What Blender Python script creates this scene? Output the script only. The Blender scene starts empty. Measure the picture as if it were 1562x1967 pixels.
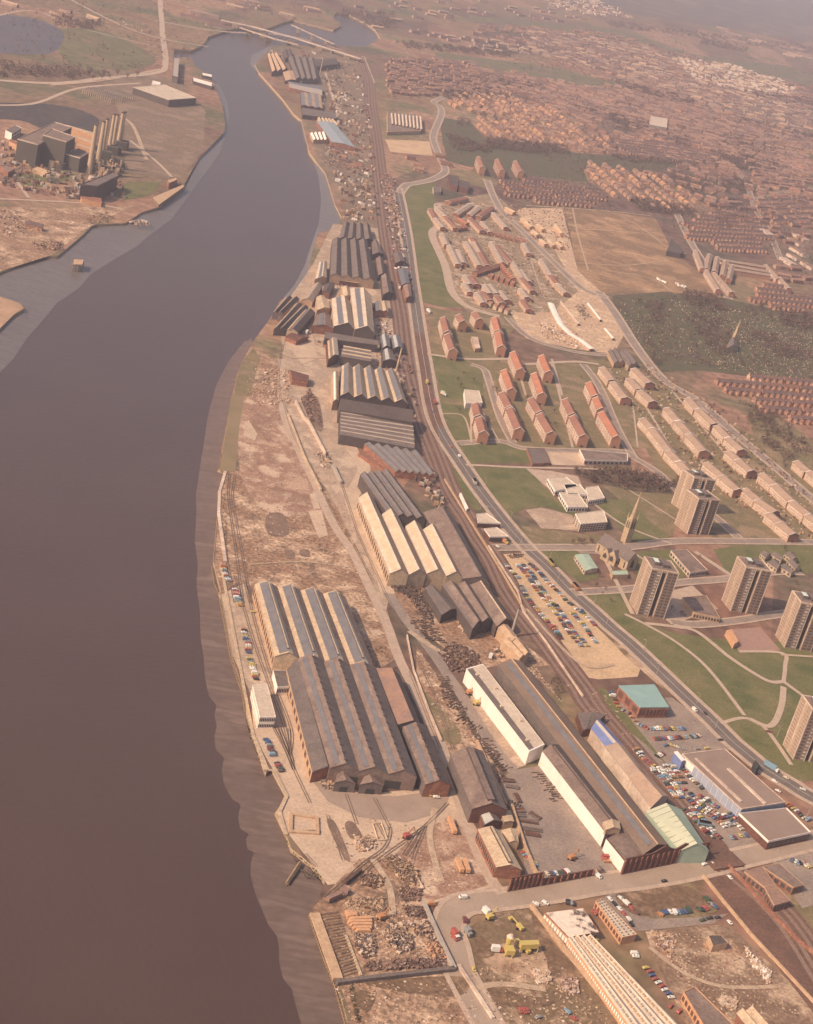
import bpy, math, random
from mathutils import Vector as V
from mathutils.geometry import tessellate_polygon
random.seed(7)
R = random.Random(11)
# ---------------------------------------------------------------- camera
sc = bpy.context.scene
COL = sc.collection
FPX, PITCH, ROLL, HC = 3044.0, math.radians(23.1), math.radians(14.5), 546.0
dv = V((0, math.cos(PITCH), -math.sin(PITCH)))
U0 = V((0, math.sin(PITCH), math.cos(PITCH)))
R0 = V((1, 0, 0))
rv = R0 * math.cos(ROLL) + U0 * math.sin(ROLL)
uv = -R0 * math.sin(ROLL) + U0 * math.cos(ROLL)
cam = bpy.data.objects.new('camera', bpy.data.cameras.new('camera'))
COL.objects.link(cam)
from mathutils import Matrix
m3 = Matrix((rv, uv, -dv)).transposed()
cam.matrix_world = Matrix.Translation((0, 0, HC)) @ m3.to_4x4()
cam.data.sensor_fit = 'VERTICAL'; cam.data.sensor_height = 36.0; cam.data.sensor_width = 36.0
cam.data.lens = 36.0 * FPX / 1967.0
cam.data.clip_start = 1.0; cam.data.clip_end = 60000
sc.camera = cam
# ---------------------------------------------------------------- sky, sun, exposure
SUN_EL, SUN_AZ = math.radians(41), math.atan2(-0.80, -0.60)
w = bpy.data.worlds.new("World"); sc.world = w; w.use_nodes = True
nt = w.node_tree; bg = nt.nodes['Background']
sky = nt.nodes.new('ShaderNodeTexSky'); sky.sky_type = 'NISHITA'; sky.sun_disc = False
sky.sun_elevation = SUN_EL; sky.sun_rotation = SUN_AZ; sky.dust_density = 4.0; sky.air_density = 1.0; sky.ozone_density = 0.5
nt.links.new(sky.outputs[0], bg.inputs[0]); bg.inputs[1].default_value = 0.13
sl = bpy.data.lights.new('sun', 'SUN'); sl.energy = 4.8; sl.angle = math.radians(0.5); sl.color = (1.0, 0.78, 0.56)
so = bpy.data.objects.new('sun', sl); COL.objects.link(so)
sdir = V((math.cos(SUN_EL) * math.sin(SUN_AZ), math.cos(SUN_EL) * math.cos(SUN_AZ), math.sin(SUN_EL)))
so.rotation_euler = sdir.to_track_quat('Z', 'Y').to_euler(); so.location = (0, 0, 800)
sc.view_settings.view_transform = 'Standard'; sc.view_settings.look = 'None'
sc.view_settings.exposure = 0.02; sc.view_settings.gamma = 1.0
sc.cycles.volume_bounces = 1
sc.cycles.max_bounces = 5
# ---------------------------------------------------------------- photo pixel -> point on the ground (or on a roof at height z)
def G(x, y, z=0.0):
    v = dv * FPX + rv * (x - 781.0) - uv * (y - 983.5)
    t = (z - HC) / v.z
    return V((0, 0, HC)) + v * t
def unit(x, y):          # metres per pixel across, at the ground there
    return (G(x + 1, y) - G(x, y)).length
ZN = dict(a=(0,0), b=(400,0), c=(800,0), d=(1162,0), e=(0,380), f=(480,380), g=(800,380), h=(1162,380), i=(400,760), j=(780,760),
    k=(1162,760), l=(400,1080), m=(780,1080), n=(1162,1080), o=(460,1400), p=(820,1400), q=(1162,1400), t=(1162,1640))
ZS = dict(r=(560,1640,4.777), s=(860,1640,4.777), u=(0,180,6.508), v=(1180,920,7.027), w=(1370,1040,8.135), x=(0,0,1.0))
for _k, _v in ZN.items(): ZS[_k] = (_v[0], _v[1], 3.905)
def px(s):
    out = []; z = ZS['x']
    for tok in s.split():
        if len(tok) == 1: z = ZS[tok]; continue
        a, b = tok.split(','); out.append((z[0] + float(a) / z[2], z[1] + float(b) / z[2]))
    return out
def W(s, z=0.0): return [G(a, b, z) for a, b in px(s)]
# ---------------------------------------------------------------- materials
MATS = {}
def M(name, c1, c2=None, s=0.1, c3=None, rough=0.9, fine=0.25, fs=1.5, lo=0.38, hi=0.62, spec=0.2, streak=None, big=None):
    if name in MATS: return MATS[name]
    m = bpy.data.materials.new(name); m.use_nodes = True; t = m.node_tree; n = t.nodes; b = n['Principled BSDF']
    b.inputs['Roughness'].default_value = rough; b.inputs['Specular IOR Level'].default_value = spec
    geo = n.new('ShaderNodeNewGeometry'); vec = geo.outputs['Position']
    if streak:
        mp = n.new('ShaderNodeMapping'); mp.inputs['Rotation'].default_value = (0, 0, streak[0]); mp.inputs['Scale'].default_value = (1, streak[1], 1)
        t.links.new(vec, mp.inputs['Vector']); vec = mp.outputs[0]
    cr = n.new('ShaderNodeValToRGB'); cr.color_ramp.elements[0].position = lo; cr.color_ramp.elements[1].position = hi
    c2 = c2 or tuple(x * 0.8 for x in c1)
    cr.color_ramp.elements[0].color = (*c1, 1); cr.color_ramp.elements[1].color = (*(c3 or c2), 1)
    if c3: e = cr.color_ramp.elements.new((lo + hi) / 2); e.color = (*c2, 1)
    no = n.new('ShaderNodeTexNoise'); no.inputs['Scale'].default_value = s; no.inputs['Detail'].default_value = 8; no.inputs['Roughness'].default_value = 0.62
    t.links.new(vec, no.inputs['Vector']); t.links.new(no.outputs['Fac'], cr.inputs['Fac'])
    n2 = n.new('ShaderNodeTexNoise'); n2.inputs['Scale'].default_value = fs; n2.inputs['Detail'].default_value = 3
    t.links.new(geo.outputs['Position'], n2.inputs['Vector'])
    mr = n.new('ShaderNodeMapRange'); mr.inputs['From Min'].default_value = 0.3; mr.inputs['From Max'].default_value = 0.7
    mr.inputs['To Min'].default_value = 1 - fine; mr.inputs['To Max'].default_value = 1 + fine
    t.links.new(n2.outputs['Fac'], mr.inputs['Value'])
    mu = n.new('ShaderNodeVectorMath'); mu.operation = 'SCALE'
    csrc = cr.outputs['Color']
    if big:                                          # a second, larger pattern: growth, soot or damp
        n3 = n.new('ShaderNodeTexNoise'); n3.inputs['Scale'].default_value = big[1]; n3.inputs['Detail'].default_value = 9; n3.inputs['Roughness'].default_value = .68
        r3 = n.new('ShaderNodeMapRange'); r3.inputs['From Min'].default_value = big[2]; r3.inputs['From Max'].default_value = big[3]; r3.inputs['To Max'].default_value = big[4] if len(big) > 4 else .85
        mx = n.new('ShaderNodeMix'); mx.data_type = 'RGBA'; mx.inputs['B'].default_value = (*big[0], 1)
        t.links.new(geo.outputs['Position'], n3.inputs['Vector']); t.links.new(n3.outputs['Fac'], r3.inputs['Value']); t.links.new(r3.outputs[0], mx.inputs['Factor']); t.links.new(csrc, mx.inputs['A']); csrc = mx.outputs['Result']
    t.links.new(csrc, mu.inputs[0]); t.links.new(mr.outputs[0], mu.inputs['Scale']); t.links.new(mu.outputs[0], b.inputs['Base Color'])
    MATS[name] = m; return m
land = M('land', (.17,.10,.075), (.24,.155,.11), .006, (.13,.115,.07), fs=.08, fine=.35)
_t = land.node_tree; _v = _t.nodes.new('ShaderNodeTexVoronoi'); _v.inputs['Scale'].default_value = .0045; _g = _t.nodes.new('ShaderNodeNewGeometry')
_mp = _t.nodes.new('ShaderNodeMapping'); _mp.inputs['Rotation'].default_value = (0, 0, .5); _mp.inputs['Scale'].default_value = (1, .55, 1)
_sx = _t.nodes.new('ShaderNodeSeparateXYZ'); _r = _t.nodes.new('ShaderNodeValToRGB'); _r.color_ramp.interpolation = 'CONSTANT'
for _p, _c in ((0, (.8,.75,.75,1)), (.25, (1.15,1.0,.95,1)), (.45, (.85,.85,.75,1)), (.6, (1.3,1.15,1.05,1)), (.75, (1.0,.95,.8,1)), (.88, (.65,.6,.65,1))):
    _e = _r.color_ramp.elements[0] if _p == 0 else (_r.color_ramp.elements.new(_p))
    _e.color = _c
_r.color_ramp.elements[-1].color = (1,1,1,1)
_m = _t.nodes.new('ShaderNodeVectorMath'); _m.operation = 'MULTIPLY'; _b = _t.nodes['Principled BSDF']; _src = _b.inputs['Base Color'].links[0].from_socket
_t.links.new(_g.outputs['Position'], _mp.inputs['Vector']); _t.links.new(_mp.outputs[0], _v.inputs['Vector']); _t.links.new(_v.outputs['Color'], _sx.inputs[0]); _t.links.new(_sx.outputs[0], _r.inputs['Fac'])
_t.links.new(_src, _m.inputs[0]); _t.links.new(_r.outputs[0], _m.inputs[1]); _t.links.new(_m.outputs[0], _b.inputs['Base Color'])
redsoil = M('redsoil', (.42,.27,.19), (.27,.145,.10), .035, (.50,.35,.25), fs=.6, fine=.3, lo=.4, hi=.6, big=((.20,.11,.075), .03, .5, .6, .7))
rubble = M('rubble', (.55,.38,.265), (.37,.235,.155), .06, (.16,.10,.07), fs=.35, fine=.5, lo=.36, hi=.64, big=((.24,.135,.085), .022, .45, .56, .85))
concrete = M('concrete', (.52,.37,.265), (.43,.30,.215), .05, fs=.5, fine=.15)
yard = M('yard', (.42,.295,.21), (.33,.23,.17), .04, (.49,.35,.25), fs=.4, fine=.2)
asph = M('asphalt', (.27,.20,.165), (.22,.165,.14), .08, fs=.6, fine=.2, big=((.34,.25,.19), .03, .45, .65, .7))
asphd = M('asphalt_dark', (.17,.13,.11), (.14,.108,.095), .08, fs=.6, fine=.15)
pave = M('pavement', (.46,.33,.25), (.38,.27,.205), .15, fs=.8, fine=.15)
pathm = M('path_mat', (.46,.335,.255), (.40,.29,.22), .2, fine=.12)
grass = M('grass_mat', (.112,.11,.042), (.14,.125,.052), .03, (.092,.096,.036), fs=.5, fine=.22, big=((.23,.17,.09), .025, .5, .68, .6))
grassb = M('grass_dry', (.22,.155,.085), (.155,.12,.062), .03, (.27,.18,.11), fs=.5, fine=.22)
grassd = M('grass_dark', (.075,.075,.042), (.10,.085,.045), .03, (.085,.06,.042), fs=.2, fine=.3)
field = M('field_mat', (.16,.13,.07), (.12,.11,.055), .01, (.2,.13,.09), fs=.05, fine=.2)
sand = M('sand', (.54,.36,.22), (.47,.31,.19), .03, fs=.4, fine=.15, big=((.36,.24,.16), .03, .5, .65, .6))
sandg = M('sand_grass', (.47,.32,.22), (.26,.16,.10), .05, fs=.4, fine=.3, lo=.42, hi=.6, big=((.14,.09,.05), .018, .46, .52, .85))
coal = M('coal', (.052,.045,.045), (.075,.058,.052), .02, fs=.1, fine=.3)
mud = M('mud', (.15,.10,.082), (.115,.076,.062), .02, (.165,.112,.092), fs=.2, fine=.08, rough=.5, streak=(.5,5))
mudl = M('mud_light', (.16,.125,.112), (.125,.098,.088), .03, fs=.2, fine=.12, spec=.55, rough=.36, streak=(.4,6))
ballast = M('ballast', (.17,.09,.065), (.125,.07,.052), .05, fs=.5, fine=.25)
railm = M('rail_mat', (.30,.19,.15), fine=.1)
track = M('track_mat', (.20,.135,.105), (.15,.10,.08), .3, fine=.2)
white = M('white_paint', (.80,.70,.62), (.72,.62,.54), .1, fine=.05)
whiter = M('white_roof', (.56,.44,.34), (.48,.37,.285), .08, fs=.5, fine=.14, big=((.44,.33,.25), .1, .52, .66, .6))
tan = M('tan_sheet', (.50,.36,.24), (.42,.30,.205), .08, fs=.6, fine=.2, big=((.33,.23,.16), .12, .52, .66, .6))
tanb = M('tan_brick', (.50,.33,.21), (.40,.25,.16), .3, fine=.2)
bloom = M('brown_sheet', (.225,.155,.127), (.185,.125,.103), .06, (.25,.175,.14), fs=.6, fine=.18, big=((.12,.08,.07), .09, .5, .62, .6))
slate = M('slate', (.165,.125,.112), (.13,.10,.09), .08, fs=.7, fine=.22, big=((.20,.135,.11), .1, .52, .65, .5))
slated = M('slate_dark', (.105,.078,.07), (.085,.062,.057), .08, fs=.7, fine=.2)
skyl = M('rooflight', (.17,.15,.15), (.13,.115,.12), .15, rough=.4, spec=.5, fine=.12)
skylp = M('rooflight_pale', (.45,.42,.38), (.38,.35,.32), .15, rough=.4, spec=.5, fine=.12)
pinkr = M('rust_roof', (.30,.17,.12), (.22,.14,.12), .08, fs=.5, fine=.15)
brick = M('brick', (.30,.13,.085), (.22,.095,.065), .15, (.36,.17,.11), fs=1, fine=.2)
brickd = M('brick_dark', (.16,.07,.05), (.11,.05,.04), .15, fs=1, fine=.25)
tile = M('roof_tile', (.42,.17,.10), (.34,.14,.09), .1, (.37,.15,.09), fs=.8, fine=.12)
tileb = M('roof_tile_brown', (.28,.13,.09), (.23,.11,.08), .1, fs=.8, fine=.12)
terrb = M('terrace_brick', (.40,.21,.14), (.24,.12,.085), .12, (.5,.31,.21), fs=.5, fine=.4)
terrr = M('terrace_slate', (.13,.085,.08), (.17,.10,.085), .02, (.21,.105,.075), fs=.5, fine=.25)
semir = M('semi_roof', (.30,.15,.10), (.18,.115,.10), .015, (.38,.19,.12), fs=.3, fine=.25)
paler = M('pale_wall', (.62,.47,.37), (.45,.32,.25), .05, fs=.4, fine=.25)
glass = M('window_glass', (.07,.065,.065), (.1,.085,.08), .5, rough=.15, spec=.5, fine=.1)
winw = M('window_white', (.70,.60,.52), (.2,.17,.16), .9, fine=.3)
towerw = M('tower_panel', (.44,.30,.21), (.38,.26,.18), .3, fine=.12)
towerd = M('tower_dark', (.24,.16,.125), (.20,.13,.10), .3, fine=.15)
stone = M('stone', (.45,.32,.21), (.34,.235,.155), .2, fine=.2)
teal = M('teal_roof', (.25,.36,.34), (.22,.32,.31), .1, fine=.08)
greenr = M('green_roof', (.36,.42,.33), (.30,.37,.28), .2, fine=.08)
palegreen = M('pale_green_sheet', (.46,.45,.33), (.41,.40,.29), .2, fine=.06)
bluer = M('blue_sheet', (.14,.17,.33), (.18,.21,.38), .1, fine=.15)
bluep = M('blue_panel', (.32,.33,.40), (.28,.29,.35), .2, fine=.08)
darkp = M('dark_panel', (.045,.042,.04), (.06,.052,.048), .1, fine=.15)
steel = M('steel', (.40,.33,.28), (.33,.27,.23), .3, fine=.1)
iron = M('rust_iron', (.12,.065,.048), (.085,.05,.04), .5, fine=.3)
woodp = M('timber', (.27,.18,.11), (.20,.13,.085), .4, fine=.3)
sawn = M('sawn_timber', (.58,.31,.17), (.48,.26,.15), .5, fine=.25)
bark = M('bark', (.15,.095,.07), (.11,.07,.055), .5, fine=.3)
twig = M('bare_twigs', (.15,.09,.068), (.10,.06,.047), .3, fine=.4)
shrub = M('shrub', (.10,.085,.045), (.13,.095,.055), .3, fine=.3)
scrapm = M('scrap', (.26,.155,.115), (.12,.075,.06), .5, (.46,.33,.26), fs=1.2, fine=.5, lo=.35, hi=.65)
tyre = M('tyre', (.02,.02,.02), fine=.1)
for n_, c_ in dict(red=(.45,.06,.03), orange=(.55,.2,.04), yellow=(.60,.42,.05), white=(.75,.68,.6), cream=(.62,.5,.34), blue=(.05,.10,.24),
                   sky=(.18,.32,.42), green=(.05,.09,.05), black=(.03,.03,.032), grey=(.28,.26,.25), brown=(.16,.07,.045), maroon=(.2,.03,.03)).items():
    c_ = tuple(x*.72 + .3*sum(c_)/3*.8 for x in c_); M('paint_' + n_, c_, tuple(x * .93 for x in c_), 1, rough=.35, spec=.5, fine=.04)
# river
water = bpy.data.materials.new('river_water'); water.use_nodes = True
_t = water.node_tree; _b = _t.nodes['Principled BSDF']; _b.inputs['Base Color'].default_value = (.135,.078,.058,1); _b.inputs['Roughness'].default_value = .28
_b.inputs['Specular IOR Level'].default_value = .7
_g = _t.nodes.new('ShaderNodeNewGeometry'); _n = _t.nodes.new('ShaderNodeTexNoise'); _n.inputs['Scale'].default_value = .25; _n.inputs['Detail'].default_value = 4
_bu = _t.nodes.new('ShaderNodeBump'); _bu.inputs['Strength'].default_value = .5; _bu.inputs['Distance'].default_value = .5
_t.links.new(_g.outputs['Position'], _n.inputs['Vector']); _t.links.new(_n.outputs['Fac'], _bu.inputs['Height']); _t.links.new(_bu.outputs[0], _b.inputs['Normal'])
_n2 = _t.nodes.new('ShaderNodeTexNoise'); _n2.inputs['Scale'].default_value = .008; _n2.inputs['Detail'].default_value = 8
_r = _t.nodes.new('ShaderNodeValToRGB'); _r.color_ramp.elements[0].color = (.062,.030,.018,1); _r.color_ramp.elements[1].color = (.086,.047,.032,1)
_t.links.new(_g.outputs['Position'], _n2.inputs['Vector']); _t.links.new(_n2.outputs['Fac'], _r.inputs['Fac']); _t.links.new(_r.outputs[0], _b.inputs['Base Color'])
# ---------------------------------------------------------------- mesh building
class MB:
    def __init__(s): s.v = []; s.f = []; s.m = []; s.mats = []
    def mi(s, mat):
        if mat not in s.mats: s.mats.append(mat)
        return s.mats.index(mat)
    def add(s, vs, fs, mat):
        o = len(s.v); s.v += [V(a) for a in vs]; k = s.mi(mat)
        for f in fs: s.f.append(tuple(i + o for i in f)); s.m.append(k)
    def face(s, vs, mat): s.add(vs, [tuple(range(len(vs)))], mat)
    def prism(s, poly, z0, z1, mat, top=None):      # polygon (list of V), extruded; counter-clockwise or not
        n = len(poly); tris = tessellate_polygon([[V((p.x, p.y, 0)) for p in poly]])
        lo = [V((p.x, p.y, z0)) for p in poly]; hi = [V((p.x, p.y, z1)) for p in poly]
        s.add(lo + hi, [(i, (i + 1) % n, n + (i + 1) % n, n + i) for i in range(n)] + [tuple(t) for t in tris], mat)
        s.add(hi, [tuple(t) for t in tris], top or mat)
    def slab(s, q, th, mat):                        # quad with thickness downwards
        d = V((0, 0, -th)); vs = list(q) + [p + d for p in q]
        s.add(vs, [(0,1,2,3), (7,6,5,4), (0,4,5,1), (1,5,6,2), (2,6,7,3), (3,7,4,0)], mat)
    def box(s, c, dx, dy, dz, mat, ang=0.0):        # c = centre of the base
        ca, sa = math.cos(ang), math.sin(ang); P = []
        for a, b in ((-1,-1), (1,-1), (1,1), (-1,1)): P.append(V((c[0] + a*dx/2*ca - b*dy/2*sa, c[1] + a*dx/2*sa + b*dy/2*ca, c[2])))
        vs = P + [p + V((0, 0, dz)) for p in P]
        s.add(vs, [(3,2,1,0), (4,5,6,7), (0,1,5,4), (1,2,6,5), (2,3,7,6), (3,0,4,7)], mat)
    def bar(s, a, b, r, mat, r2=None, n=6):
        a = V(a); b = V(b); d = (b - a); 
        if d.length < 1e-6: return
        q = d.to_track_quat('Z', 'Y'); r2 = r if r2 is None else r2; vs = []
        for p, rr in ((a, r), (b, r2)):
            for k in range(n): vs.append(p + q @ V((rr * math.cos(6.2832*k/n), rr * math.sin(6.2832*k/n), 0)))
        s.add(vs, [(k, (k+1) % n, n + (k+1) % n, n + k) for k in range(n)] + [tuple(range(n-1, -1, -1)), tuple(range(n, 2*n))], mat)
    def mesh(s, name, org=V((0,0,0))):
        me = bpy.data.meshes.new(name); org = V(org)
        me.from_pydata([tuple(p - org) for p in s.v], [], s.f)
        for m in s.mats: me.materials.append(m)
        me.polygons.foreach_set('material_index', s.m); me.update(); return me
def tag(o, label=None, cat=None, group=None, kind=None):
    if label: o['label'] = label
    if cat: o['category'] = cat
    if group: o['group'] = group
    if kind: o['kind'] = kind
    return o
def link(name, data, parent=None, loc=None):
    o = bpy.data.objects.new(name, data); COL.objects.link(o)
    if parent: o.parent = parent
    if loc is not None: o.location = loc
    return o
def root(name, loc, label, cat, group=None, rz=0.0):
    o = link(name, None, None, loc); o.rotation_euler = (0, 0, rz); return tag(o, label, cat, group)
def part(name, mb, rt):                              # mb in world coordinates, rt = unrotated root (or an unrotated part of one)
    org = rt.location if rt.parent is None else rt.parent.location
    return link(name, mb.mesh(name, org), rt)
def single(name, mb, label, cat, group=None, kind=None):
    if kind == 'structure': org = V((0, 0, 0))
    else:
        n = len(mb.v); org = V((sum(p.x for p in mb.v)/n, sum(p.y for p in mb.v)/n, min(p.z for p in mb.v)))
    o = link(name, mb.mesh(name, org), None, org)
    return tag(o, label, cat, group, kind)
def copy(o, parent=None):
    c = o.copy(); COL.objects.link(c)
    if parent: c.parent = parent
    for k in o.children: copy(k, c)
    return c
ORD = 'first second third fourth fifth sixth seventh eighth ninth tenth eleventh twelfth thirteenth fourteenth fifteenth sixteenth seventeenth eighteenth nineteenth twentieth'.split()
def nth(i):
    if i < 20: return ORD[i]
    n = i + 1; sfx = 'th' if 10 < n % 100 < 14 else {1: 'st', 2: 'nd', 3: 'rd'}.get(n % 10, 'th')
    return f'{n}{sfx}'
LV = {0: [0.02, .0035], 1: [.17, .003], 2: [.30, .002], 3: [.42, .0015]}
def patch(name, s, mat, lv=0, smooth=False):
    P = W(s) if isinstance(s, str) else s
    if smooth: P = curve(P, 5, True)
    z, dz = LV[lv]; LV[lv][0] += dz
    mb = MB(); tr = tessellate_polygon([[V((p.x, p.y, 0)) for p in P]])
    mb.add([V((p.x, p.y, z)) for p in P], [tuple(t) for t in tr], mat)
    return single(name, mb, None, None, kind='structure')
def curve(P, n=6, closed=False):
    out = []; N = len(P)
    for i in range(N if closed else N - 1):
        if closed: a, b, c, d = P[i-1], P[i], P[(i+1) % N], P[(i+2) % N]
        else: a, b, c, d = P[max(i-1, 0)], P[i], P[i+1], P[min(i+2, N-1)]
        for k in range(n):
            t = k / n; out.append(.5 * ((2*b) + (c-a)*t + (2*a-5*b+4*c-d)*t*t + (3*b-a-3*c+d)*t*t*t))
    if not closed: out.append(P[-1])
    return out
def ribbon_pts(P, o):
    out = []
    for i, p in enumerate(P):
        t = P[min(i+1, len(P)-1)] - P[max(i-1, 0)]; t.z = 0; t.normalize(); out.append(p + V((-t.y, t.x, 0)) * o)
    return out
def ribbon(name, s, width, mat, lv=2, off=0.0, smooth=True, kerb=0.0, P=None, mb=None):
    P = P or (curve(W(s)) if smooth else W(s))
    z, dz = LV[lv]
    if mb is None: LV[lv][0] += dz
    own = mb is None; mb = mb or MB()
    A = ribbon_pts(P, off - width/2); B = ribbon_pts(P, off + width/2); n = len(P)
    z += kerb
    for L in (A, B):
        for p in L: p.z = z
    mb.add(A + B, [(i, i+1, n+i+1, n+i) for i in range(n-1)], mat)
    if kerb:
        for L in (A, B):
            lo = [p - V((0, 0, kerb + .1)) for p in L]; mb.add(L + lo, [(i, i+1, n+i+1, n+i) for i in range(n-1)], mat)
    if own: return single(name, mb, None, None, kind='structure')
def road(s, width, pw=3.0, mat=None, name='road', line=False):
    P = curve(W(s)); ribbon(name, None, width, mat or asph, 2, P=P)
    if pw:
        mb = MB()
        for sg in (-1, 1): ribbon(None, None, pw, pave, 2, off=sg*(width/2 + pw/2), kerb=.12, P=P, mb=mb)
        single('pavement', mb, None, None, kind='structure')
    if line:
        mb = MB(); ribbon(None, None, .25, white, 3, P=P, mb=mb); single('road_marking', mb, None, None, kind='structure')
# ================================================================ the setting: ground sheet with the river cut out of it
RB = px("x 740,2160 700,2060 669,1967 r 420,1160 190,540 180,490 e 0,0") [:5] + px("o 640,1150 620,1080 540,1020 470,960 390,900 350,790 270,620 355,500 240,290 200,330 100,60 l 290,1120 265,960 180,700 100,270 80,220 i 100,1490 40,1240 72,880 80,700 120,570 75,550 150,150 180,0 x 455,720 468,690 487,655 f 170,880 230,770 330,720 400,620 440,540 470,400 510,270 660,225 690,150 640,50 b 880,1300 840,1250 760,1140 700,900 640,850 560,740 380,540 350,480 430,400 480,350 600,340 680,340 800,345 930,345 1180,350 1290,290 1255,225 1180,170 1060,110 960,95 940,130 1000,190 940,225 860,205 640,150 560,170")
LBK = px("b 380,240 240,205 120,235 0,275 a 1540,320 1480,360 1430,380 1310,370 1300,430 1430,430 1470,500 b 10,560 50,640 110,800 130,930 120,990 a 1500,1180 1440,1280 1380,1390 1200,1550 e 1060,110 940,190 700,200 620,280 430,440 290,430 0,560 x -40,545 -60,570 e 0,740 150,790 185,830 100,880 0,980 x -60,680 -200,900")
far = [V((-6000, 300, 0)), V((-15000, 1500, 0)), V((-15000, 22000, 0)), V((15000, 22000, 0)), V((15000, -1400, 0)), V((260, -1400, 0)), V((170, 300, 0))]
ring = [G(*p) for p in RB] + [G(*p) for p in LBK] + far
mb = MB(); tr = tessellate_polygon([[V((p.x, p.y, 0)) for p in ring]])
mb.add([V((p.x, p.y, 0)) for p in ring], [tuple(t) for t in tr], land)
n = len(ring) - len(far)
mb.add([V((p.x, p.y, 0)) for p in ring] + [V((p.x, p.y, -6)) for p in ring], [(i, i+1, len(ring)+i+1, len(ring)+i) for i in range(n - 1)], stone)
single('ground', mb, None, None, kind='structure')
mb = MB(); mb.face([V((-15000, -1400, -5)), V((15000, -1400, -5)), V((15000, 22000, -5)), V((-15000, 22000, -5))], water)
single('water', mb, None, None, kind='structure')
def shore(name, bank, wl, mat, zb=-2.5):
    A = [p for p in W(bank)]; B = [p for p in W(wl, -5.0)]
    def res(P, n):
        d = [0]
        for a, b in zip(P, P[1:]): d.append(d[-1] + (b - a).length)
        out = []
        for k in range(n + 1):
            t = d[-1] * k / n; i = max(0, min(len(P) - 2, next((j for j in range(len(d) - 1) if d[j+1] >= t), len(P) - 2)))
            f = (t - d[i]) / max(1e-6, d[i+1] - d[i]); out.append(P[i].lerp(P[i+1], f))
        return out
    n = 260; A = res(A, n); B = res(B, n); mb = MB(); vs = []
    for a, b in zip(A, B): vs += [V((a.x, a.y, zb)), V(((a.x+b.x)/2, (a.y+b.y)/2, zb*.45 - 5*.55)), V((b.x, b.y, -5.02))]
    mb.add(vs, [(3*i+j, 3*i+j+1, 3*i+4+j, 3*i+3+j) for i in range(n) for j in (0, 1)], mat)
    return single(name, mb, None, None, kind='structure')
shore('mud_bank', "x 740,2150 700,2050 672,1967 r 420,1160 190,540 o 640,1150 540,1020 390,900 350,790 270,620 355,500 240,290 200,330 100,60 l 290,1120 265,960 180,700 100,270 i 100,1490 40,1240 72,880",
      "x 620,2150 595,2050 580,1975 566,1925 560,1900 543,1880 536,1850 535,1815 531,1797 514,1775 502,1745 488,1712 480,1680 481,1655 488,1638 474,1630 472,1612 478,1602 461,1592 457,1570 462,1545 445,1535 430,1508 425,1480 430,1455 414,1440 411,1415 416,1395 411,1372 416,1355 400,1335 393,1300 391,1262 385,1225 384,1180 377,1120 380,1085 374,1040 377,985", mud)
shore('mud_bank', "i 72,880 80,700 120,570 75,550 150,150 180,0 x 455,720 468,690 487,655", "x 377,985 376,950 383,905 390,860 399,800 415,740 440,692 470,655 484,650", M('mud_mid', (.155,.105,.088), (.125,.085,.07), .02, fs=.2, fine=.1, rough=.5, streak=(.5,6)))
shore('mud_bank', "f 240,765 330,720 400,620 440,540 470,400 510,270 660,225 690,150 640,50 b 880,1300 840,1250 760,1140 700,900 640,850 560,740 380,540 350,480 430,400 480,350",
      "x 548,568 567,545 585,510 600,465 612,430 617,380 611,335 600,305 585,270 577,235 560,205 535,178 510,152 490,135 480,122 484,105 500,98 518,88", mudl)
shore('mud_bank', "x -200,840 -60,660 e 0,980 100,880 185,830 150,790 x 22,576 0,568 -30,560 e 0,560 290,430 430,440 620,280 700,200 940,190 1060,110 1200,30 1380,-60 x 384,302 400,260 b 110,800 50,640 10,560",
      "x -200,900 -60,760 0,716 26,690 51,651 94,603 110,582 153,554 174,528 212,503 266,472 287,452 330,421 360,380 385,345 405,320 424,290 436,250 441,225 437,195 424,168 411,148", mudl)
# ---- ground covers
P_ = patch
P_('bare_ground', "x 486,668 540,700 560,800 600,880 640,960 690,1050 740,1160 770,1260 720,1290 656,1150 480,1125 e 0,0".replace(' e 0,0','') + " x 455,1120 425,1140 412,1080 420,985 421,940 431,906 462,905 470,800", rubble)
P_('bare_ground', "x 468,770 545,775 600,900 620,985 520,985 470,930 458,860", redsoil, smooth=True)
P_('bare_ground', "x 540,640 660,640 655,840 700,900 720,960 760,1100 740,1180 690,1060 640,960 590,880 550,780", yard)
P_('grass_strip', "x 444,760 470,760 460,820 452,905 422,905 434,830", M('olive_bank', (.24,.17,.10), (.2,.145,.08), .03, fine=.15))
P_('grass_strip', "x 487,668 500,690 480,760 448,762 462,700", grassb)
P_('yard', "x 482,1330 540,1300 600,1480 700,1525 870,1510 920,1600 960,1700 820,1738 700,1690 630,1700 553,1600 530,1560 552,1528 520,1470 488,1415", concrete)
P_('yard', "x 425,1142 470,1120 530,1270 560,1330 490,1350 447,1260", yard)
P_('yard', "x 600,1500 690,1525 760,1530 870,1515 850,1560 780,1580 690,1570 630,1540", M('worn_asphalt', (.33,.235,.185), (.28,.2,.155), .05, fine=.15), 1)
P_('bare_ground', "x 760,1640 790,1610 860,1570 900,1600 940,1700 830,1730 800,1720", redsoil, 1)
P_('bare_ground', "x 600,1745 690,1650 740,1640 800,1720 820,1745 880,1860 650,1880", rubble)
P_('bare_ground', "x 650,1885 880,1865 945,1990 690,1990", rubble)
P_('bare_ground', "x 872,1790 1020,1735 1090,1830 1220,1990 950,1990 880,1860", sandg)
P_('bare_ground', "x 800,1240 860,1330 900,1400 960,1480 975,1560 910,1440 860,1450 840,1380 800,1300", rubble)
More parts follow.
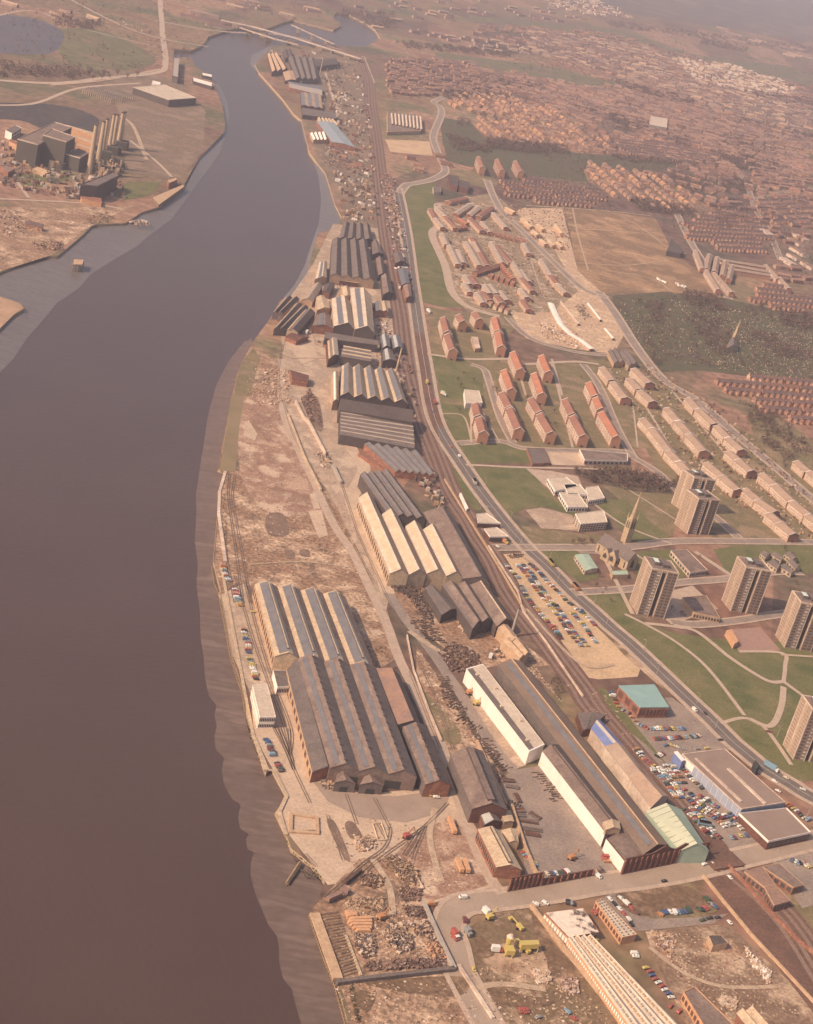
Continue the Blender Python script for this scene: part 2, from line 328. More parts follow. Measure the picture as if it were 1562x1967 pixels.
P_('grass_strip', "x 815,1330 880,1400 880,1430 850,1420 830,1380", grassb, 1, True)
P_('bare_ground', "x 740,1130 830,1130 1000,1230 1060,1280 950,1280 890,1290 860,1250 770,1180", rubble)
P_('yard', "x 985,1480 1040,1470 1170,1650 1190,1685 1040,1702 1010,1690 1000,1600 960,1500", asph, 1)
P_('yard', "x 905,1330 940,1370 1010,1470 985,1480 940,1440 900,1370", yard, 1)
P_('grass_field', "x 768,360 838,350 835,400 830,440 855,500 870,560 900,590 850,590 810,580 795,500 775,400", grass)
P_('grass_field', "x 822,590 880,600 950,600 1010,610 960,660 980,700 1160,690 1220,760 1240,860 1180,870 880,850 845,770 830,690", grassb)
P_('grass_field', "x 828,682 880,680 925,715 930,760 920,770 850,765", grass, 1)
P_('grass_field', "x 843,775 905,780 905,845 868,845", grass, 1)
P_('grass_field', "x 875,850 960,850 1030,870 1025,890 890,890", grass, 1)
P_('grass_field', "x 900,898 1010,898 1045,935 1075,965 1120,985 1100,995 1060,975 1010,975 960,1000", grass, 1)
P_('grass_field', "x 1000,1010 1110,1025 1160,1030 1150,1045 1020,1048", grassb, 1)
P_('playground', "x 1010,980 1040,975 1100,990 1110,1020 1040,1015", yard, 1)
P_('yard', "x 1040,868 1110,868 1125,895 1060,893", concrete, 1)
P_('yard', "x 1010,900 1060,905 1110,915 1130,960 1060,945", pave, 1)
P_('grass_field', "x 850,875 900,930 925,980 905,980 870,920", grass, 1)
P_('car_park', "x 960,1065 1010,1062 1100,1160 1230,1285 1225,1300 1150,1305 1120,1300 1060,1200 1000,1130", sand)
P_('bare_ground', "x 990,1060 1080,1110 1170,1215 1300,1340 1280,1330 1200,1260 1100,1150", sandg, 1)
P_('grass_field', "x 1110,1130 1205,1140 1210,1185 1290,1215 1400,1230 1562,1235 1640,1500 1500,1500 1450,1460 1170,1200", grass)
P_('grass_field', "x 1030,1055 1125,1055 1150,1110 1115,1120 1080,1095", grass, 1)
P_('grass_field', "x 1120,900 1200,895 1320,960 1290,1030 1240,1020 1190,960", grassb)
P_('grass_field', "x 1140,960 1200,960 1290,1035 1220,1045 1215,1040", grass, 1)
P_('grass_field', "x 1225,1060 1290,1055 1330,1100 1300,1115 1220,1120", grass, 1)
P_('grass_field', "x 1370,1055 1450,1045 1562,1050 1600,1100 1400,1110", grass, 1)
P_('grass_field', "x 1180,690 1562,900 1700,1100 1562,1060 1400,1050 1260,900 1200,780 1150,700", grassb)
P_('bare_ground', "x 1085,400 1160,405 1260,420 1290,480 1340,520 1390,575 1300,565 1190,560 1160,565 1110,520", M('brown_field', (.38,.225,.13), (.29,.165,.09), .02, (.43,.27,.155), fs=.2, fine=.2, streak=(.2,3), big=((.19,.115,.068), .016, .45, .55, .85)))
P_('bare_ground', "x 1000,400 1080,400 1110,520 1160,565 1200,640 1180,680 1100,670 1010,650 980,600 1060,580 1000,480 960,430", M('building_site', (.60,.42,.27), (.42,.27,.18), .05, (.52,.36,.24), fs=.3, fine=.3))
P_('bare_ground', "x 835,390 950,370 1060,470 1110,560 1060,600 900,600 860,560 850,500 830,450", M('garden_ground', (.33,.22,.15), (.20,.14,.085), .05, (.42,.3,.22), fs=.4, fine=.4))
P_('cemetery_grass', "x 1175,568 1280,560 1400,575 1562,610 1562,740 1350,712 1270,715 1230,680 1190,620", grassd)
P_('grass_field', "x 845,225 905,235 935,270 1090,292 1250,305 1330,318 1250,330 1120,325 1130,350 1000,335 900,320 860,310 850,270", grassd)
P_('grass_field', "x 862,325 920,330 960,350 945,365 870,345", grassb)
P_('sand_field', "x 740,268 825,272 832,300 750,292", sand, 1)
P_('grass_field', "x 780,270 735,262 738,250 830,255", grassb)
P_('grass_field', "x 840,100 930,112 1060,128 1200,165 1130,168 1000,142 900,124 830,115", field)
P_('grass_field', "x 1205,58 1330,105 1400,113 1520,128 1562,145 1562,165 1470,150 1380,122 1290,98 1160,62 900,40 900,30", field)
P_('grass_field', "x 1100,0 1200,25 1562,80 1562,0", M('far_field', (.14,.12,.09), (.10,.08,.075), .003, (.19,.15,.12), fs=.02, fine=.15))
P_('grass_field', "x 1470,262 1562,290 1562,310 1490,290", grass)
P_('grass_field', "x 1540,200 1562,205 1562,228 1545,215", grass)
P_('grass_field', "x 1330,195 1380,210 1480,235 1440,240 1370,220", grassd)
P_('grass_field', "x 100,60 200,60 290,105 290,125 230,135 160,130 120,110", field, smooth=True)
P_('pond', "x -60,28 60,35 118,60 110,95 60,105 -60,88", M('tip_water', (.085,.072,.085), (.11,.085,.09), .01, fine=.1, rough=.4), 0, True)
P_('coal_tip', "x -40,200 60,198 130,205 180,222 190,238 160,262 90,250 40,232 -40,225", coal, 0, True)
P_('grass_field', "u 240,980 880,1040 620,1170 340,1170 200,1130", grass, 1)
P_('grass_field', "x 245,350 310,350 290,375 240,385 215,375", grass, 1)
P_('bare_ground', "x -60,395 120,400 260,395 180,430 100,490 -60,540", rubble)
P_('bare_ground', "x 190,130 330,150 395,215 390,290 345,345 240,330 240,240", M('brown_land', (.22,.14,.10), (.17,.12,.08), .02, (.26,.17,.12), fs=.2, fine=.2))
P_('bare_ground', "x -60,520 0,570 38,582 45,592 26,605 0,631 -60,660", M('orange_spit', (.42,.26,.17), (.3,.19,.12), .03, fine=.25))
P_('bare_ground', "x 515,100 560,90 640,100 690,110 705,180 715,300 740,440 655,430 660,400 640,360 615,315 590,240 570,190 515,120", M('brown_land', (.22,.14,.10), (.17,.12,.08), .02, (.26,.17,.12), fs=.2, fine=.3))
P_('yard', "x 640,430 740,440 760,600 790,760 640,760 600,640 560,640 530,610 600,510", yard)
P_('wood_floor', "x 1100,905 1190,900 1310,930 1300,950 1230,945 1130,925", M('wood_floor', (.14,.09,.065), (.11,.075,.05), .05, fine=.3), 1)
P_('wood_floor', "x 1430,790 1500,800 1562,850 1562,900 1500,895 1450,840", grassb, 1)
P_('car_park', "x 1185,1350 1290,1340 1400,1420 1400,1460 1440,1580 1470,1620 1390,1640 1340,1600 1230,1450", asph, 1)
P_('grass_strip', "x 1375,1640 1462,1615 1475,1628 1400,1650", grass, 1)
P_('grass_field', "x 1180,1720 1320,1690 1380,1750 1350,1762 1240,1765", grassb, 1)
P_('car_park', "x 1150,1730 1185,1710 1250,1765 1350,1762 1400,1755 1370,1775 1270,1785 1225,1790", asph, 1)
P_('bare_ground', "x 1240,1790 1400,1775 1562,1930 1600,1990 1330,1990 1260,1850", M('waste_ground', (.30,.17,.11), (.46,.32,.22), .05, (.22,.14,.09), fs=.5, fine=.35, big=((.17,.10,.065), .02, .46, .54, .8)))
P_('railway_cutting', "x 1355,1680 1400,1665 1660,1960 1600,1990 1562,1945", ballast)
P_('grass_strip', "x 1440,1700 1500,1690 1640,1760 1640,1900 1562,1830", grassb)
P_('yard', "x 1480,1650 1562,1630 1640,1720 1540,1745", asph, 1)
P_('grass_strip', "x 1140,1320 1165,1325 1290,1480 1240,1430 1150,1360", grass, 1)
P_('yard', "x 1230,1150 1330,1125 1380,1170 1290,1200", pave, 1)
P_('yard', "x 1400,1210 1460,1205 1500,1250 1420,1255", M('red_paving', (.33,.2,.16), (.28,.17,.14), .3, fine=.1), 1)
P_('yard', "x 1185,1530 1205,1590", concrete) if 0 else None
# concrete slabs and dark stains left among the demolished works
for k, s_ in enumerate(["i 750,870 850,860 900,1050 830,1070", "i 760,740 800,720 840,850 790,850", "i 1060,1070 1100,1020 1120,1090 1080,1130", "l 1210,510 1290,510 1300,545 1240,560", "i 300,180 370,290 350,340 260,300", "x 545,650 600,640 610,690 580,700"]):
    P_('concrete_slab', s_, concrete, 1)
for k, s_ in enumerate(["i 440,900 560,890 600,1040 450,1040", "i 690,1160 750,1160 760,1210 690,1200", "i 580,1160 640,1170 640,1220 590,1220", "o 655,700 720,710 830,980 770,950", "o 790,715 850,700 920,810 830,820", "o 385,770 590,760 590,790 400,780", "r 870,280 960,300 980,480 880,500", "i 700,20 820,20 860,250 790,230"]):
    P_('oily_ground', s_, M('oily_ground', (.15,.095,.07), (.24,.15,.11), .1, fine=.35), 1, True)
for s_ in ("s 770,520 900,700 1000,850 1250,1120 1180,1140 960,1120 900,960 860,860 800,740", "s 400,1180 640,1290 960,1340 900,1400 520,1400 380,1340", "s 270,760 400,840 420,930 300,960 230,900", "r 700,1180 1562,1130 1562,1300 1150,1290 900,1250", "r 560,1250 760,1300 700,1450 620,1400", "t 90,290 560,240 760,340 760,420 260,470"):
    P_('dark_earth', s_, M('dark_earth', (.19,.115,.07), (.14,.085,.052), .06, (.27,.17,.11), fs=.4, fine=.3), 1, True)
# roads
road("x 1700,1600 1562,1533 1520,1508 1469,1476 1431,1445 1405,1423 1367,1385 1315,1336 1264,1287 1213,1239 1174,1206 1138,1173 1100,1139 1056,1093 1010,1050 969,1003 923,944 888,893 857,847 837,808 826,765 818,715 808,655 800,600 790,530 780,450 768,385 762,360", 13, 4, asphd, line=True)
road("x 768,372 780,356 800,352 830,345 855,330 848,308 836,280 833,258 848,220 845,205 834,195 870,183 920,178 990,150", 10, 3)
road("x 1660,1600 1562,1615 1469,1638 1418,1650 1354,1666 1290,1679 1220,1690 1153,1698 1050,1716 948,1730 890,1738 868,1757 862,1786 872,1820 883,1866 912,1922 950,1990 980,2040", 14, 3, M('road_tan', (.36,.26,.20), (.31,.225,.17), .05, fine=.12))
road("x 541,690 541,760 548,806 564,842 584,888 605,929 623,972 646,1016 677,1062 702,1113 741,1195 766,1264 799,1331 831,1403 849,1438 879,1528 897,1584 922,1646 948,1697 966,1717", 8, 0, pave)
road("x 745,1140 787,1200 831,1254 862,1300 887,1336 923,1397 959,1449 985,1480 1050,1560 1110,1650", 9, 0, asph)
road("x 660,830 680,870 700,900 675,960 690,1000 725,1080 745,1140", 12, 0, concrete)
road("x 950,1052 1050,1052 1160,1052 1215,1050 1300,1040 1420,1040 1562,1042 1640,1045", 9, 2)
road("x 1100,1138 1210,1132 1300,1120 1400,1112 1480,1100 1540,1100", 8, 2)
road("x 1290,1195 1340,1200 1420,1192 1500,1180 1600,1172", 8, 2)
road("x 880,852 960,848 1010,862 1110,866 1200,868 1218,880", 7, 2)
road("x 895,893 1000,898 1100,900 1160,902", 4, 0, pathm)
road("x 1218,880 1200,850 1180,810 1150,740 1120,700", 7, 2)
road("x 1218,880 1260,905 1310,950 1370,990 1420,1035", 8, 2)
road("x 1150,560 1180,600 1225,670 1275,730 1340,770 1420,840 1480,890 1562,960 1640,1020", 11, 3)
road("x 935,345 960,400 1010,450 1060,500 1120,555 1170,572", 9, 3)
road("x 1300,410 1330,470 1370,530 1400,575", 9, 3)
road("x 975,610 1020,650 1100,675 1165,682 1190,678", 7, 2)
road("x 1390,310 1430,345 1450,400 1475,440 1500,500", 9, 2)
road("x 1440,385 1500,370 1562,362", 8, 2)
road("x 1010,215 1060,255 1095,280", 8, 2)
road("x 860,395 840,395 848,430 830,450 855,510 868,560 900,590 960,608", 6, 3, pave)
road("x 985,850 960,800 940,735 930,710 905,700", 6, 2)
road("x 820,680 900,690 990,690 1000,700 1100,695 1150,700", 6, 0, pathm)
road("x 1170,1065 1110,1060", 5, 0)
for s_, w_ in (("x 1200,1180 1240,1200 1300,1235 1360,1285 1430,1375", 3.5), ("x 1240,1198 1300,1205 1340,1215 1400,1262 1450,1295 1480,1310 1505,1310", 4.5),
               ("x 1505,1310 1508,1280 1503,1255 1420,1252", 3.5), ("x 1505,1310 1560,1350", 4), ("x 1505,1320 1500,1360 1480,1395 1440,1382", 5), ("x 1385,1390 1430,1380 1470,1400 1520,1470", 3.5),
               ("x 1500,1258 1562,1262", 3), ("x 1165,1080 1215,1180", 4), ("x 905,780 905,850", 2.5), ("x 850,795 890,800 905,845", 2), ("x 925,790 960,850", 2), ("x 1130,960 1200,1010 1290,1045", 3),
               ("x 1100,860 1060,700", 3), ("x 1212,1060 1300,1115", 3), ("x 1335,1060 1410,1110", 6), ("x 1190,930 1300,1000", 2), ("x 1215,770 1225,860", 2), ("x 1240,780 1300,880", 3), ("x 1290,750 1400,880", 3),
               ("x 1020,500 1040,560", 2), ("x 990,690 1010,760", 3), ("x 1060,690 1080,760", 3), ("x 700,110 720,160", 3), ("x 625,140 640,190 650,215 640,230", 6)):
    ribbon('path', s_, w_, pathm, 3)
for s_, w_ in (("x -60,380 60,385 150,390 230,400", 5), ("x 30,345 55,380", 5), ("x -60,200 60,200 150,170 270,160", 7), ("x 305,-40 312,60 318,120 300,140 200,150 100,160 -60,150", 12), ("x 250,270 300,310 330,340", 5),
               ("x -60,45 60,20 140,50 300,90", 6), ("x 100,-20 260,60 400,90", 8), ("x 300,40 420,60 560,70 700,110", 9)):
    road(s_, w_, 0, pathm, 'road')
for s_, w_ in (("x 1010,395 1160,405 1250,415", 4), ("x 1100,440 1200,445 1280,455", 3), ("x 1110,505 1200,510 1285,500", 3), ("x 1165,520 1250,535 1290,560 1300,565", 3), ("x 1100,400 1110,450 1130,520", 3), ("x 1165,405 1220,430 1290,480 1320,488", 3)):
    ribbon('path', s_, w_, M('sandy_track', (.46,.31,.2), fine=.2), 3)
for s_, w_ in (("i 300,1270 700,1250 1060,1290", 1.5), ("o 1000,980 1120,1180 1150,1400", 4),
               ("s 250,1240 500,1200 900,1250", 4), ("t 330,700 600,900 900,1000 1300,1000", 3), ("p 60,600 20,800 60,1000 110,1150", 4), ("m 20,520 320,700 480,640", 5), ("m 900,350 1300,760 1562,770", 3), ("f 240,1160 330,1200 560,1200", 5), ("a 900,870 1000,950 1100,1200", 6), ("a 380,640 800,600 1200,520", 7)):
    ribbon('path', s_, w_, M('worn_track', (.48,.34,.24), (.35,.24,.165), .2, fine=.3), 3)
# railway: ballast bed, rails
RL = "x 1680,1990 1600,1900 1528,1789 1469,1723 1408,1671 1367,1630 1318,1566 1260,1500 1200,1430 1138,1356 1120,1326 1087,1282 1051,1233 1010,1182 975,1131 949,1077 920,1035 900,1000 864,945 840,885 818,830 805,790 792,740 782,690 771,600 755,520 742,440 730,340 722,270 712,200 708,150 692,112 650,92 600,80"
PR = curve(W(RL)); ribbon('railway_bed', None, 26, ballast, 2, P=PR)
mb = MB()
for o_ in (-8.75, -3.25, 3.25, 8.75): ribbon(None, None, 2.9, M('sleeper_bed', (.235,.155,.12), (.18,.115,.09), .4, fine=.25), 2, off=o_, P=PR, mb=mb, kerb=.05)
single('railway_bed', mb, None, None, kind='structure')
mb = MB()
for o_ in (-9.5, -8, -4, -2.5, 2.5, 4, 8, 9.5):
    ribbon(None, None, .35, railm, 3, off=o_, P=PR, mb=mb)
single('railway_tracks', mb, None, None, kind='structure')
ribbon('railway_bed', "x 806,640 812,700 822,760 840,820", 14, ballast, 2)
def rails(s):
    mb = MB(); P = curve(W(s))
    for o_ in (-.8, .8): ribbon(None, None, .5, track, 3, off=o_, P=P, mb=mb)
    single('railway_tracks', mb, None, None, kind='structure')
for s_ in ("i 130,570 85,720 85,880 140,1240 200,1560", "i 160,580 150,760 190,1050 260,1560", "i 200,600 180,760 220,1000 320,1560", "l 200,100 330,560 440,880 560,1200 620,1450 640,1560", "l 260,100 380,560 480,880 620,1250 610,1450",
           "l 500,1230 580,1400 640,1560", "l 530,1230 600,1420", "o 260,0 350,170 420,330 530,560", "o 370,0 380,170", "o 300,0 400,250", "o 800,490 880,720", "o 1010,520 1100,690 1130,780 1080,900 930,1010 780,1150 640,1270",
           "o 1560,560 1380,740 1050,980 820,1180", "o 1380,740 1330,850 1260,960", "o 1400,730 1320,920 1300,990", "o 1350,760 1230,950", "o 660,650 780,990", "o 1040,720 1100,830",
           "i 560,30 640,300 740,480 880,760 960,900 1080,1100 1240,1400", "i 660,30 720,150 790,260", "f 250,1100 215,1300 230,1520", "i 960,540 1060,840 1130,1050 1290,1400 x 745,1150 800,1260 840,1350 870,1440", "m 30,820 130,1080 200,1260 260,1400",
           "r 120,0 230,120", "x 700,1240 760,1330 820,1460 870,1520"):
    rails(s_)
# ================================================================ building builders
def lerp4(q, s, t):    # q = FL FR NR NL ; s across (left..right), t far..near
    return q[0].lerp(q[1], s).lerp(q[3].lerp(q[2], s), t)
def up(p, z): return V((p.x, p.y, z))
def shed(s, n, he, hr, label, cat='factory shed', name='factory_shed', rl=bloom, rr=None, wall=slate, gable=None, sky_=None, sk=(.35, .8), skmat=skyl,
         rp=.5, vents=0, vent='box', winL=0, doors=0, cross=False, lit=None, ltmat=tan, group=None, monitor=0, base=0.0, ridgecap=None, hips=0.0, wmat=None):
    q = W(s, he)
    if cross: q = [q[1], q[2], q[3], q[0]]       # ridges run from left to right in the picture
    rr = rr or rl; gable = gable or wall
    c = sum(q, V((0,0,0))) / 4; rt = root(name, (c.x, c.y, base), label, cat, group)
    fl, fr, nr, nl = q
    mb = MB()
    def side(a, b, mat, mbx): mbx.face([up(a, base), up(b, base), up(b, he - .1), up(a, he - .1)], mat)
    side(fl, nl, wall, mb); side(nr, fr, wall, mb)
    mb.face([up(nl, base), up(nr, base), up(nr, he-.1), up(nl, he-.1)], gable); mb.face([up(fr, base), up(fl, base), up(fl, he-.1), up(fr, he-.1)], wall)
    for i in range(n):
        for t, mt in ((0, wall), (1, gable)):
            a, b = lerp4(q, i/n, t), lerp4(q, (i+1)/n, t); r_ = a.lerp(b, rp)
            mb.face([up(a, he-.1), up(b, he-.1), up(r_, hr-.15)], mt)
    part('wall', mb, rt)
    L = (fl - nl).length
    for i in range(n):
        a0, a1 = lerp4(q, i/n, -.4/L), lerp4(q, i/n, 1+.4/L); b0, b1 = lerp4(q, (i+1)/n, -.4/L), lerp4(q, (i+1)/n, 1+.4/L)
        r0, r1 = up(a0.lerp(b0, rp), hr), up(a1.lerp(b1, rp), hr); a0, a1, b0, b1 = (up(p, he) for p in (a0, a1, b0, b1))
        mb = MB(); mb.slab([a0, r0, r1, a1], .3, rl); mb.slab([r0, b0, b1, r1], .3, rr)
        ro = part('roof', mb, rt)
        def on_left(u, t, d=.32): p = a0.lerp(a1, t); r_ = r0.lerp(r1, t); return p.lerp(r_, u) + V((0, 0, d))
        def on_right(u, t, d=.12): p = b0.lerp(b1, t); r_ = r0.lerp(r1, t); return r_.lerp(p, u) + V((0, 0, d))
        if sky_:
            mb = MB(); mb.slab([on_left(sk[0], .015), on_left(sk[1], .015), on_left(sk[1], .985), on_left(sk[0], .985)], .1, skmat)
            link('rooflight', mb.mesh('rooflight', rt.location), ro)
        if lit:                                     # a lighter band of sheeting
            mb = MB()
            for u0, u1, sd in lit:
                f = on_left if sd == 'l' else on_right
                mb.slab([f(u0, .002, .2), f(u1, .002, .2), f(u1, .998, .2), f(u0, .998, .2)], .12, ltmat)
            link('light_sheeting', mb.mesh('light_sheeting', rt.location), ro)
        if ridgecap:
            mb = MB(); mb.bar(r0 + V((0,0,.1)), r1 + V((0,0,.1)), .45, ridgecap, n=5); link('ridge_cap', mb.mesh('ridge_cap', rt.location), ro)
        if vents:
            for k in range(vents):
                t = (k + .5) / vents; p = r0.lerp(r1, t); mb = MB()
                if vent == 'box': mb.box((p.x, p.y, p.z - .3), 1.0, 1.0, .9, slated, .3); mb.box((p.x, p.y, p.z + .6), 1.4, 1.4, .2, slated, .3)
                link('roof_vent', mb.mesh('roof_vent', rt.location), ro)
        if monitor:                                 # raised ventilator along the ridge
            mb = MB(); ax = (r1 - r0).normalized(); sd = V((-ax.y, ax.x, 0)) * monitor
            A, B = r0.lerp(r1, .04), r0.lerp(r1, .96)
            mb.prism([A + sd, A - sd, B - sd, B + sd], A.z - .8, A.z + 1.1, slated, rl); link('ridge_ventilator', mb.mesh('ridge_ventilator', rt.location), ro)
    if winL:
        nrm = (nl - fl).cross(V((0,0,1))).normalized()
        if nrm.dot(c - fl) > 0: nrm = -nrm
        for k in range(winL):
            t0, t1 = (k + .25) / winL, (k + .75) / winL; a, b = fl.lerp(nl, t0) + nrm*.12, fl.lerp(nl, t1) + nrm*.12
            mb = MB(); mb.face([up(a, base + he*.3), up(b, base + he*.3), up(b, base + he*.75), up(a, base + he*.75)], wmat or darkp); part('window', mb, rt)
    if doors:
        nrm = (nr - nl).cross(V((0,0,1))).normalized()
        if nrm.dot(c - nl) > 0: nrm = -nrm
        for k in range(doors):
            t0, t1 = (k + .3) / doors, (k + .68) / doors; a, b = nl.lerp(nr, t0) + nrm*.15, nl.lerp(nr, t1) + nrm*.15
            mb = MB(); mb.face([up(a, base + .05), up(b, base + .05), up(b, base + he*.55), up(a, base + he*.55)], wmat or darkp); part('door', mb, rt)
    return rt
def facade(rt, a, b, c, z0, z1, floors, per, mat, wfrac=.6, hfrac=.55, name='window', strip=False, d=.12):
    nrm = (b - a).cross(V((0,0,1))).normalized()
    if nrm.dot(c - a) > 0: nrm = -nrm
    fh = (z1 - z0) / floors
    for f in range(floors):
        for k in range(1 if strip else per):
            if strip: t0, t1 = .02, .98
            else: t0, t1 = (k + .5 - wfrac/2) / per, (k + .5 + wfrac/2) / per
            p, q = a.lerp(b, t0) + nrm*d, a.lerp(b, t1) + nrm*d; zb = z0 + fh*(f + .5 - hfrac/2)
            mb = MB(); P4 = [up(p, zb), up(q, zb), up(q, zb + fh*hfrac), up(p, zb + fh*hfrac)]
            Q4 = [x - nrm*(d + .05) for x in P4]
            mb.add(P4 + Q4, [(0,1,2,3), (0,4,5,1), (1,5,6,2), (2,6,7,3), (3,7,4,0)], mat); part(name, mb, rt)
def flat(s, h, label, cat='building', name='flat_roofed_building', wall=tanb, roof=slate, parapet=.6, pmat=None, win=None, group=None, base=0.0, rooftop=0, z0=None):
    q = W(s, h); c = sum(q, V((0,0,0))) / len(q); rt = root(name, (c.x, c.y, base), label, cat, group)
    mb = MB(); mb.prism(q, base, h - .02, wall); part('wall', mb, rt)
    ins = [up(c + (p - c) * .985, h + .06) for p in q]; mb = MB(); mb.prism(ins, h - .3, h + .08, roof); part('roof', mb, rt)
    if parapet:
        mb = MB(); n = len(q)
        for i in range(n):
            a, b = q[i], q[(i+1) % n]; ia, ib = c + (a - c)*.985, c + (b - c)*.985
            ea, eb = c + (a-c)*1.006, c + (b-c)*1.006
            vs = [up(ea, h-.6), up(eb, h-.6), up(ib, h-.6), up(ia, h-.6), up(ea, h+parapet), up(eb, h+parapet), up(ib, h+parapet), up(ia, h+parapet)]
            mb.add(vs, [(0,1,5,4), (1,2,6,5), (2,3,7,6), (3,0,4,7), (4,5,6,7)], pmat or wall)
        part('parapet', mb, rt)
    for i, fl, per, mat in (win or ()):             # sides: 0 far, 1 right, 2 near, 3 left
        facade(rt, q[i], q[(i+1) % len(q)], c, base, h, fl, per, mat, .62, .5)
    for k in range(rooftop):
        p = lerp4(q, .3 + .4*(k % 2), (k + .5) / rooftop); mb = MB(); mb.box((p.x, p.y, h + .05), 2.2, 2.2, 1.0, roof, .5); part('roof_box', mb, rt)
    return rt
def slabblock(far, near, wid, he, hr, label, group=None, wall=brick, roof=tile, floors=4, per=7, name='maisonette_block', cat='housing block', bal=True, chim=0, gablemat=None):
    a, b = G(*far, hr), G(*near, hr); ax = (b - a); ax.z = 0; a = a - ax.normalized()*1.2; ax = b - a; L = ax.length; ax.normalize(); sd = V((-ax.y, ax.x, 0))
    if sd.x > 0: sd = -sd                           # sd points to the left in the picture
    q = [a + sd*wid/2, a - sd*wid/2, b - sd*wid/2, b + sd*wid/2]; c = (a + b) / 2
    rt = root(name, (c.x, c.y, 0), label, cat, group); mb = MB()
    for i in range(4):
        p, r_ = q[i], q[(i+1) % 4]; mt = gablemat if (gablemat and i in (0, 2)) else wall
        mb.face([up(p, 0), up(r_, 0), up(r_, he), up(p, he)], mt)
        if i in (0, 2): mb.face([up(p, he), up(r_, he), up((p + r_)/2, hr-.1)], mt)
    part('wall', mb, rt)
    mb = MB(); e = .5; A, B = a - ax*e, b + ax*e; w2 = wid/2 + e
    mb.slab([up(A + sd*w2, he-.1), up(A, hr), up(B, hr), up(B + sd*w2, he-.1)], .3, roof)
    mb.slab([up(A, hr), up(A - sd*w2, he-.1), up(B - sd*w2, he-.1), up(B, hr)], .3, roof); ro = part('roof', mb, rt)
    mb = MB()                                        # white verge boards
    for P0 in (B, A):
        for s_ in (1, -1): mb.bar(up(P0 + sd*w2*s_, he-.05), up(P0, hr+.05), .22, white, n=4)
    part('verge', mb, rt)
    for k in range(chim):
        p = a.lerp(b, (k + .5)/chim); mb = MB(); mb.box((p.x, p.y, hr - .5), 1.2, 2.0, 2.2, wall); link('chimney', mb.mesh('chimney', rt.location), ro)
    fh = he / floors
    for f in range(floors):                          # access balconies on the sunny side, windows behind
        if bal and f: 
            mb = MB(); p, r_ = q[0] + sd*.6 + ax*1.0, q[3] + sd*.6 - ax*1.0
            vs = [up(p, fh*f - .1), up(r_, fh*f - .1), up(r_ - sd*.75, fh*f - .1), up(p - sd*.75, fh*f - .1)]
            vs += [x + V((0, 0, .95)) for x in vs]; mb.add(vs, [(0,1,2,3), (0,1,5,4), (4,5,6,7), (1,2,6,5), (3,0,4,7)], paler); part('balcony', mb, rt)
        for k in range(per):
            t0, t1 = (k + .2)/per, (k + .75)/per; p, r_ = q[0].lerp(q[3], t0) + sd*.08, q[0].lerp(q[3], t1) + sd*.08; z = fh*f + fh*.38
            mb = MB(); mb.add([up(p, z), up(r_, z), up(r_, z + fh*.45), up(p, z + fh*.45)], [(0,1,2,3)], winw); part('window', mb, rt)
    # door in the near gable
    mb = MB(); m_ = (q[2] + q[3]) / 2 + ax*.08; mb.face([up(m_ + sd*1.5, 0), up(m_ - sd*1.5, 0), up(m_ - sd*1.5, 2.3), up(m_ + sd*1.5, 2.3)], darkp); part('door', mb, rt)
    return rt
# ================================================================ the engineering works beside the river
S = shed
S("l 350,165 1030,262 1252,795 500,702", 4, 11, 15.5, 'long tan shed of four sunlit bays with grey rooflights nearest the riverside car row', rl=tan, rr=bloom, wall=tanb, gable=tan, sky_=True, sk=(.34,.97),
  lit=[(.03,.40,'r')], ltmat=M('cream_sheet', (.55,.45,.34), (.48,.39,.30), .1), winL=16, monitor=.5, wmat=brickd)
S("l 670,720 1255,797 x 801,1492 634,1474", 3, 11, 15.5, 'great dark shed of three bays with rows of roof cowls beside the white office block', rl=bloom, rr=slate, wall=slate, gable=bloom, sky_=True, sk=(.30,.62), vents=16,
  lit=[(.86,.98,'l')], ltmat=M('dusty_sheet', (.22,.155,.13), fine=.1), doors=2)
S("l 592,812 672,724 x 632,1476 600,1482", 1, 8.5, 10.8, 'low grey lean-to with a row of small pale rooflights against the great dark shed', name='lean_to_shed', rl=slate, wall=tanb, gable=brick, rp=.9, winL=12, wmat=brickd)
S("l 1257,797 1440,850 x 809,1393 764,1391", 1, 10, 14, 'rust-pink roofed single bay on the right flank of the great dark shed', rl=pinkr, rr=slated, wall=slate, sky_=False, rp=.62, doors=1)
S("x 774,1397 820,1394 866,1506 817,1506", 1, 10, 13.5, 'narrow dark shed with an orange brick gable beside the rail curve', rl=bloom, rr=slated, wall=slate, gable=brick, sky_=True, sk=(.3,.6), vents=8)
S("x 721,1470 745,1472 752,1510 726,1506", 1, 5, 8, 'small grey porch shed, left of two on the end of the great dark shed', name='porch_shed', rl=bloom, wall=tanb, gable=slate, doors=1) if 0 else None
for k, (s_, lb) in enumerate((("o 735,335 800,335 872,410 715,400", 'left of two gabled loading porches on the end wall of the great dark shed'), ("o 935,358 1000,358 1080,425 905,415", 'right of two gabled loading porches on the end wall of the great dark shed'))):
    S(s_, 1, 7, 9.5, lb, name='loading_porch', cat='porch', rl=bloom, wall=tanb, gable=slate, doors=1, cross=False)
S("x 866,1449 928,1443 975,1555 907,1553", 1, 11, 16, 'isolated dark brown shed with raised ridge beside the timber-littered yard road', rl=bloom, rr=slate, wall=slate, gable=brickd, monitor=2.2)
S("p 385,610 480,595 560,690 430,720", 1, 6, 8.5, 'small engine house with a pale rooflight in front of the isolated dark shed', name='engine_house', rl=slate, wall=brickd, sky_=True, sk=(.1,.95), skmat=skylp)
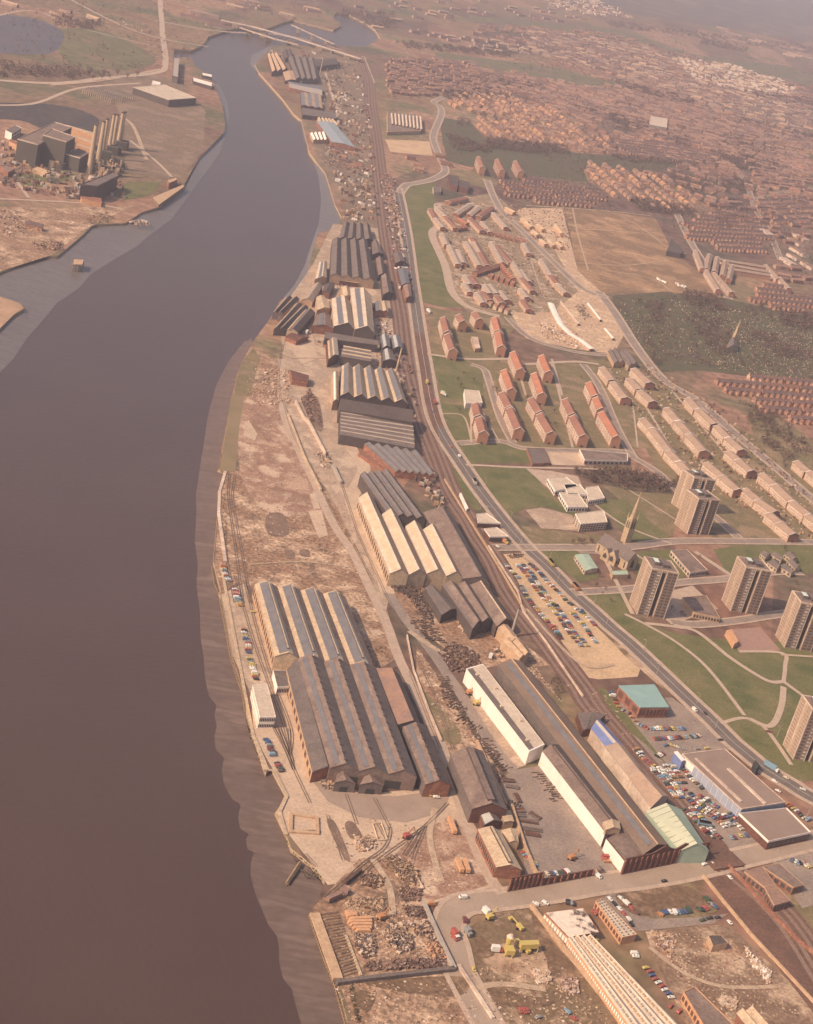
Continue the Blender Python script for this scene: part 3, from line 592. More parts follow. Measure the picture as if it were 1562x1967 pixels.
S("x 918,1593 962,1597 1003,1670 953,1665", 1, 8, 11, 'orange brick two storey workshop with a tan sheet roof beside the yard wall', name='brick_workshop', cat='workshop', rl=tan, rr=tan, wall=brick, gable=brick, winL=13, monitor=.8)
S("p 560,765 680,755 690,850 620,845", 1, 6, 7.5, 'small tan roofed outhouse behind the brick workshop', name='outhouse', rl=tan, wall=tanb)
S("p 555,620 630,615 655,690 580,695", 1, 6, 6.6, 'small tan box roofed store beside the engine house', name='store_shed', rl=tan, wall=tanb)
# white-clad sheds and the long brown one
flat("x 896,1285 928,1276 1046,1430 1017,1443", 11, 'long white walled shed with a cream flat roof and grey edge strip', 'factory shed', 'white_clad_shed', wall=white, roof=whiter, parapet=.25, pmat=white, rooftop=5)
mb = MB(); q = W("x 898,1286 908,1283 1027,1438 1017,1442", 11.1); mb.slab(q, .05, slate); single('x', mb, 'tmp', 'tmp')
o = COL.objects[-1]; rt_ = [k for k in COL.objects if k.name == 'white_clad_shed'][0]; o.name = 'roof_strip'; o.parent = rt_; o.location = o.location - rt_.location
for k_ in ('label', 'category'): del o[k_]
S("x 1042,1443 1073,1430 1190,1577 1163,1599", 1, 11, 13.5, 'long shed with a blazing white side wall and dark brown roof above the works yard', name='white_walled_shed', rl=bloom, rr=slated, wall=white, gable=white, monitor=.7)
S("x 957,1277 1003,1271 1283,1622 1236,1640", 1, 11, 15, 'longest brown shed, reaching from the tall chimney to the brick street front', rl=M('brown_roof', (.20,.135,.10), (.165,.11,.085), .05), rr=M('brown_roof2', (.215,.145,.105), (.17,.115,.09), .05), wall=slate, gable=brickd, sky_=True, sk=(.45,.75), ridgecap=tanb)
flat("x 1165,1611 1199,1592 1236,1641 1200,1654", 9, 'flat roofed corner block with a white side wall on the street front', 'factory block', 'corner_block', wall=brickd, roof=bloom, win=[(3, 2, 6, glass)])
o = W("x 1165,1611 1200,1654", 9); mb = MB(); a, b = o; nr_ = (b - a).cross(V((0,0,1))).normalized(); nr_ = -nr_ if nr_.x > 0 else nr_
vs = [up(p + nr_*.2, z) for z in (.1, 8.9) for p in (a, b)]; mb.face([vs[0], vs[1], vs[3], vs[2]], white)
cb = [k for k in COL.objects if k.name == 'corner_block'][0]; part('painted_wall', mb, cb)
S("p 1320,700 1445,695 1455,750 1340,755", 1, 13, 15, 'small tan roof house perched between the white walled shed and the corner block', name='roof_house', cat='roof house', rl=tan, wall=tanb, base=9)
S("m 1390,1248 1455,1180 q 140,122 x 1162,1433", 1, 10, 13, 'blue sheeted end of the long pale shed beside the railway', rl=bluer, rr=bluer, wall=paler, rp=.55, lit=[(.70,.98,'l')], ltmat=M('pale_strip', (.5,.42,.36), fine=.1), winL=0)
S("x 1162,1434 1198,1432 1238,1484 1211,1495", 1, 10, 13, 'mottled tan middle length of the pale shed beside the railway', rl=M('mottled_sheet', (.33,.22,.165), (.42,.30,.22), .05), wall=paler, rp=.6)
S("x 1211,1496 1238,1485 1283,1528 1250,1551", 1, 10, 14, 'wider tan length of the pale shed, just before the pale green sheeting', rl=M('mottled_sheet2', (.42,.28,.20), (.34,.22,.16), .05), wall=paler, rp=.55)
rt_ = S("x 1241,1559 1310,1556 1362,1634 1305,1634", 1, 10, 16, 'pale green and white striped shed at the street corner by the railway bridge', rl=palegreen, rr=greenr, wall=greenr, gable=greenr)
q = W("x 1241,1559 1310,1556 1362,1634 1305,1634", 10)
for k in range(8):
    t = (k + .5)/8; a, r_ = up(lerp4(q, 0, t), 10.1), up(lerp4(q, .5, t), 16.1); mb = MB(); mb.bar(a, r_, .18, slate, n=4); part('roof_seam', mb, rt_)
# street front: brick screen wall with stepped gables and buttresses
def screen(s, h, label, n, mat=brickd, gab=()):
    a, b = W(s); c = (a + b)/2; rt = root('brick_street_wall', c, label, 'wall'); ax = (b - a).normalized(); nr = V((ax.y, -ax.x, 0)); nr = -nr if nr.y > 0 else nr
    mb = MB(); mb.prism([a, b, b - nr*.8, a - nr*.8], 0, h, mat)
    for t0, t1, e in gab:
        p, r_ = a.lerp(b, t0), a.lerp(b, t1); m_ = (p + r_)/2; P = [up(p, h), up(r_, h), up(m_, h + e)]; Q = [x - nr*.8 for x in P]; mb.add(P + Q, [(0,1,2), (5,4,3), (1,4,5,2), (0,2,5,3)], mat)
    part('wall', mb, rt)
    for k in range(n + 1):
        p = a.lerp(b, k/n); mb = MB(); mb.prism([p - ax*.5 + nr*.6, p + ax*.5 + nr*.6, p + ax*.5 + nr*.03, p - ax*.5 + nr*.03], 0, h*.92, brick); part('buttress', mb, rt)
    return rt
screen("x 1193,1680 1356,1647", 12, 'tall dark brick factory front with buttresses facing the cross street', 16, gab=((.3,.56,4), (.58,.78,3)))
screen("p 605,1222 845,1180", 10, 'tall ruined brick wall with buttresses at the yard corner', 7)
screen("p 850,1180 1240,1105", 5, 'lower brick yard wall between the tall ruined wall and the yard gate', 8)
# white office block and its neighbour by the river
flat("l 333,922 440,912 507,1160 388,1160", 9, 'two storey white office block standing alone on the riverside', 'office block', 'office_block', wall=white, roof=whiter, parapet=.3, pmat=white, win=[(2, 2, 9, darkp), (3, 2, 14, paler)])
flat("l 488,812 585,812 608,932 520,935", 6, 'small grey roofed block with a white side wall beside the tan shed', 'office block', 'small_office', wall=white, roof=slate, parapet=.2, win=[(2, 1, 7, darkp)])
# tan and dark group in the middle
for s_, lb in (("x 689,957 716,953 785,1104 749,1101", 'leftmost cream topped bay of the sunlit shed group, with a buttressed side wall'), ("x 734,988 762,985 819,1103 786,1103", 'second cream topped bay from the left in the sunlit shed group'),
               ("x 779,1011 808,1008 856,1105 820,1101", 'third cream topped bay from the left in the sunlit shed group'), ("x 812,1018 842,1014 889,1109 857,1106", 'fourth cream topped bay from the left, against the big dark shed')):
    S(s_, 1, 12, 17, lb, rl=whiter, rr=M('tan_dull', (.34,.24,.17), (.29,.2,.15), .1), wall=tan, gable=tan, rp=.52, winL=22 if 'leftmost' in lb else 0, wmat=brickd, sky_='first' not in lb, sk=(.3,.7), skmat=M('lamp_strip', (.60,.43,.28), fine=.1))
S("x 813,985 866,984 941,1124 889,1111", 1, 12, 18, 'big plain dark shed on the railway side of the sunlit group', rl=bloom, rr=slate, wall=slated, ridgecap=slate, rp=.62)
S("x 692,912 748,905 818,998 746,988", 4, 12, 15, 'weathered black and grey four bay shed behind the sunlit group', rl=slate, rr=slated, wall=slated, sky_=True, sk=(.5,.85), vents=5)
S("x 700,853 802,866 838,915 760,906", 6, 6, 9, 'low saw-edged workshop of six bays beside the railway', rl=slate, rr=tan, wall=brick, gable=brick, sky_=True, sk=(.3,.95))
S("i 990,30 1520,105 1535,200 988,108", 1, 14, 20, 'dark transverse shed with one long black roof slope', cross=True, rl=slated, rr=slated, wall=slated, rp=.45)
S("i 992,132 1530,205 1545,395 990,292", 6, 10, 12.5, 'six ridged grey shed with pale stripes running across it', cross=True, rl=slate, rr=slate, wall=slated, rp=.3, lit=[(.02,.25,'r')], ltmat=M('pale_sheet', (.40,.30,.24), fine=.15))
S("f 690,1262 1095,1312 1185,1545 680,1482", 5, 13, 18, 'five bay shed of tan sheeting and grey rooflights north of the black transverse shed', rl=tan, rr=M('tan_mid', (.42,.3,.21), fine=.15), wall=slated, gable=slated, sky_=True, sk=(.35,.95))
S("f 622,1312 665,1308 668,1520 625,1525", 1, 10, 12, 'narrow cream strip building along the left edge of the five bay shed', rl=tan, wall=tanb, sky_=True, sk=(.3,.7), skmat=white)
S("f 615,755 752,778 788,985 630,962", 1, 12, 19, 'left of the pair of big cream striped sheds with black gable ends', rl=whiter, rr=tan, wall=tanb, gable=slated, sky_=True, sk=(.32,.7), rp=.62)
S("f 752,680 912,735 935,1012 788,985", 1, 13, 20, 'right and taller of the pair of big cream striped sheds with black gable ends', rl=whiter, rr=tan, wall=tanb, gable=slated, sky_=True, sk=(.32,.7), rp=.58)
S("f 690,675 745,672 760,740 705,745", 1, 12, 15, 'short cream bay tucked behind the pair of big striped sheds', rl=tan, wall=tanb)
S("f 620,312 882,322 935,622 602,582", 4, 11, 15, 'large dull black four bay shed near the top of the works', rl=slate, rr=slated, wall=slated, gable=tanb, vents=10)
S("f 700,188 900,205 925,318 668,305", 4, 10, 13, 'farthest black shed of the works, four narrow bays', rl=slate, rr=slated, wall=slated, vents=6)
S("f 915,320 960,325 1005,420 920,425", 1, 8, 11, 'dark store between the black sheds and the railway', rl=slate, wall=slated)
S("f 945,455 1000,450 1020,580 965,580", 1, 8, 11, 'plum roofed store beside the railway, far one of two', rl=bloom, rr=slated, wall=slated)
S("f 985,585 1045,580 1075,715 1000,725", 1, 8, 11, 'plum roofed store beside the railway, near one of two', rl=bloom, rr=slated, wall=slated)
S("f 1070,415 1140,410 1160,475 1095,490", 1, 7, 9, 'grey hipped shed across the railway from the black sheds', rl=slate, wall=brickd)
S("f 1110,540 1180,530 1200,640 1140,655", 1, 7, 9, 'blue grey roofed shed across the railway beside the main road', rl=skyl, wall=brickd)
S("f 1150,660 1205,650 1215,740 1175,750", 1, 7, 9, 'rusty roofed shed across the railway, next to the blue grey one', rl=pinkr, wall=brick)
S("f 520,485 580,483 578,600 490,608", 1, 9, 12, 'cream gabled shed standing near the river edge', rl=whiter, rr=tan, wall=tanb, sky_=True, sk=(.4,.8), rp=.6)
S("f 482,645 548,658 472,782 390,765", 1, 7, 10.5, 'barrel roofed tan shed angled along the river', rl=M('barrel', (.36,.26,.20), fine=.12), wall=tanb)
S("f 500,745 560,735 605,825 505,842", 1, 11, 13, 'square cream topped block beside the big striped sheds', rl=tan, wall=tanb)
S("f 500,875 600,880 625,978 470,958", 1, 9, 12, 'brown roofed shed with a brick red gable and bluish rooflight', rl=bloom, wall=brick, gable=brick, sky_=True, sk=(.4,.8), rp=.6)
S("f 270,745 372,757 250,868 172,862", 2, 8, 11, 'outermost angled shed on the point, with a grey rounded end', rl=slate, rr=slated, wall=tanb, gable=M('zinc', (.30,.25,.24), fine=.1), lit=[(0,.3,'l')])
S("f 345,792 440,828 268,985 182,982", 2, 8, 11, 'middle angled shed on the point with cream stripes', rl=slate, rr=slated, wall=tanb, gable=slate, lit=[(0,.35,'l')])
S("f 412,838 492,862 362,1008 278,992", 1, 8, 11.5, 'innermost angled shed on the point with a tan gable end', rl=slate, rr=slated, wall=slated, gable=tan, lit=[(0,.3,'l')])
S("f 265,1040 345,1010 440,1045 350,1075", 1, 5, 6.5, 'low brick shed at the foot of the angled sheds', rl=brickd, wall=brick)
S("f 570,1005 965,1072 960,1105 560,1052", 1, 9, 12, 'dark transverse shed in front of the pair of striped sheds', cross=True, rl=slate, wall=slated)
S("f 582,1075 655,1055 668,1178 592,1208", 1, 10, 13, 'cream and brown gabled shed left of the banded roof', rl=tan, rr=whiter, wall=brickd, sky_=True, sk=(.3,.7), skmat=bloom)
S("f 705,1112 905,1148 908,1228 685,1190", 3, 10, 12, 'banded roof of three cross ridges with pale stripes', cross=True, rl=slate, rr=slate, wall=slated, rp=.3, lit=[(.02,.35,'r')], ltmat=tan)
S("f 977,1037 1042,1032 1057,1120 995,1128", 1, 8, 11, 'grey shed with a square pale rooflight, left of two by the small chimney', rl=skyl, wall=slated, sky_=True, sk=(.3,.85), skmat=skylp)
S("f 1060,1040 1125,1042 1152,1130 1078,1130", 1, 8, 11, 'grey shed with a square pale rooflight, right of two by the small chimney', rl=skyl, wall=slated, sky_=True, sk=(.3,.85), skmat=skylp)
S("f 998,1142 1065,1140 1105,1225 1000,1222", 1, 9, 11.5, 'square dark house with a pale rooflight below the two grey sheds', rl=slate, wall=slated, sky_=True, sk=(.3,.85), skmat=skylp)
S("f 940,780 985,785 1000,850 945,850", 1, 8, 10, 'grey topped small shed right of the taller striped shed', rl=skyl, rr=tan, wall=brick)
S("f 985,780 1025,782 1040,855 1000,850", 1, 8, 10, 'cream topped small shed beside the railway sidings', rl=tan, wall=brick)
S("f 560,650 640,640 600,720 545,700", 1, 7, 9, 'dark low foundry roof behind the square cream block', rl=slated, wall=brickd)
S("f 680,590 820,610 815,640 675,620", 1, 6, 8, 'low tan strip building under the large black shed', cross=True, rl=tanb, wall=brickd)
S("f 300,1290 440,1330 435,1380 320,1360", 1, 6, 8, 'rusty roofed hut in the cleared yard', cross=True, rl=brickd, wall=brick)
S("m 272,170 386,168 572,443 500,496", 1, 10, 14, 'left bay of the three dark sheds by the tall steel chimney', rl=bloom, rr=slate, wall=slated, lit=[(.0,.3,'l')], ltmat=slate)
S("m 388,166 480,170 643,430 574,443", 1, 11, 14, 'middle bay of the three dark sheds by the tall steel chimney', rl=bloom, rr=slate, wall=slated)
S("m 482,170 620,190 800,440 680,480", 1, 10, 15, 'right bay, glazed ridge, of the three dark sheds by the tall steel chimney', rl=bloom, rr=slate, wall=slated, gable=brickd, lit=[(.9,1,'l')])
S("m 142,192 215,180 375,348 268,392", 1, 8, 10, 'small detached shed half grey and half tan beside the three dark sheds', rl=slate, rr=slate, wall=slated, rp=.6)
S("m 690,490 762,467 845,570 780,600", 1, 9, 11, 'tan roofed boiler house at the foot of the tall steel chimney', rl=tanb, wall=tanb)
S("m 720,585 850,570 925,678 855,718", 2, 9, 11, 'tan roofed pair of bays between the steel chimney and the long brown shed', rl=tanb, rr=tan, wall=tanb)
S("m 1285,1130 1500,1140 1380,1250 1330,1260", 1, 6, 7, 'grey concrete loading dock beside the blue shed', rl=slate, wall=brickd)
for s_, h0, lb in (("m 787,555 852,350", 24.5, 'tall pale steel chimney between the dark sheds and the railway'), ("f 1098,1300 1140,1125", 27.5, 'slim cream chimney near the sidings'), ("b 835,570 855,485", 40, 'slim pale chimney among the far upstream sheds')):
    p = px(s_)[0]; g_ = G(*p); rt = root('factory_chimney', g_, lb, 'chimney'); mb = MB(); mb.bar(g_, g_ + V((0,0,h0)), 1.3, tan if h0 > 25 else steel, .8, 10); part('shaft', mb, rt)
    mb = MB(); mb.bar(g_ + V((0,0,h0)), g_ + V((0,0,h0+.8)), 1.0, slated, n=10); part('cap', mb, rt)
# far upstream sheds
S("b 445,410 520,400 600,520 480,540", 3, 9, 13, 'ribbed brown shed on the far river point', rl=tanb, rr=slated, wall=brickd)
S("b 600,430 800,440 830,600 660,590", 4, 9, 13, 'blackened four bay works on the far river point', rl=slate, rr=slated, wall=slated)
S("b 760,450 960,430 970,480 800,500", 1, 10, 13, 'long black shed right of the blackened works', cross=True, rl=slated, wall=slated)
S("b 560,380 620,370 640,430 580,440", 2, 8, 11, 'small dark sheds at the tip of the far point', rl=slated, wall=slated)
S("b 560,540 650,530 660,600 580,605", 1, 7, 9, 'brown hut roof below the ribbed shed', rl=tanb, wall=brickd)
S("b 600,610 850,650 855,715 610,655", 1, 8, 10, 'long pale grey shed lying across the far bank', cross=True, rl=skyl, rr=steel, wall=brick)
S("b 695,695 845,710 860,815 700,790", 3, 7, 9, 'grey shed with an ochre middle bay on the far bank', rl=skyl, rr=sand, wall=brickd)
S("b 705,808 950,845 960,890 710,860", 1, 8, 10, 'narrow dark cross shed upstream of the bluish roof', cross=True, rl=slate, wall=slated)
S("b 820,880 940,890 990,945 830,910", 5, 6, 8, 'ribbed low sheds against the bluish roof', rl=tan, rr=slate, wall=tanb)
S("b 815,910 950,925 1105,1105 930,1065", 1, 8, 10, 'large bluish grey flat roofed store upstream', rl=M('bluish_roof', (.30,.33,.36), fine=.06), wall=brick, gable=brick)
S("b 765,1000 880,990 900,1050 790,1050", 4, 6, 8, 'low white ribbed sheds left of the bluish roof', rl=white, rr=slate, wall=tanb)
flat("b 1345,840 1562,860 x 808,252 b 1345,990", 6, 'pale multi ridged factory beside the sand field', 'factory', 'pale_factory', wall=tanb, roof=bloom)
for k in range(9):
    x0 = 1370 + k*27
    S(f"b {x0},{850+k*3} {x0+16},{852+k*3} {x0+24},{930+k*5} {x0+8},{930+k*5}", 1, 8, 9.5, f'white ridge roof on the pale factory beside the sand field, {nth(k)} from its left end', name='ridge_roof', cat='roof', rl=whiter, wall=tanb, group='white ridge roofs of the pale factory', base=5)
# buildings by Scotswood road side: two white flat canopies (filling station and workshop)
flat("j 530,890 600,882 710,962 540,955", 5, 'long white flat roof beside the railway, far one of two by the main road', 'garage', 'roadside_garage', wall=brickd, roof=whiter, pmat=white)
flat("j 585,1000 680,990 770,1060 630,1060", 5, 'white flat roofed garage, near one of two by the main road', 'garage', 'roadside_garage', wall=brickd, roof=whiter, pmat=white, win=[(2, 1, 5, glass)])
flat("j 403,730 415,728 470,845 455,850", 3, 'long white boundary wall between railway and main road', 'wall', 'boundary_wall', wall=white, roof=white, parapet=0)
# retail sheds, teal-roofed block
flat("n 105,925 372,917 482,1087 265,1088", 9.5, 'brick block with a flat teal roof beside the main road', 'warehouse', 'teal_roofed_block', wall=brick, roof=teal, parapet=.15, pmat=teal, win=[(2, 1, 8, brickd), (3, 1, 3, brickd)])
rt_ = flat("q 580,190 900,152 1355,552 1025,603", 8.5, 'large brown flat roofed superstore with bluish panelled side', 'superstore', 'superstore', wall=bluep, roof=M('felt_roof', (.27,.19,.155), (.24,.165,.135), .08, fine=.12), parapet=.4, pmat=paler)
q = W("q 580,190 900,152 1355,552 1025,603", 8.5); a, b = q[0], q[3]; nr_ = (b-a).cross(V((0,0,1))).normalized(); nr_ = -nr_ if nr_.x > 0 else nr_
for k in range(12):
    p = a.lerp(b, (k+.5)/12) + nr_*.15; mb = MB(); mb.bar(up(p, 0), up(p, 8.4), .16, white, n=4); part('panel_rib', mb, rt_)
for s_ in ("q 675,222 690,220 1035,545 1015,548", "q 915,298 935,296 1215,560 1195,565"):
    mb = MB(); qq = W(s_, 9); mb.prism([up(p, 0) for p in qq], 8.62, 9.3, paler); part('roof_upstand', mb, rt_)
mb = MB(); p, r_ = a.lerp(b, .06) + nr_*.3, a.lerp(b, .22) + nr_*.3; mb.face([up(p, 3), up(r_, 3), up(r_, 8), up(p, 8)], white); part('blank_sign_board', mb, rt_)
flat("q 1005,640 1362,600 1542,782 1225,850", 6.5, 'lower brown flat roofed store with a deep white fascia', 'store', 'annex_store', wall=brickd, roof=MATS['felt_roof'], parapet=1.0, pmat=white, win=[(2, 1, 9, glass)])
flat("q 520,172 545,168 600,235 580,240", 8, 'short blue and white entrance block of the superstore', 'entrance block', 'entrance_block', wall=MATS['blue_sheet'], roof=white, parapet=.2, pmat=white)
flat("q 1115,250 1130,235 1165,270 1140,300", 6, 'dark advertisement hoarding by the main road', 'hoarding', 'hoarding', wall=darkp, roof=darkp, parapet=0)
# courtyard brick building right
for s_, lb in (("q 1045,1070 1180,1035 1280,1170 1200,1190", 'left wing'), ("q 1182,1035 1310,1010 1492,1170 1415,1190", 'right wing'), ("q 1200,1192 1280,1172 1390,1290 1270,1325", 'near wing')):
    flat(s_, 6, f'{lb} of the brick courtyard building beside the viaduct', 'office', 'courtyard_wing', wall=brick, roof=pinkr if lb != 'right wing' else bloom, parapet=.3, pmat=tanb, win=[(3, 1, 5, glass), (2, 1, 4, glass)])
# works in the lower right corner
flat("s 890,540 1245,498 1390,722 1110,770", 6, 'factory front with a weather-stained white flat roof', 'factory', 'stained_roof_block', wall=tanb, roof=M('stained_roof', (.70,.56,.45), (.60,.47,.38), .09, (.10,.07,.06), fs=.5, lo=.46, hi=.56, fine=.12), parapet=.3, win=[(3, 1, 9, white), (2, 1, 6, glass)], pmat=brick)
rt_ = S("s 1105,780 1335,765 x 1345,2010 1240,2015", 4, 6, 8.2, 'long cream ridged factory with rows of rooflights along the bottom edge', rl=whiter, rr=M('cream_roof', (.60,.47,.37), fine=.1), wall=sawn, winL=40, wmat=white)
q = W("s 1105,780 1335,765 x 1345,2010 1240,2015", 6)
for i in range(4):
    for k in range(24):
        t = (k + .5)/24; a = up(lerp4(q, (i+.24)/4, t), 7.25); mb = MB(); ax = (q[3]-q[0]).normalized(); mb.box(a, 1.5, 2.6, .28, tanb if i % 2 else steel, math.atan2(ax.y, ax.x)+1.57); part('rooflight', mb, rt_)
rt_ = flat("p 1268,1290 1312,1272 t 240,605 130,628", 5.5, 'narrow tan building with a spotted roof beside the parked cars', 'workshop', 'spotted_roof_workshop', wall=sawn, roof=whiter, parapet=.2, win=[(3, 1, 10, brickd)])
q = W("p 1268,1290 1312,1272 t 240,605 130,628", 5.5)
for i in range(3):
    for k in range(14):
        a = up(lerp4(q, (i+.5)/3, (k+.5)/14), 5.6); mb = MB(); mb.box(a, .9, .9, .3, slate); part('rooflight', mb, rt_)
flat("t 590,1040 672,1000 x 1430,1990 x 1370,2000", 6, 'flat brown roofed building with an orange side wall at the lower right edge', 'building', 'brown_roofed_building', wall=sawn, roof=bloom, win=[(3, 1, 10, brickd)])
flat("t 778,615 872,613 922,672 812,690", 5, 'lone brick hut with a dark roof on the waste ground', 'hut', 'brick_hut', wall=tanb, roof=slated, parapet=.3)
S("t 990,1200 1130,1165 1280,1330 1100,1340", 2, 6, 9, 'grey and tan gabled sheds cut by the bottom edge', rl=tan, rr=slate, wall=brick)
S("p 1270,1040 1300,1030 1330,1055 1280,1065", 1, 3, 4, 'small gatehouse at the yard gate', name='gatehouse', cat='gatehouse', rl=slate, wall=tanb)
# batching plant in yellow
g0 = G(*px("s 560,880")[0]); rt = root('batching_plant', g0, 'yellow concrete batching plant with silo, cone and hopper', 'batching plant')
Y = MATS['paint_yellow']; mb = MB(); p = G(*px("s 555,930")[0]); mb.box((p.x, p.y, 2), 5, 5, 3, Y, .3)
for dx in (-2, 2):
    for dy in (-2, 2): mb.bar((p.x+dx, p.y+dy, 0), (p.x+dx, p.y+dy, 2), .3, Y)
part('hopper', mb, rt)
p = G(*px("s 540,880")[0]); mb = MB(); mb.bar((p.x, p.y, 4), (p.x, p.y, 9), 1.5, Y, 2.2, 14); part('silo', mb, rt); mb = MB(); mb.bar((p.x, p.y, 9), (p.x, p.y, 10.6), 2.3, paler, 1.0, 14); part('silo_top', mb, rt)
q = W("s 660,795 835,790 845,830 680,838", 6); mb = MB(); mb.prism(q, 2.8, 6, Y); part('bin', mb, rt)
mb = MB()
for p in q: mb.bar(up(p, 0), up(p, 2.8), .3, Y)
part('bin_legs', mb, rt)
for s_, lb in (("s 720,900", 'yellow conveyor standing beside the batching plant'), ("s 660,690", 'yellow loading shovel with its bucket raised behind the batching plant')):
    p = G(*px(s_)[0]); rt = root('loading_shovel' if 'shovel' in lb else 'conveyor', p, lb, 'plant'); mb = MB(); mb.box((p.x, p.y, .8), 5, 2.4, 1.8, Y, 2.2); part('body', mb, rt)
    mb = MB(); mb.bar((p.x, p.y, 2), (p.x-5, p.y+3, 4), .4, Y); mb.box((p.x-6, p.y+3.5, 2.5), 2, 2.6, 1.4, Y, 2.2); part('arm', mb, rt)
    for dx, dy in ((1.5,1.5),(1.5,-1.5),(-1.5,1.5),(-1.5,-1.5)):
        mb = MB(); mb.bar((p.x+dx, p.y+dy-.3, .8), (p.x+dx, p.y+dy+.3, .8), .8, tyre, n=10); part('wheel', mb, rt)
# ================================================================ tower blocks
def tower(L, Mp, Rp, h, label):
    l, m_, r_ = G(*L), G(*Mp), G(*Rp); k_ = l + (r_ - m_); c = (l + r_) / 2; rt = root('tower_block', c, label, 'tower block', 'brown concrete tower blocks on the green')
    q = [l, k_, r_, m_]                              # FL, FR, NR, NL
    e = (r_ - m_); f = (l - m_); eu, fu = e.normalized(), f.normalized()
    # body: two wings either side of a recess on the near face, a slot on the left face
    mb = MB()
    def P(a, b): return m_ + e*a + f*b
    poly = [P(0,0), P(.40,0), P(.40,.10), P(.60,.10), P(.60,0), P(1,0), P(1,1), P(0,1), P(0,.56), P(.05,.56), P(.05,.50), P(0,.50)]
    poly = poly[::-1] if 0 else poly
    mb.prism(poly, 0, h, towerw, M('tower_roof', (.22,.155,.13), fine=.1)); part('body', mb, rt)
    mb = MB(); out = V((0,0,0)) - (eu*0 + fu) * .12
    for a0, a1 in ((.015,.385), (.615,.985)):
        A, B = P(a0, 0) + out, P(a1, 0) + out; C, D = P(a0, 0) - fu*0, P(a1, 0)
        mb.add([up(A, .5), up(B, .5), up(B, h-.8), up(A, h-.8), up(C, .5), up(D, .5), up(D, h-.8), up(C, h-.8)], [(0,1,2,3), (0,4,5,1), (1,5,6,2), (2,6,7,3), (3,7,4,0)], towerd)
    A, B = P(.42, .095), P(.58, .095); mb.face([up(A, .5), up(B, .5), up(B, h-3), up(A, h-3)], darkp); part('face_panel', mb, rt)
    NF = 15; fh = (h - 1.2) / NF
    for fl in range(NF):
        z = .6 + fl*fh + fh*.28
        for a0 in (.05, .24, .66, .84):
            A, B = P(a0, 0) + out*1.8, P(a0 + .12, 0) + out*1.8; mb = MB(); mb.add([up(A, z), up(B, z), up(B, z+fh*.5), up(A, z+fh*.5), up(A-out, z), up(B-out, z), up(B-out, z+fh*.5), up(A-out, z+fh*.5)], [(0,1,2,3),(0,4,5,1),(2,6,7,3)], winw if (fl*7+int(a0*10)) % 7 == 2 else glass); part('window', mb, rt)
    oe = -eu * .35
    for fl in range(NF):
        z = .6 + fl*fh + fh*.25
        for b0 in (.06, .62):
            A, B = P(0, b0) + oe*.4, P(0, b0 + .30) + oe*.4; mb = MB(); mb.add([up(A, z), up(B, z), up(B, z+fh*.5), up(A, z+fh*.5), up(A-oe*.4, z), up(B-oe*.4, z), up(B-oe*.4, z+fh*.5), up(A-oe*.4, z+fh*.5)], [(0,1,2,3),(0,4,5,1),(2,6,7,3)], MATS['window_dim'] if 'window_dim' in MATS else M('window_dim', (.22,.15,.12), (.34,.25,.2), .9, fine=.2)); part('window', mb, rt)
    mb = MB()
    for a, b in ((0,0), (0,.5), (0,.56), (0,1), (.4,0), (.6,0), (1,0)):
        p = P(a, b); mb.prism([p - eu*.3 - fu*.3, p + eu*.3 - fu*.3, p + eu*.3 + fu*.3, p - eu*.3 + fu*.3], 0, h + .6, paler)
    part('pilaster', mb, rt)
    mb = MB(); p = P(.3, .55); mb.prism([P(.2,.4), P(.38,.4), P(.38,.75), P(.2,.75)], h, h + 3.2, slate, M('lantern', (.62,.66,.60), fine=.05)); part('roof_lantern', mb, rt)
    mb = MB(); mb.prism([P(.5,.3), P(.74,.3), P(.74,.85), P(.5,.85)], h, h + 2.6, slated, slate); part('lift_house', mb, rt)
    mb = MB(); ring_ = [P(0,0), P(1,0), P(1,1), P(0,1)]
    for i in range(4):
        a, b = ring_[i], ring_[(i+1) % 4]; d_ = (c - (a+b)/2); d_.z = 0; d_.normalize(); mb.prism([a, b, b + d_*.4, a + d_*.4], h + .01*i, h + .9 + .01*i, paler)
    part('parapet', mb, rt)
    return rt
tower((1209.2,1156.2), (1223.4,1180.4), (1274.6,1189), 43, 'brown tower block nearest the church, its shadow on a flat dark roof')
tower((1386.6,1153.1), (1403,1174), (1452.4,1182), 43, 'brown tower block beside the cream clustered cottages, in the middle of the green')
tower((1489.9,1220.7), (1506.4,1244), (1557,1252), 43, 'brown tower block at the right edge standing level with the paved play court')
tower((1504,1431), (1523,1459), (1575,1467), 43, 'nearest brown tower block, cut by the right edge below the fan of paths')
tower((1296,1006.8), (1320,1026), (1360,1028), 37, 'front tower block of the overlapping pair below the terraces')
tower((1290,967), (1312,983), (1353,988), 37, 'rear tower block of the overlapping pair below the terraces')
flat("n 580,268 760,250 865,420 668,380", 5, 'flat dark roofed hall in the shadow of the tower beside the church', 'hall', 'community_hall', wall=tanb, roof=bloom, pmat=tanb, win=[(2, 1, 9, darkp)])
flat("k 495,1165 615,1155 770,1310 640,1330", 5, 'brown roofed block with a long cream front beside the church green', 'library', 'low_library', wall=paler, roof=bloom, pmat=paler, win=[(3, 1, 8, glass), (2, 1, 9, darkp)])
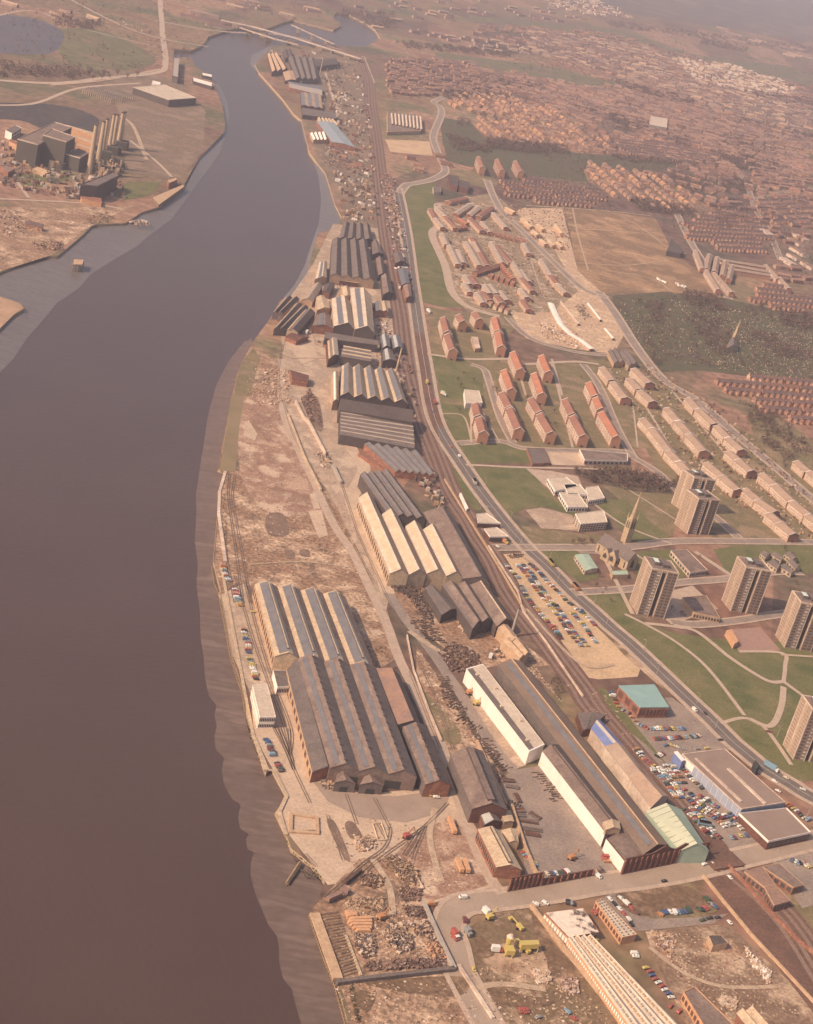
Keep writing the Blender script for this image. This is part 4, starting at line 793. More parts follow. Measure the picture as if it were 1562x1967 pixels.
for s_, lb in (("w 740,190 830,150 900,200 820,250", 'leftmost of the cream clustered cottages'), ("w 900,200 1010,190 1100,260 1060,300", 'top middle of the cream clustered cottages'), ("w 850,330 1000,290 1060,380 1000,430", 'middle of the cream clustered cottages'),
               ("w 1030,390 1180,370 1260,470 1220,500", 'lowest of the cream clustered cottages'), ("w 1110,200 1250,170 1320,270 1230,290", 'topmost right of the cream clustered cottages'), ("w 1160,300 1260,310 1370,400 1280,430", 'right hand one of the cream clustered cottages')):
    S(s_, 1, 4.5, 7, lb, name='cottage', cat='cottage', rl=slate, wall=tan, gable=tan, winL=3, group='cream clustered cottages beside the tower', wmat=glass)
flat("w 205,1390 290,1370 400,1560 330,1600", 5, 'small orange play hut on the paved court', 'hut', 'play_hut', wall=sawn, roof=sawn, parapet=.1)
# church
cb_ = [G(*px(s_)[0]) for s_ in ("v 80,880", "v 195,905")]
tc = G(1201, 1041); ax = (G(1240, 1052) - G(1155, 1060)); ax = V((.80, .60, 0)); sd = V((-ax.y, ax.x, 0))
rt = root('church', tc, 'stone church with a tall spire and slate roof on the green', 'church')
def sq(c, h1, h2, mat, z0, z1, top=None, mb=None): mb.prism([c - ax*h1 - sd*h2, c + ax*h1 - sd*h2, c + ax*h1 + sd*h2, c - ax*h1 + sd*h2], z0, z1, mat, top)
mb = MB(); sq(tc, 3.3, 3.3, stone, 0, 24, mb=mb); part('tower', mb, rt)
mb = MB(); mb.bar(up(tc, 24), up(tc, 51), 2.9, stone, .06, 8); part('spire', mb, rt)
for a in (-1, 1):
    for b in (-1, 1):
        p = tc + ax*3.1*a + sd*3.1*b; mb = MB(); mb.bar(up(p, 23), up(p, 26), .7, stone, n=6); mb.bar(up(p, 26), up(p, 31), .6, stone, .05, 6); part('pinnacle', mb, rt)
for a in (-1.2, 1.2):
    p = tc - sd*3.38 + ax*a; mb = MB(); mb.face([up(p - ax*.6, 15), up(p + ax*.6, 15), up(p + ax*.6, 21), up(p, 22.5), up(p - ax*.6, 21)], darkp); part('belfry_window', mb, rt)
    p = tc - ax*3.38 + sd*a; mb = MB(); mb.face([up(p - sd*.6, 15), up(p + sd*.6, 15), up(p + sd*.6, 21), up(p, 22.5), up(p - sd*.6, 21)], darkp); part('belfry_window', mb, rt)
def hall(c, la, wb, he, hr, dirn, nm):               # gabled hall along dirn, centred at c
    s2 = V((-dirn.y, dirn.x, 0)); a, b = c - dirn*la, c + dirn*la; q = [a + s2*wb, a - s2*wb, b - s2*wb, b + s2*wb]; mb = MB()
    for i in range(4):
        p, r_ = q[i], q[(i+1) % 4]; mb.face([up(p, 0), up(r_, 0), up(r_, he), up(p, he)], stone)
        if i in (0, 2): mb.face([up(p, he), up(r_, he), up((p+r_)/2, hr-.1)], stone)
    part(nm, mb, rt); mb = MB(); e = wb + .5
    mb.slab([up(a+s2*e, he-.2), up(a, hr), up(b, hr), up(b+s2*e, he-.2)], .3, slate); mb.slab([up(a, hr), up(a-s2*e, he-.2), up(b-s2*e, he-.2), up(b, hr)], .3, slate); part('roof', mb, rt)
    for k in range(6):
        for sg in (-1, 1):
            p = a.lerp(b, (k+.5)/6) + s2*(wb+.1)*sg; mb = MB(); mb.face([up(p - dirn*.7, 2), up(p + dirn*.7, 2), up(p + dirn*.7, he*.7), up(p, he*.85), up(p - dirn*.7, he*.7)], darkp); part('window', mb, rt)
    for e_, sg in ((a, -1), (b, 1)):
        p = e_ + dirn*.12*sg; mb = MB(); mb.face([up(p - s2*2, 3), up(p + s2*2, 3), up(p + s2*2, he*.8), up(p, he*1.15), up(p - s2*2, he*.8)], darkp); part('gable_window', mb, rt)
nc = G(*px("k 105,1140")[0], 13); nc2 = G(*px("k 150,1200")[0])
nd = (G(*px("k 215,1320")[0]) - G(*px("k 0,1180")[0])); nd.z = 0; nd.normalize()
nc.z = 0
hall(nc, 19, 6.5, 10, 18, nd, 'nave'); hall(nc + nd*4, 11, 5, 7.5, 13.5, V((-nd.y, nd.x, 0)), 'transept'); hall(nc - nd*3, 12, 4.5, 7, 12, V((-nd.y, nd.x, 0)), 'aisle')
S("j 1268,1195 1372,1190 1440,1292 1345,1312", 1, 4.5, 5.3, 'green roofed hall with a white front beside the church', name='church_hall', cat='hall', rl=greenr, wall=paler, winL=6, wmat=glass)
flat("k 45,1315 165,1310 175,1345 60,1350", 4, 'small pale green roofed porch building below the church', 'hut', 'small_hut', wall=tanb, roof=greenr)
for s_, lb in (("j 1060,622 1200,612 1290,680 1120,718", 'left block'), ("j 1185,670 1300,665 1370,745 1215,740", 'middle block'), ("j 1150,728 1290,735 1365,838 1215,838", 'near block'), ("j 1350,690 1440,680 1490,770 1370,790", 'right block')):
    flat(s_, 5, f'{lb} of the white flat roofed school in the field', 'school', 'school_block', wall=white, roof=whiter, pmat=white, win=[(3, 1, 6, glass), (2, 1, 7, glass)])
flat("j 1270,888 1480,862 1510,950 1310,965", 8, 'school block with a chequered white front', 'school', 'chequered_block', wall=paler, roof=whiter, pmat=white, win=[(3, 4, 3, darkp), (2, 4, 10, darkp)])
flat("j 1300,405 x 1205,872 x 1206,886 j 1340,485", 5, 'long low grey roofed block with a white end beyond the field', 'school', 'long_block', wall=paler, roof=bloom, pmat=white, win=[(2, 1, 10, glass)])
flat("j 905,395 1040,400 1080,505 950,512", 3, 'walled play court with a ribbed brick front', 'court', 'walled_court', wall=brick, roof=slate, parapet=.5)
flat("g 360,1440 470,1450 495,1540 370,1545", 6, 'white building with a brick annex at the edge of the field', 'building', 'white_building', wall=white, roof=whiter, pmat=white)
flat("g 410,1040 460,1045 480,1130 440,1135", 4, 'low tan play block on the court between the red roofed flats', 'hut', 'play_block', wall=tanb, roof=paler)
# ================================================================ red roofed flats
BL = [((953.6,608),(960,632),'far half of the tallest red roofed block beside the round court'), ((960.5,636),(966,662),'near half of the tallest red roofed block beside the round court'),
 ((989.5,674.5),(1003,706),'red roofed block just below the tallest one'), ((1044.6,681),(1057,711),'red roofed block standing alone nearest the building site'),
 ((973,709),(985.5,744),'red roofed block with a step, behind the row by the white building'), ((1030.5,715.5),(1044,753),'red roofed block second from the left in the middle rank'),
 ((855,608),(862,634),'far half of the dull red block nearest the main road'), ((863,640),(873,668),'near half of the dull red block nearest the main road'),
 ((969,752),(982,778),'far half of the long red block left of the centre path'), ((983.5,782),(1000,820),'near half of the long red block left of the centre path'),
 ((1025,763),(1040,788),'far half of the long red block right of the centre path'), ((1041.5,793),(1062,827),'near half of the long red block right of the centre path'),
 ((1090,765),(1103,792),'far half of the third long red block from the left'), ((1104.5,797),(1124.5,833),'near half of the third long red block from the left'),
 ((1135.5,733),(1147,757),'farthest third of the brightest red block beside the terraces'), ((1148.5,762),(1158,782),'middle third of the brightest red block beside the terraces'), ((1160,790),(1187.5,835),'nearest third of the red blocks beside the terraces'),
 ((917,773),(923,795),'far half of the small brown red block beside the white building'), ((925,800),(932,826),'near half of the small brown red block beside the white building'),
 ((884,603),(892,614),'left of two short dark sided blocks under the estate edge'), ((915,598),(924,610),'right of two short dark sided blocks under the estate edge'),
 ((921,300),(929,318),'left of three brick flats beyond the estate'), ((957,305),(967,324),'middle of three brick flats beyond the estate'), ((992,308),(1003,326),'right of three brick flats beyond the estate')]
for k, (a, b, lb) in enumerate(BL):
    h = 11.5 if k < 21 else 14
    slabblock(a, b, 10.5, h, h + 4.2, lb, roof=(tile if k in (0,1,2,4,5,14,15,16,3) else tileb), wall=M('flat_brick', (.40,.22,.145), (.34,.18,.12), .3, fine=.15), gablemat=M('gable_brick', (.34,.17,.11), (.29,.14,.09), .3, fine=.12), group='red roofed blocks of flats', per=max(5, int((G(*a) - G(*b)).length/8)) if k < 21 else 4, bal=k < 21)
SB = [((1162,705),(1180,728)), ((1182,733),(1205,762)), ((1222,707),(1251,733)), ((1213,726),(1232,745)), ((1234,749),(1257,769)), ((1239,803),(1256,820)), ((1257,822),(1288,862)), ((1289,865),(1308,884)), ((1309,885),(1331,908)),
      ((1286,783),(1306,806)), ((1307,808),(1328,831)), ((1329,834),(1356,864)), ((1326,764),(1344,783)), ((1346,785),(1376,812)), ((1382,817),(1402,838)), ((1403,840),(1428,862)), ((1404,866),(1421,880)), ((1422,882),(1447,902)),
      ((1362,888),(1390,911)), ((1391,913),(1421,938)), ((1469,909),(1492,928)), ((1494,930),(1525,960)), ((1527,962),(1556,985)), ((1558,988),(1590,1014)), ((1436,938),(1460,957)), ((1461,959),(1492,980)), ((1482,985),(1502,1001)), ((1503,1003),(1528,1023)),
      ((1560,905),(1590,930)), ((1535,885),(1556,903))]
RNAME = {0:'first',2:'second',5:'third',9:'fourth',12:'fifth',14:'sixth',16:'seventh',18:'eighth',20:'ninth',24:'tenth',26:'eleventh',28:'twelfth'}
cur = None; idx = 0
for k, (a, b) in enumerate(SB):
    if k in RNAME: cur = RNAME[k]; idx = 0
    slabblock(a, b, 12.8, 8.5, 11.0, f'pale roofed terrace block, {nth(idx)} from far end of the {cur} row past the red flats', group='pale roofed terrace blocks', wall=M('tan_front', (.56,.34,.22), (.46,.275,.18), .25, fine=.2),
              roof=M('pale_tile', (.37,.245,.175), (.31,.205,.15), .1, fine=.12), gablemat=tileb, floors=3, per=max(5, int((G(*a) - G(*b)).length/6)), name='terrace_block', bal=True); idx += 1
# new estate under construction: rows of flat and gabled houses
NE = "g 110,80 150,150;g 152,155 205,215;g 160,70 220,130;g 222,135 300,220;g 200,265 235,345;g 255,355 320,490;g 410,150 500,240;g 500,180 560,250;g 585,110 680,215;g 420,290 540,500;g 380,330 480,500;g 570,330 650,480;g 600,350 715,480;g 810,340 850,410;g 730,480 800,590;g 800,600 880,690;g 790,540 850,620;g 945,460 1010,570;g 1012,575 1065,640;g 1068,645 1130,705;g 370,580 410,640;g 410,580 460,640;g 365,640 410,700;g 460,710 510,780;g 500,700 560,760;g 520,650 560,710;g 560,650 610,710;g 610,730 650,780;g 640,700 690,760;g 790,680 840,740;g 800,760 850,830;g 320,390 360,480;g 440,330 480,400;g 240,20 380,-10;g 300,110 410,40;g 400,120 470,60;g 470,130 570,60".split(';')
for k, s_ in enumerate(NE):
    (a, b) = px(s_); L_ = (G(*a) - G(*b)).length
    if L_ > 260: continue
    slabblock(a, b, 9.5, 6, 7.6, f'pale topped house row of the new estate, {nth(k)} counted from its upper left corner', group='house rows of the new estate', wall=M('new_wall', (.56,.36,.24), (.42,.24,.16), .12, fine=.25),
              roof=M('new_roof', (.38,.28,.22), (.33,.24,.19), .1, fine=.12) if k % 3 else tileb, floors=2, per=max(4, int(L_/14)), name='house_row', cat='house row', bal=False, gablemat=brick)
STEP = "g 500,265 820,350;g 620,520 720,640;g 540,600 740,670;g 300,180 380,220;g 430,590 620,530;g 290,250 370,240;g 530,810 700,880;g 640,1000 0,0".split(';')[:7]
for k, s_ in enumerate(STEP):
    a, b = W(s_); n_ = max(4, int((b-a).length/7.5)); ax_ = (b-a).normalized(); an = math.atan2(ax_.y, ax_.x)
    for i in range(n_):
        p = a.lerp(b, (i+.5)/n_); rt = root('brick_house', p, f'small red brick house, {nth(i)} along the {nth(k)} stepped row of the estate', 'house', 'stepped brick houses of the new estate')
        mb = MB(); mb.box(p, 5.6, 8, 5.5, tan if k == 6 else brick, an); part('wall', mb, rt)
        mb = MB(); sdv = V((-ax_.y, ax_.x, 0)); A = p + ax_*3; B = p - ax_*3
        mb.slab([up(A+sdv*4.2, 5.2), up(A+sdv*1, 7.6), up(B+sdv*1, 7.6), up(B+sdv*4.2, 5.2)], .25, tileb); mb.slab([up(A+sdv*1, 7.6), up(A-sdv*4.2, 5.2), up(B-sdv*4.2, 5.2), up(B+sdv*1, 7.6)], .25, tile if k % 2 else tileb); part('roof', mb, rt)
# half built houses: white boarded frames
for k, s_ in enumerate("g 1010,790 1040,860;g 1042,865 1085,945;g 1090,950 1150,1010;g 1155,1015 1230,1060;g 1235,1062 1320,1130;g 1090,780 1220,940;g 1290,790 1385,910;g 1420,980 1480,1050".split(';')):
    a, b = px(s_); slabblock(a, b, 8 if k < 5 else 3, 3.2, 3.8, f'half built white topped house row on the building site, {nth(k)} from its upper left', group='half built house rows', wall=tanb, roof=white if k not in (5,) else paler, floors=1, per=3, name='unfinished_house_row', cat='house row', bal=False)
for k, s_ in enumerate("g 680,70 740,100;g 830,180 870,210;g 880,240 920,270;g 940,310 980,340;g 1000,320 1040,350;g 1060,330 1100,360;g 1050,200 1100,260;g 800,150 840,175;g 920,200 960,230".split(';')):
    a, b = px(s_); slabblock(a, b, 8, 5, 7, f'new ochre house on the upper building site, {nth(k)} from its left', group='new ochre houses', wall=sawn, roof=sand, floors=1, per=2, name='new_house', cat='house', bal=False)
# round-ended brick slabs of the sheltered flats at the corner of the brown field
for k, s_ in enumerate("h 690,390 740,520;h 790,420 770,520;h 850,440 830,540;h 910,470 890,570;h 960,500 935,600;h 850,450 1210,510;h 870,480 1230,545;h 930,520 1240,570;h 1215,500 1310,600;h 1320,595 1390,670;h 770,540 860,680;h 830,560 960,700".split(';')):
    a, b = px(s_); slabblock(a, b, 9, 8, 10.5, f'brown brick walk up block beside the brown field, {nth(k)} from its upper left', group='brick walk up blocks', wall=M('walkup', (.46,.27,.185), (.38,.21,.15), .2, fine=.2), roof=M('walkup_roof', (.33,.23,.17), (.27,.18,.14), .1, fine=.15), gablemat=brick, floors=3, per=6, name='walk_up_block', bal=True)
# ================================================================ power station and the left bank
def blk(s, h, lb, wall=darkp, roof=bloom, edge=paler, **k): return flat(s, h, lb, 'power station hall', 'power_station_hall', wall=wall, roof=roof, parapet=1.0, pmat=edge, **k)
gdark = M('dull_green_cladding', (.10,.085,.068), (.085,.07,.06), .02, fine=.1)
blk("u 220,570 690,360 900,420 475,640", 30, 'largest dark clad hall of the power station with a broad brown roof', wall=gdark)
blk("u 540,520 650,440 940,545 830,605", 38, 'tallest dark clad hall of the power station, with a pale roof edge', wall=gdark)
blk("u 800,750 980,690 1110,740 1000,808", 20, 'lower dark clad hall stepping down towards the chimneys', wall=gdark)
for s_, lb in (("u 590,740 612,580", 'a'), ("u 670,880 720,600", 'b'), ("u 840,915 868,790", 'c')): pass
for s_, lb in (("u 830,400 860,395 1190,490 1175,520", 'upper cream conveyor gallery behind the chimneys'), ("u 935,545 960,530 1170,590 1160,620", 'middle orange gallery behind the chimneys'), ("u 945,635 970,625 1150,680 1145,700", 'lower cream gallery in front of the coal bunkers')):
    flat(s_, 22, lb, 'gallery', 'boiler_gallery', wall=sawn, roof=tan, parapet=0, pmat=tan)
blk("u 1010,1140 1400,990 1480,1030 1220,1160", 20, 'dark switch house with a glazed roof ridge beside the river', wall=slated, roof=slate, edge=slate)
flat("u 1010,1275 1260,1310 1270,1370 1020,1320", 5, 'long orange brick annex under the dark switch house', 'annex', 'brick_annex', wall=sawn, roof=brick)
flat("u 375,950 460,915 630,975 560,1010", 3, 'pair of orange filter bed roofs on the power station lawn', 'filter beds', 'filter_beds', wall=sawn, roof=sand)
flat("u 120,570 220,600 220,650 120,600", 8, 'orange brick block on the left side of the largest power station hall', 'block', 'brick_block', wall=sawn, roof=brick)
for k, s_ in enumerate(("u 650,920 650,900", "u 710,925 710,905", "u 770,940 770,920")):
    g_ = G(*px(s_)[0]); mb = MB(); mb.bar(g_, g_ + V((0,0,9)), 5, (sand, sand, slated)[k], n=14); single('storage_tank', mb, ('left of the two ochre tanks below the power station', 'right of the two ochre tanks below the power station', 'black tank below the power station')[k], 'tank')
flat("u 70,460 200,400 270,430 150,500", 10, 'white framed office with grey roof left of the power station', 'office', 'station_office', wall=white, roof=slate, win=[(2, 2, 6, slated)])
flat("u 0,900 90,900 190,940 100,990", 6, 'rusty red roofed stores left of the station lawn', 'stores', 'rusty_stores', wall=brick, roof=pinkr)
CH = [("u 1112,990 1215,395", 67), ("u 1215,915 1300,360", 66), ("u 1270,800 1340,320", 60), ("u 1355,740 1425,265", 60), ("u 1400,730 1468,270", 58), ("u 1470,680 1528,240", 58), ("u 1492,670 1548,235", 56)]
CN = ['nearest and fattest', 'second', 'third', 'fourth', 'fifth', 'sixth', 'farthest']
for k, (s_, h_) in enumerate(CH):
    b, t = px(s_); g_ = G(*b); best = min((z for z in range(20, 120)), key=lambda z: abs(((g_ + V((0,0,z)) - V((0,0,HC))).dot(uv) / (g_ + V((0,0,z)) - V((0,0,HC))).dot(dv)) * -FPX + 983.5 - t[1]))
    rt = root('power_station_chimney', g_, f'{CN[k]} of seven tall cream chimneys in line at the power station', 'chimney', 'power station chimneys')
    mb = MB(); mb.bar(g_, g_ + V((0,0,best)), 4.2 if k < 2 else 3.2, M('chimney_concrete', (.50,.36,.24), (.44,.31,.20), .05, fine=.08), 2.5 if k < 2 else 2.2, 16); part('shaft', mb, rt)
    mb = MB(); mb.bar(g_ + V((0,0,best)), g_ + V((0,0,best+1.5)), 2.7, slated, n=16); part('rim', mb, rt)
    if k > 1: mb = MB(); mb.box((g_.x+6, g_.y-3, 0), 16, 12, 12, gdark, .3); part('flue_house', mb, rt)
flat("a 1000,655 1230,635 1475,735 1270,750", 12, 'large cream roofed warehouse with stepped ridges on the far bank', 'warehouse', 'cream_warehouse', wall=slated, roof=whiter, pmat=whiter, rooftop=3)
g_ = W("a 625,665 790,655 1000,715 830,745", 8); rt = root('unfinished_shed', sum(g_, V((0,0,0)))/4, 'bare cream portal frame of a building under construction', 'steel frame')
for i in range(15):
    t = i/14; a, b = g_[0].lerp(g_[1], 0), None
    A, B = g_[0].lerp(g_[3], t), g_[1].lerp(g_[2], t); mb = MB(); m_ = (A+B)/2
    for p in (A, B, m_): mb.bar(up(p, 0), up(p, 8), .5, whiter, n=4)
    mb.bar(up(A, 8), up(A.lerp(B,.25), 10), .5, whiter, n=4); mb.bar(up(A.lerp(B,.25), 10), up(m_, 8), .5, whiter, n=4); mb.bar(up(m_, 8), up(A.lerp(B,.75), 10), .5, whiter, n=4); mb.bar(up(A.lerp(B,.75), 10), up(B, 8), .5, whiter, n=4); part('portal_frame', mb, rt)
flat("a 1305,435 1345,435 1335,580 1295,570", 12, 'narrow tall pale sheet building on the far quay', 'warehouse', 'quay_warehouse', wall=slate, roof=steel)
flat("a 1445,580 1590,620 1590,650 1450,610", 6, 'low white roofed quay shed', 'shed', 'quay_shed', wall=slated, roof=white)
flat("a 1515,545 1590,560 1590,580 1520,565", 6, 'smaller white roofed quay shed behind the low one', 'shed', 'quay_shed', wall=slated, roof=white)
flat("a 1145,605 1205,620 1200,640 1140,625", 4, 'small white hut beside the cream warehouse', 'hut', 'white_hut', wall=white, roof=white)
flat("a 1140,1480 1370,1385 1385,1400 1190,1540", 3, 'timber and concrete coal jetty of the power station', 'jetty', 'coal_jetty', wall=woodp, roof=tanb, base=-5)
flat("a 1255,1350 1320,1330 1330,1350 1270,1375", 8, 'small brick jetty house at the end of the coal jetty', 'jetty house', 'jetty_house', wall=brick, roof=tanb)
for s_, lb in (("e 555,460 630,465 620,500 550,500", 'square timber dolphin standing in the mud flat'),):
    q = W(s_, 4); rt = root('mooring_dolphin', sum(q, V((0,0,0)))/4*1 + V((0,0,-9)), lb, 'dolphin'); mb = MB()
    for i in range(4):
        for t in (0, .33, .66): p = q[i].lerp(q[(i+1)%4], t); mb.bar(up(p, -5), up(p, 3), .7, woodp, n=5)
    part('piles', mb, rt); mb = MB(); mb.prism(q, 3, 4, woodp, tanb); part('deck', mb, rt)
# barges moored at left
def barge(s, wid, lb, hold=True):
    a, b = W(s, -4); c = (a+b)/2; rt = root('barge', up(c, -5), lb, 'barge'); ax_ = (b-a).normalized(); s_ = V((-ax_.y, ax_.x, 0)); L = (b-a).length
    def P(u, v, z): return up(a + ax_*u*L + s_*v*wid, z)
    mb = MB(); o = [P(0,0,-2), P(.08,.5,-2), P(.92,.5,-2), P(1,0,-2), P(.92,-.5,-2), P(.08,-.5,-2)]; mb.prism(o, -5.2, -2.5, darkp, iron); part('hull', mb, rt)
    mb = MB(); mb.prism([P(.15,.38,0), P(.85,.38,0), P(.85,-.38,0), P(.15,-.38,0)], -2.5, -1.6, woodp, slated); part('hatch', mb, rt)
    for t in (.3, .5, .7): mb = MB(); mb.box(P(t, 0, -1.6), 2.5, 2.5, 1.2, white, .4); part('deck_tank', mb, rt)
barge("e 130,480 280,405", 8, 'black barge with white deck tanks moored at the left quay'); barge("e -60,590 125,488", 8, 'long black empty barge moored at the left edge')
for s_ in ("e 1040,180 1120,200", "e 960,200 1000,195"): barge(s_, 6, 'small grey craft aground at the scrap jetty' if '1040' in s_ else 'smallest dark craft beside the scrap jetty')
# bridges upstream
def bridge(s, h, wid, lb, piers, truss=0, mat=None):
    P = W(s, h); rt = root('bridge', up(P[0], -5), lb, 'bridge'); mb = MB(); A = ribbon_pts(P, wid/2); B = ribbon_pts(P, -wid/2); n = len(P)
    for L_, z in ((0, 0),): 
        for i in range(n-1): mb.slab([A[i], A[i+1], B[i+1], B[i]], 1.5, mat or paler)
    part('deck', mb, rt); a, b = P[0], P[-1]
    for k in range(piers): p = a.lerp(b, (k+.5)/piers); mb = MB(); mb.box((p.x, p.y, -5.5), wid, 4, h + 4, stone, .3); part('pier', mb, rt)
    if truss:
        mb = MB()
        for sd_ in (A, B):
            a, b = sd_[0], sd_[-1]; N = 24
            for k in range(N):
                p, q_ = a.lerp(b, k/N), a.lerp(b, (k+1)/N); mb.bar(up(p, h + (truss if k % 2 else 0)), up(q_, h + (0 if k % 2 else truss)), .4, slated, n=4); mb.bar(up(p, h+truss), up(q_, h+truss), .4, slated, n=4)
        part('truss', mb, rt)
bridge("b 240,205 500,290 680,335", 8, 12, 'dark girder railway bridge nearest across the river bend', 3, 5)
bridge("b 100,150 340,200 640,280 1150,440", 9, 14, 'long pale road bridge behind the girder bridge', 5)
bridge("x 1345,1606 1402,1666", 1.6, 24, 'brown railway bridge deck carrying the tracks over the cross street', 0, mat=ballast)
bridge("b 630,185 950,330", 8, 8, 'dark footbridge across the far loop of the river', 3, 3)
# river wall timber pilings (front right quay), jetty
def pilings(s, lb, sp=3.0, zt=.6):
    P = W(s); rt = root('timber_quay', up(P[0], -5), lb, 'timber quay')
    d = 0; mb = MB(); cnt = 0
    for a, b in zip(P, P[1:]):
        L = (b-a).length; n_ = max(1, int(L/sp)); nn = (b-a).cross(V((0,0,1))).normalized(); nn = nn if nn.x < 0 else -nn
        for k in range(n_):
            p = a.lerp(b, k/n_); q_ = p + nn*(1.4 + .3*R.random()); mb.bar(up(q_, -5.5), up(p + nn*.5, zt + R.uniform(-.6,.4)), .28, woodp, n=5)
        mb2 = MB(); mb2.bar(up(a + nn*1.2, -1), up(b + nn*1.2, -1), .3, woodp, n=4); mb2.bar(up(a + nn*1.0, -3.4), up(b + nn*1.0, -3.4), .3, woodp, n=4); part('waling', mb2, rt)
    part('piles', mb, rt)
pilings("r 185,540 230,700 330,980 420,1200 520,1560 x 700,2060", 'long timber piled quay in the bottom left of the yards', 2.2)
pilings("l 100,270 140,480 180,700 220,830 265,960", 'timber piled quay below the riverside car row')
pilings("l 40,30 60,150 95,235", 'short timber quay above the riverside car row')
pilings("l 268,965 292,1115", 'short bulging timber quay beside the white office block')
def slabwall(s, h, wd, mat, nm, lb, cat, base=0.0):
    P = W(s, h); mb = MB(); A = ribbon_pts(P, wd/2); B = ribbon_pts(P, -wd/2)
    for i in range(len(P)-1): mb.prism([A[i], A[i+1], B[i+1], B[i]], base, h + .003*i, mat)
    return single(nm, mb, lb, cat)
slabwall("r 215,540 430,1140", 1.5, 5.5, tanb, 'concrete_wall', 'broad concrete quay wall retaining the drained dock', 'wall')
slabwall("r 420,1165 700,1130 1500,1040", 2.5, 2.5, slate, 'concrete_wall', 'grey concrete wall along the bottom of the scrap yard', 'wall')
slabwall("r 1220,440 1330,690 1500,1040", 2.5, 2.2, steel, 'concrete_wall', 'grey concrete wall between scrap yard and road', 'wall')
slabwall("r 500,740 640,1110", .9, 1.5, tan, 'concrete_kerb', 'pale concrete edge along the top of the drained dock', 'kerb')
slabwall("i 130,565 85,720 80,880 105,1060 130,1240", .7, 2.5, paler, 'quay_edge', 'pale concrete coping along the river curve', 'quay edge')
slabwall("l 95,0 300,1100 340,1300 430,1560", .7, 2, tan, 'quay_edge', 'tan coping along the riverside beside the parked cars', 'quay edge')
slabwall("o 110,60 210,300 260,310 355,500 300,620 350,790", .8, 2.5, tan, 'quay_edge', 'stepped tan coping at the bottom of the railway yard', 'quay edge')
slabwall("i 660,30 720,150 760,190 870,400 880,430", 3.5, 1.5, paler, 'ruined_wall', 'long pale ruined wall above the cleared works', 'wall')
slabwall("i 600,130 720,440 850,700", 2.5, 1.5, tan, 'ruined_wall', 'lower ruined wall with cross walls beside the yard road', 'wall')
slabwall("i 940,510 1000,640", 3, 2, steel, 'ruined_wall', 'short grey wall beside the concrete junction', 'wall')
slabwall("i 1130,430 1400,610", 3.5, 1.5, brick, 'brick_yard_wall', 'orange brick wall below the saw edged workshop', 'wall')
slabwall("j 290,620 400,800 640,1180 820,1480 900,1620", 2, 1.0, tanb, 'lineside_wall', 'tan lineside wall on the river side of the railway', 'wall')
slabwall("j 620,1120 840,1460 m 880,360 1060,600 1330,1000", 2, 1.0, paler, 'lineside_wall', 'pale lineside wall beside the sandy car park', 'wall')
slabwall("q 740,1090 900,1290 1100,1530 x 1600,1960", 2.0, 1.2, tanb, 'retaining_wall', 'tan retaining wall above the railway cutting', 'wall')
slabwall("q 930,1010 1180,1290 1440,1560 x 1640,1890", 2.5, 1.5, brick, 'viaduct_parapet', 'brick parapet on the right of the railway', 'wall')
slabwall("s 770,455 1060,830 1290,1110 1400,1250", 3, 1.6, tanb, 'retaining_wall', 'cream boundary wall left of the long ridged factory', 'wall')
slabwall("p 640,560 740,870 820,1060 p 860,1085", 3, 1.5, tanb, 'yard_wall', 'tan wall between brick workshop and works yard', 'wall')
slabwall("p 380,80 600,560", 2, 1.2, tanb, 'yard_wall', 'tan wall beside the timber strewn yard road', 'wall')
slabwall("m 10,540 60,800 180,1120 270,1330", 2, .8, paler, 'yard_wall', 'thin pale fence wall along the internal road', 'wall')
slabwall("r 1210,310 1100,120 980,20", 1.5, 1, paler, 'yard_wall', 'pale fence round the log pile', 'wall')
slabwall("s 100,1010 250,1240 420,1500", 1.5, 2, paler, 'yard_wall', 'broken pale wall beside the lane at the bottom', 'wall')
# basin and jetty
q = W("o 375,625 595,660 600,790 370,775", .8); mb = MB()
for i in range(4):
    a, b = q[i], q[(i+1)%4]; d_ = (sum(q, V((0,0,0)))/4 - (a+b)/2).normalized()*2.2; mb.prism([a, b, b+d_, a+d_], 0, 1.2 + .01*i, tanb)
single('dock_basin_edge', mb, 'square concrete sump with raised rim beside the river', 'sump')
q = W("o 1000,710 1065,705 1110,830 1040,835", .5); mb = MB()
for i in range(4): mb.bar(up(q[i], .6), up(q[(i+1)%4], .6), .5, tan, n=4)
single('foundation_frame', mb, 'empty rectangular concrete frame on the tan yard', 'foundation')
P = W("o 455,1010 360,1145", -1); rt = root('landing_stage', up(P[0], -5), 'sloping timber landing stage reaching over the mud', 'landing stage'); mb = MB(); mb.bar(up(P[0], -.5), up(P[1], -2.5), 1.2, woodp, n=4); part('deck', mb, rt)
mb = MB()
for t in (.2,.5,.8,1): p = P[0].lerp(P[1], t); mb.bar(up(p, -6), up(p, -1.5), .3, woodp)
part('piles', mb, rt)
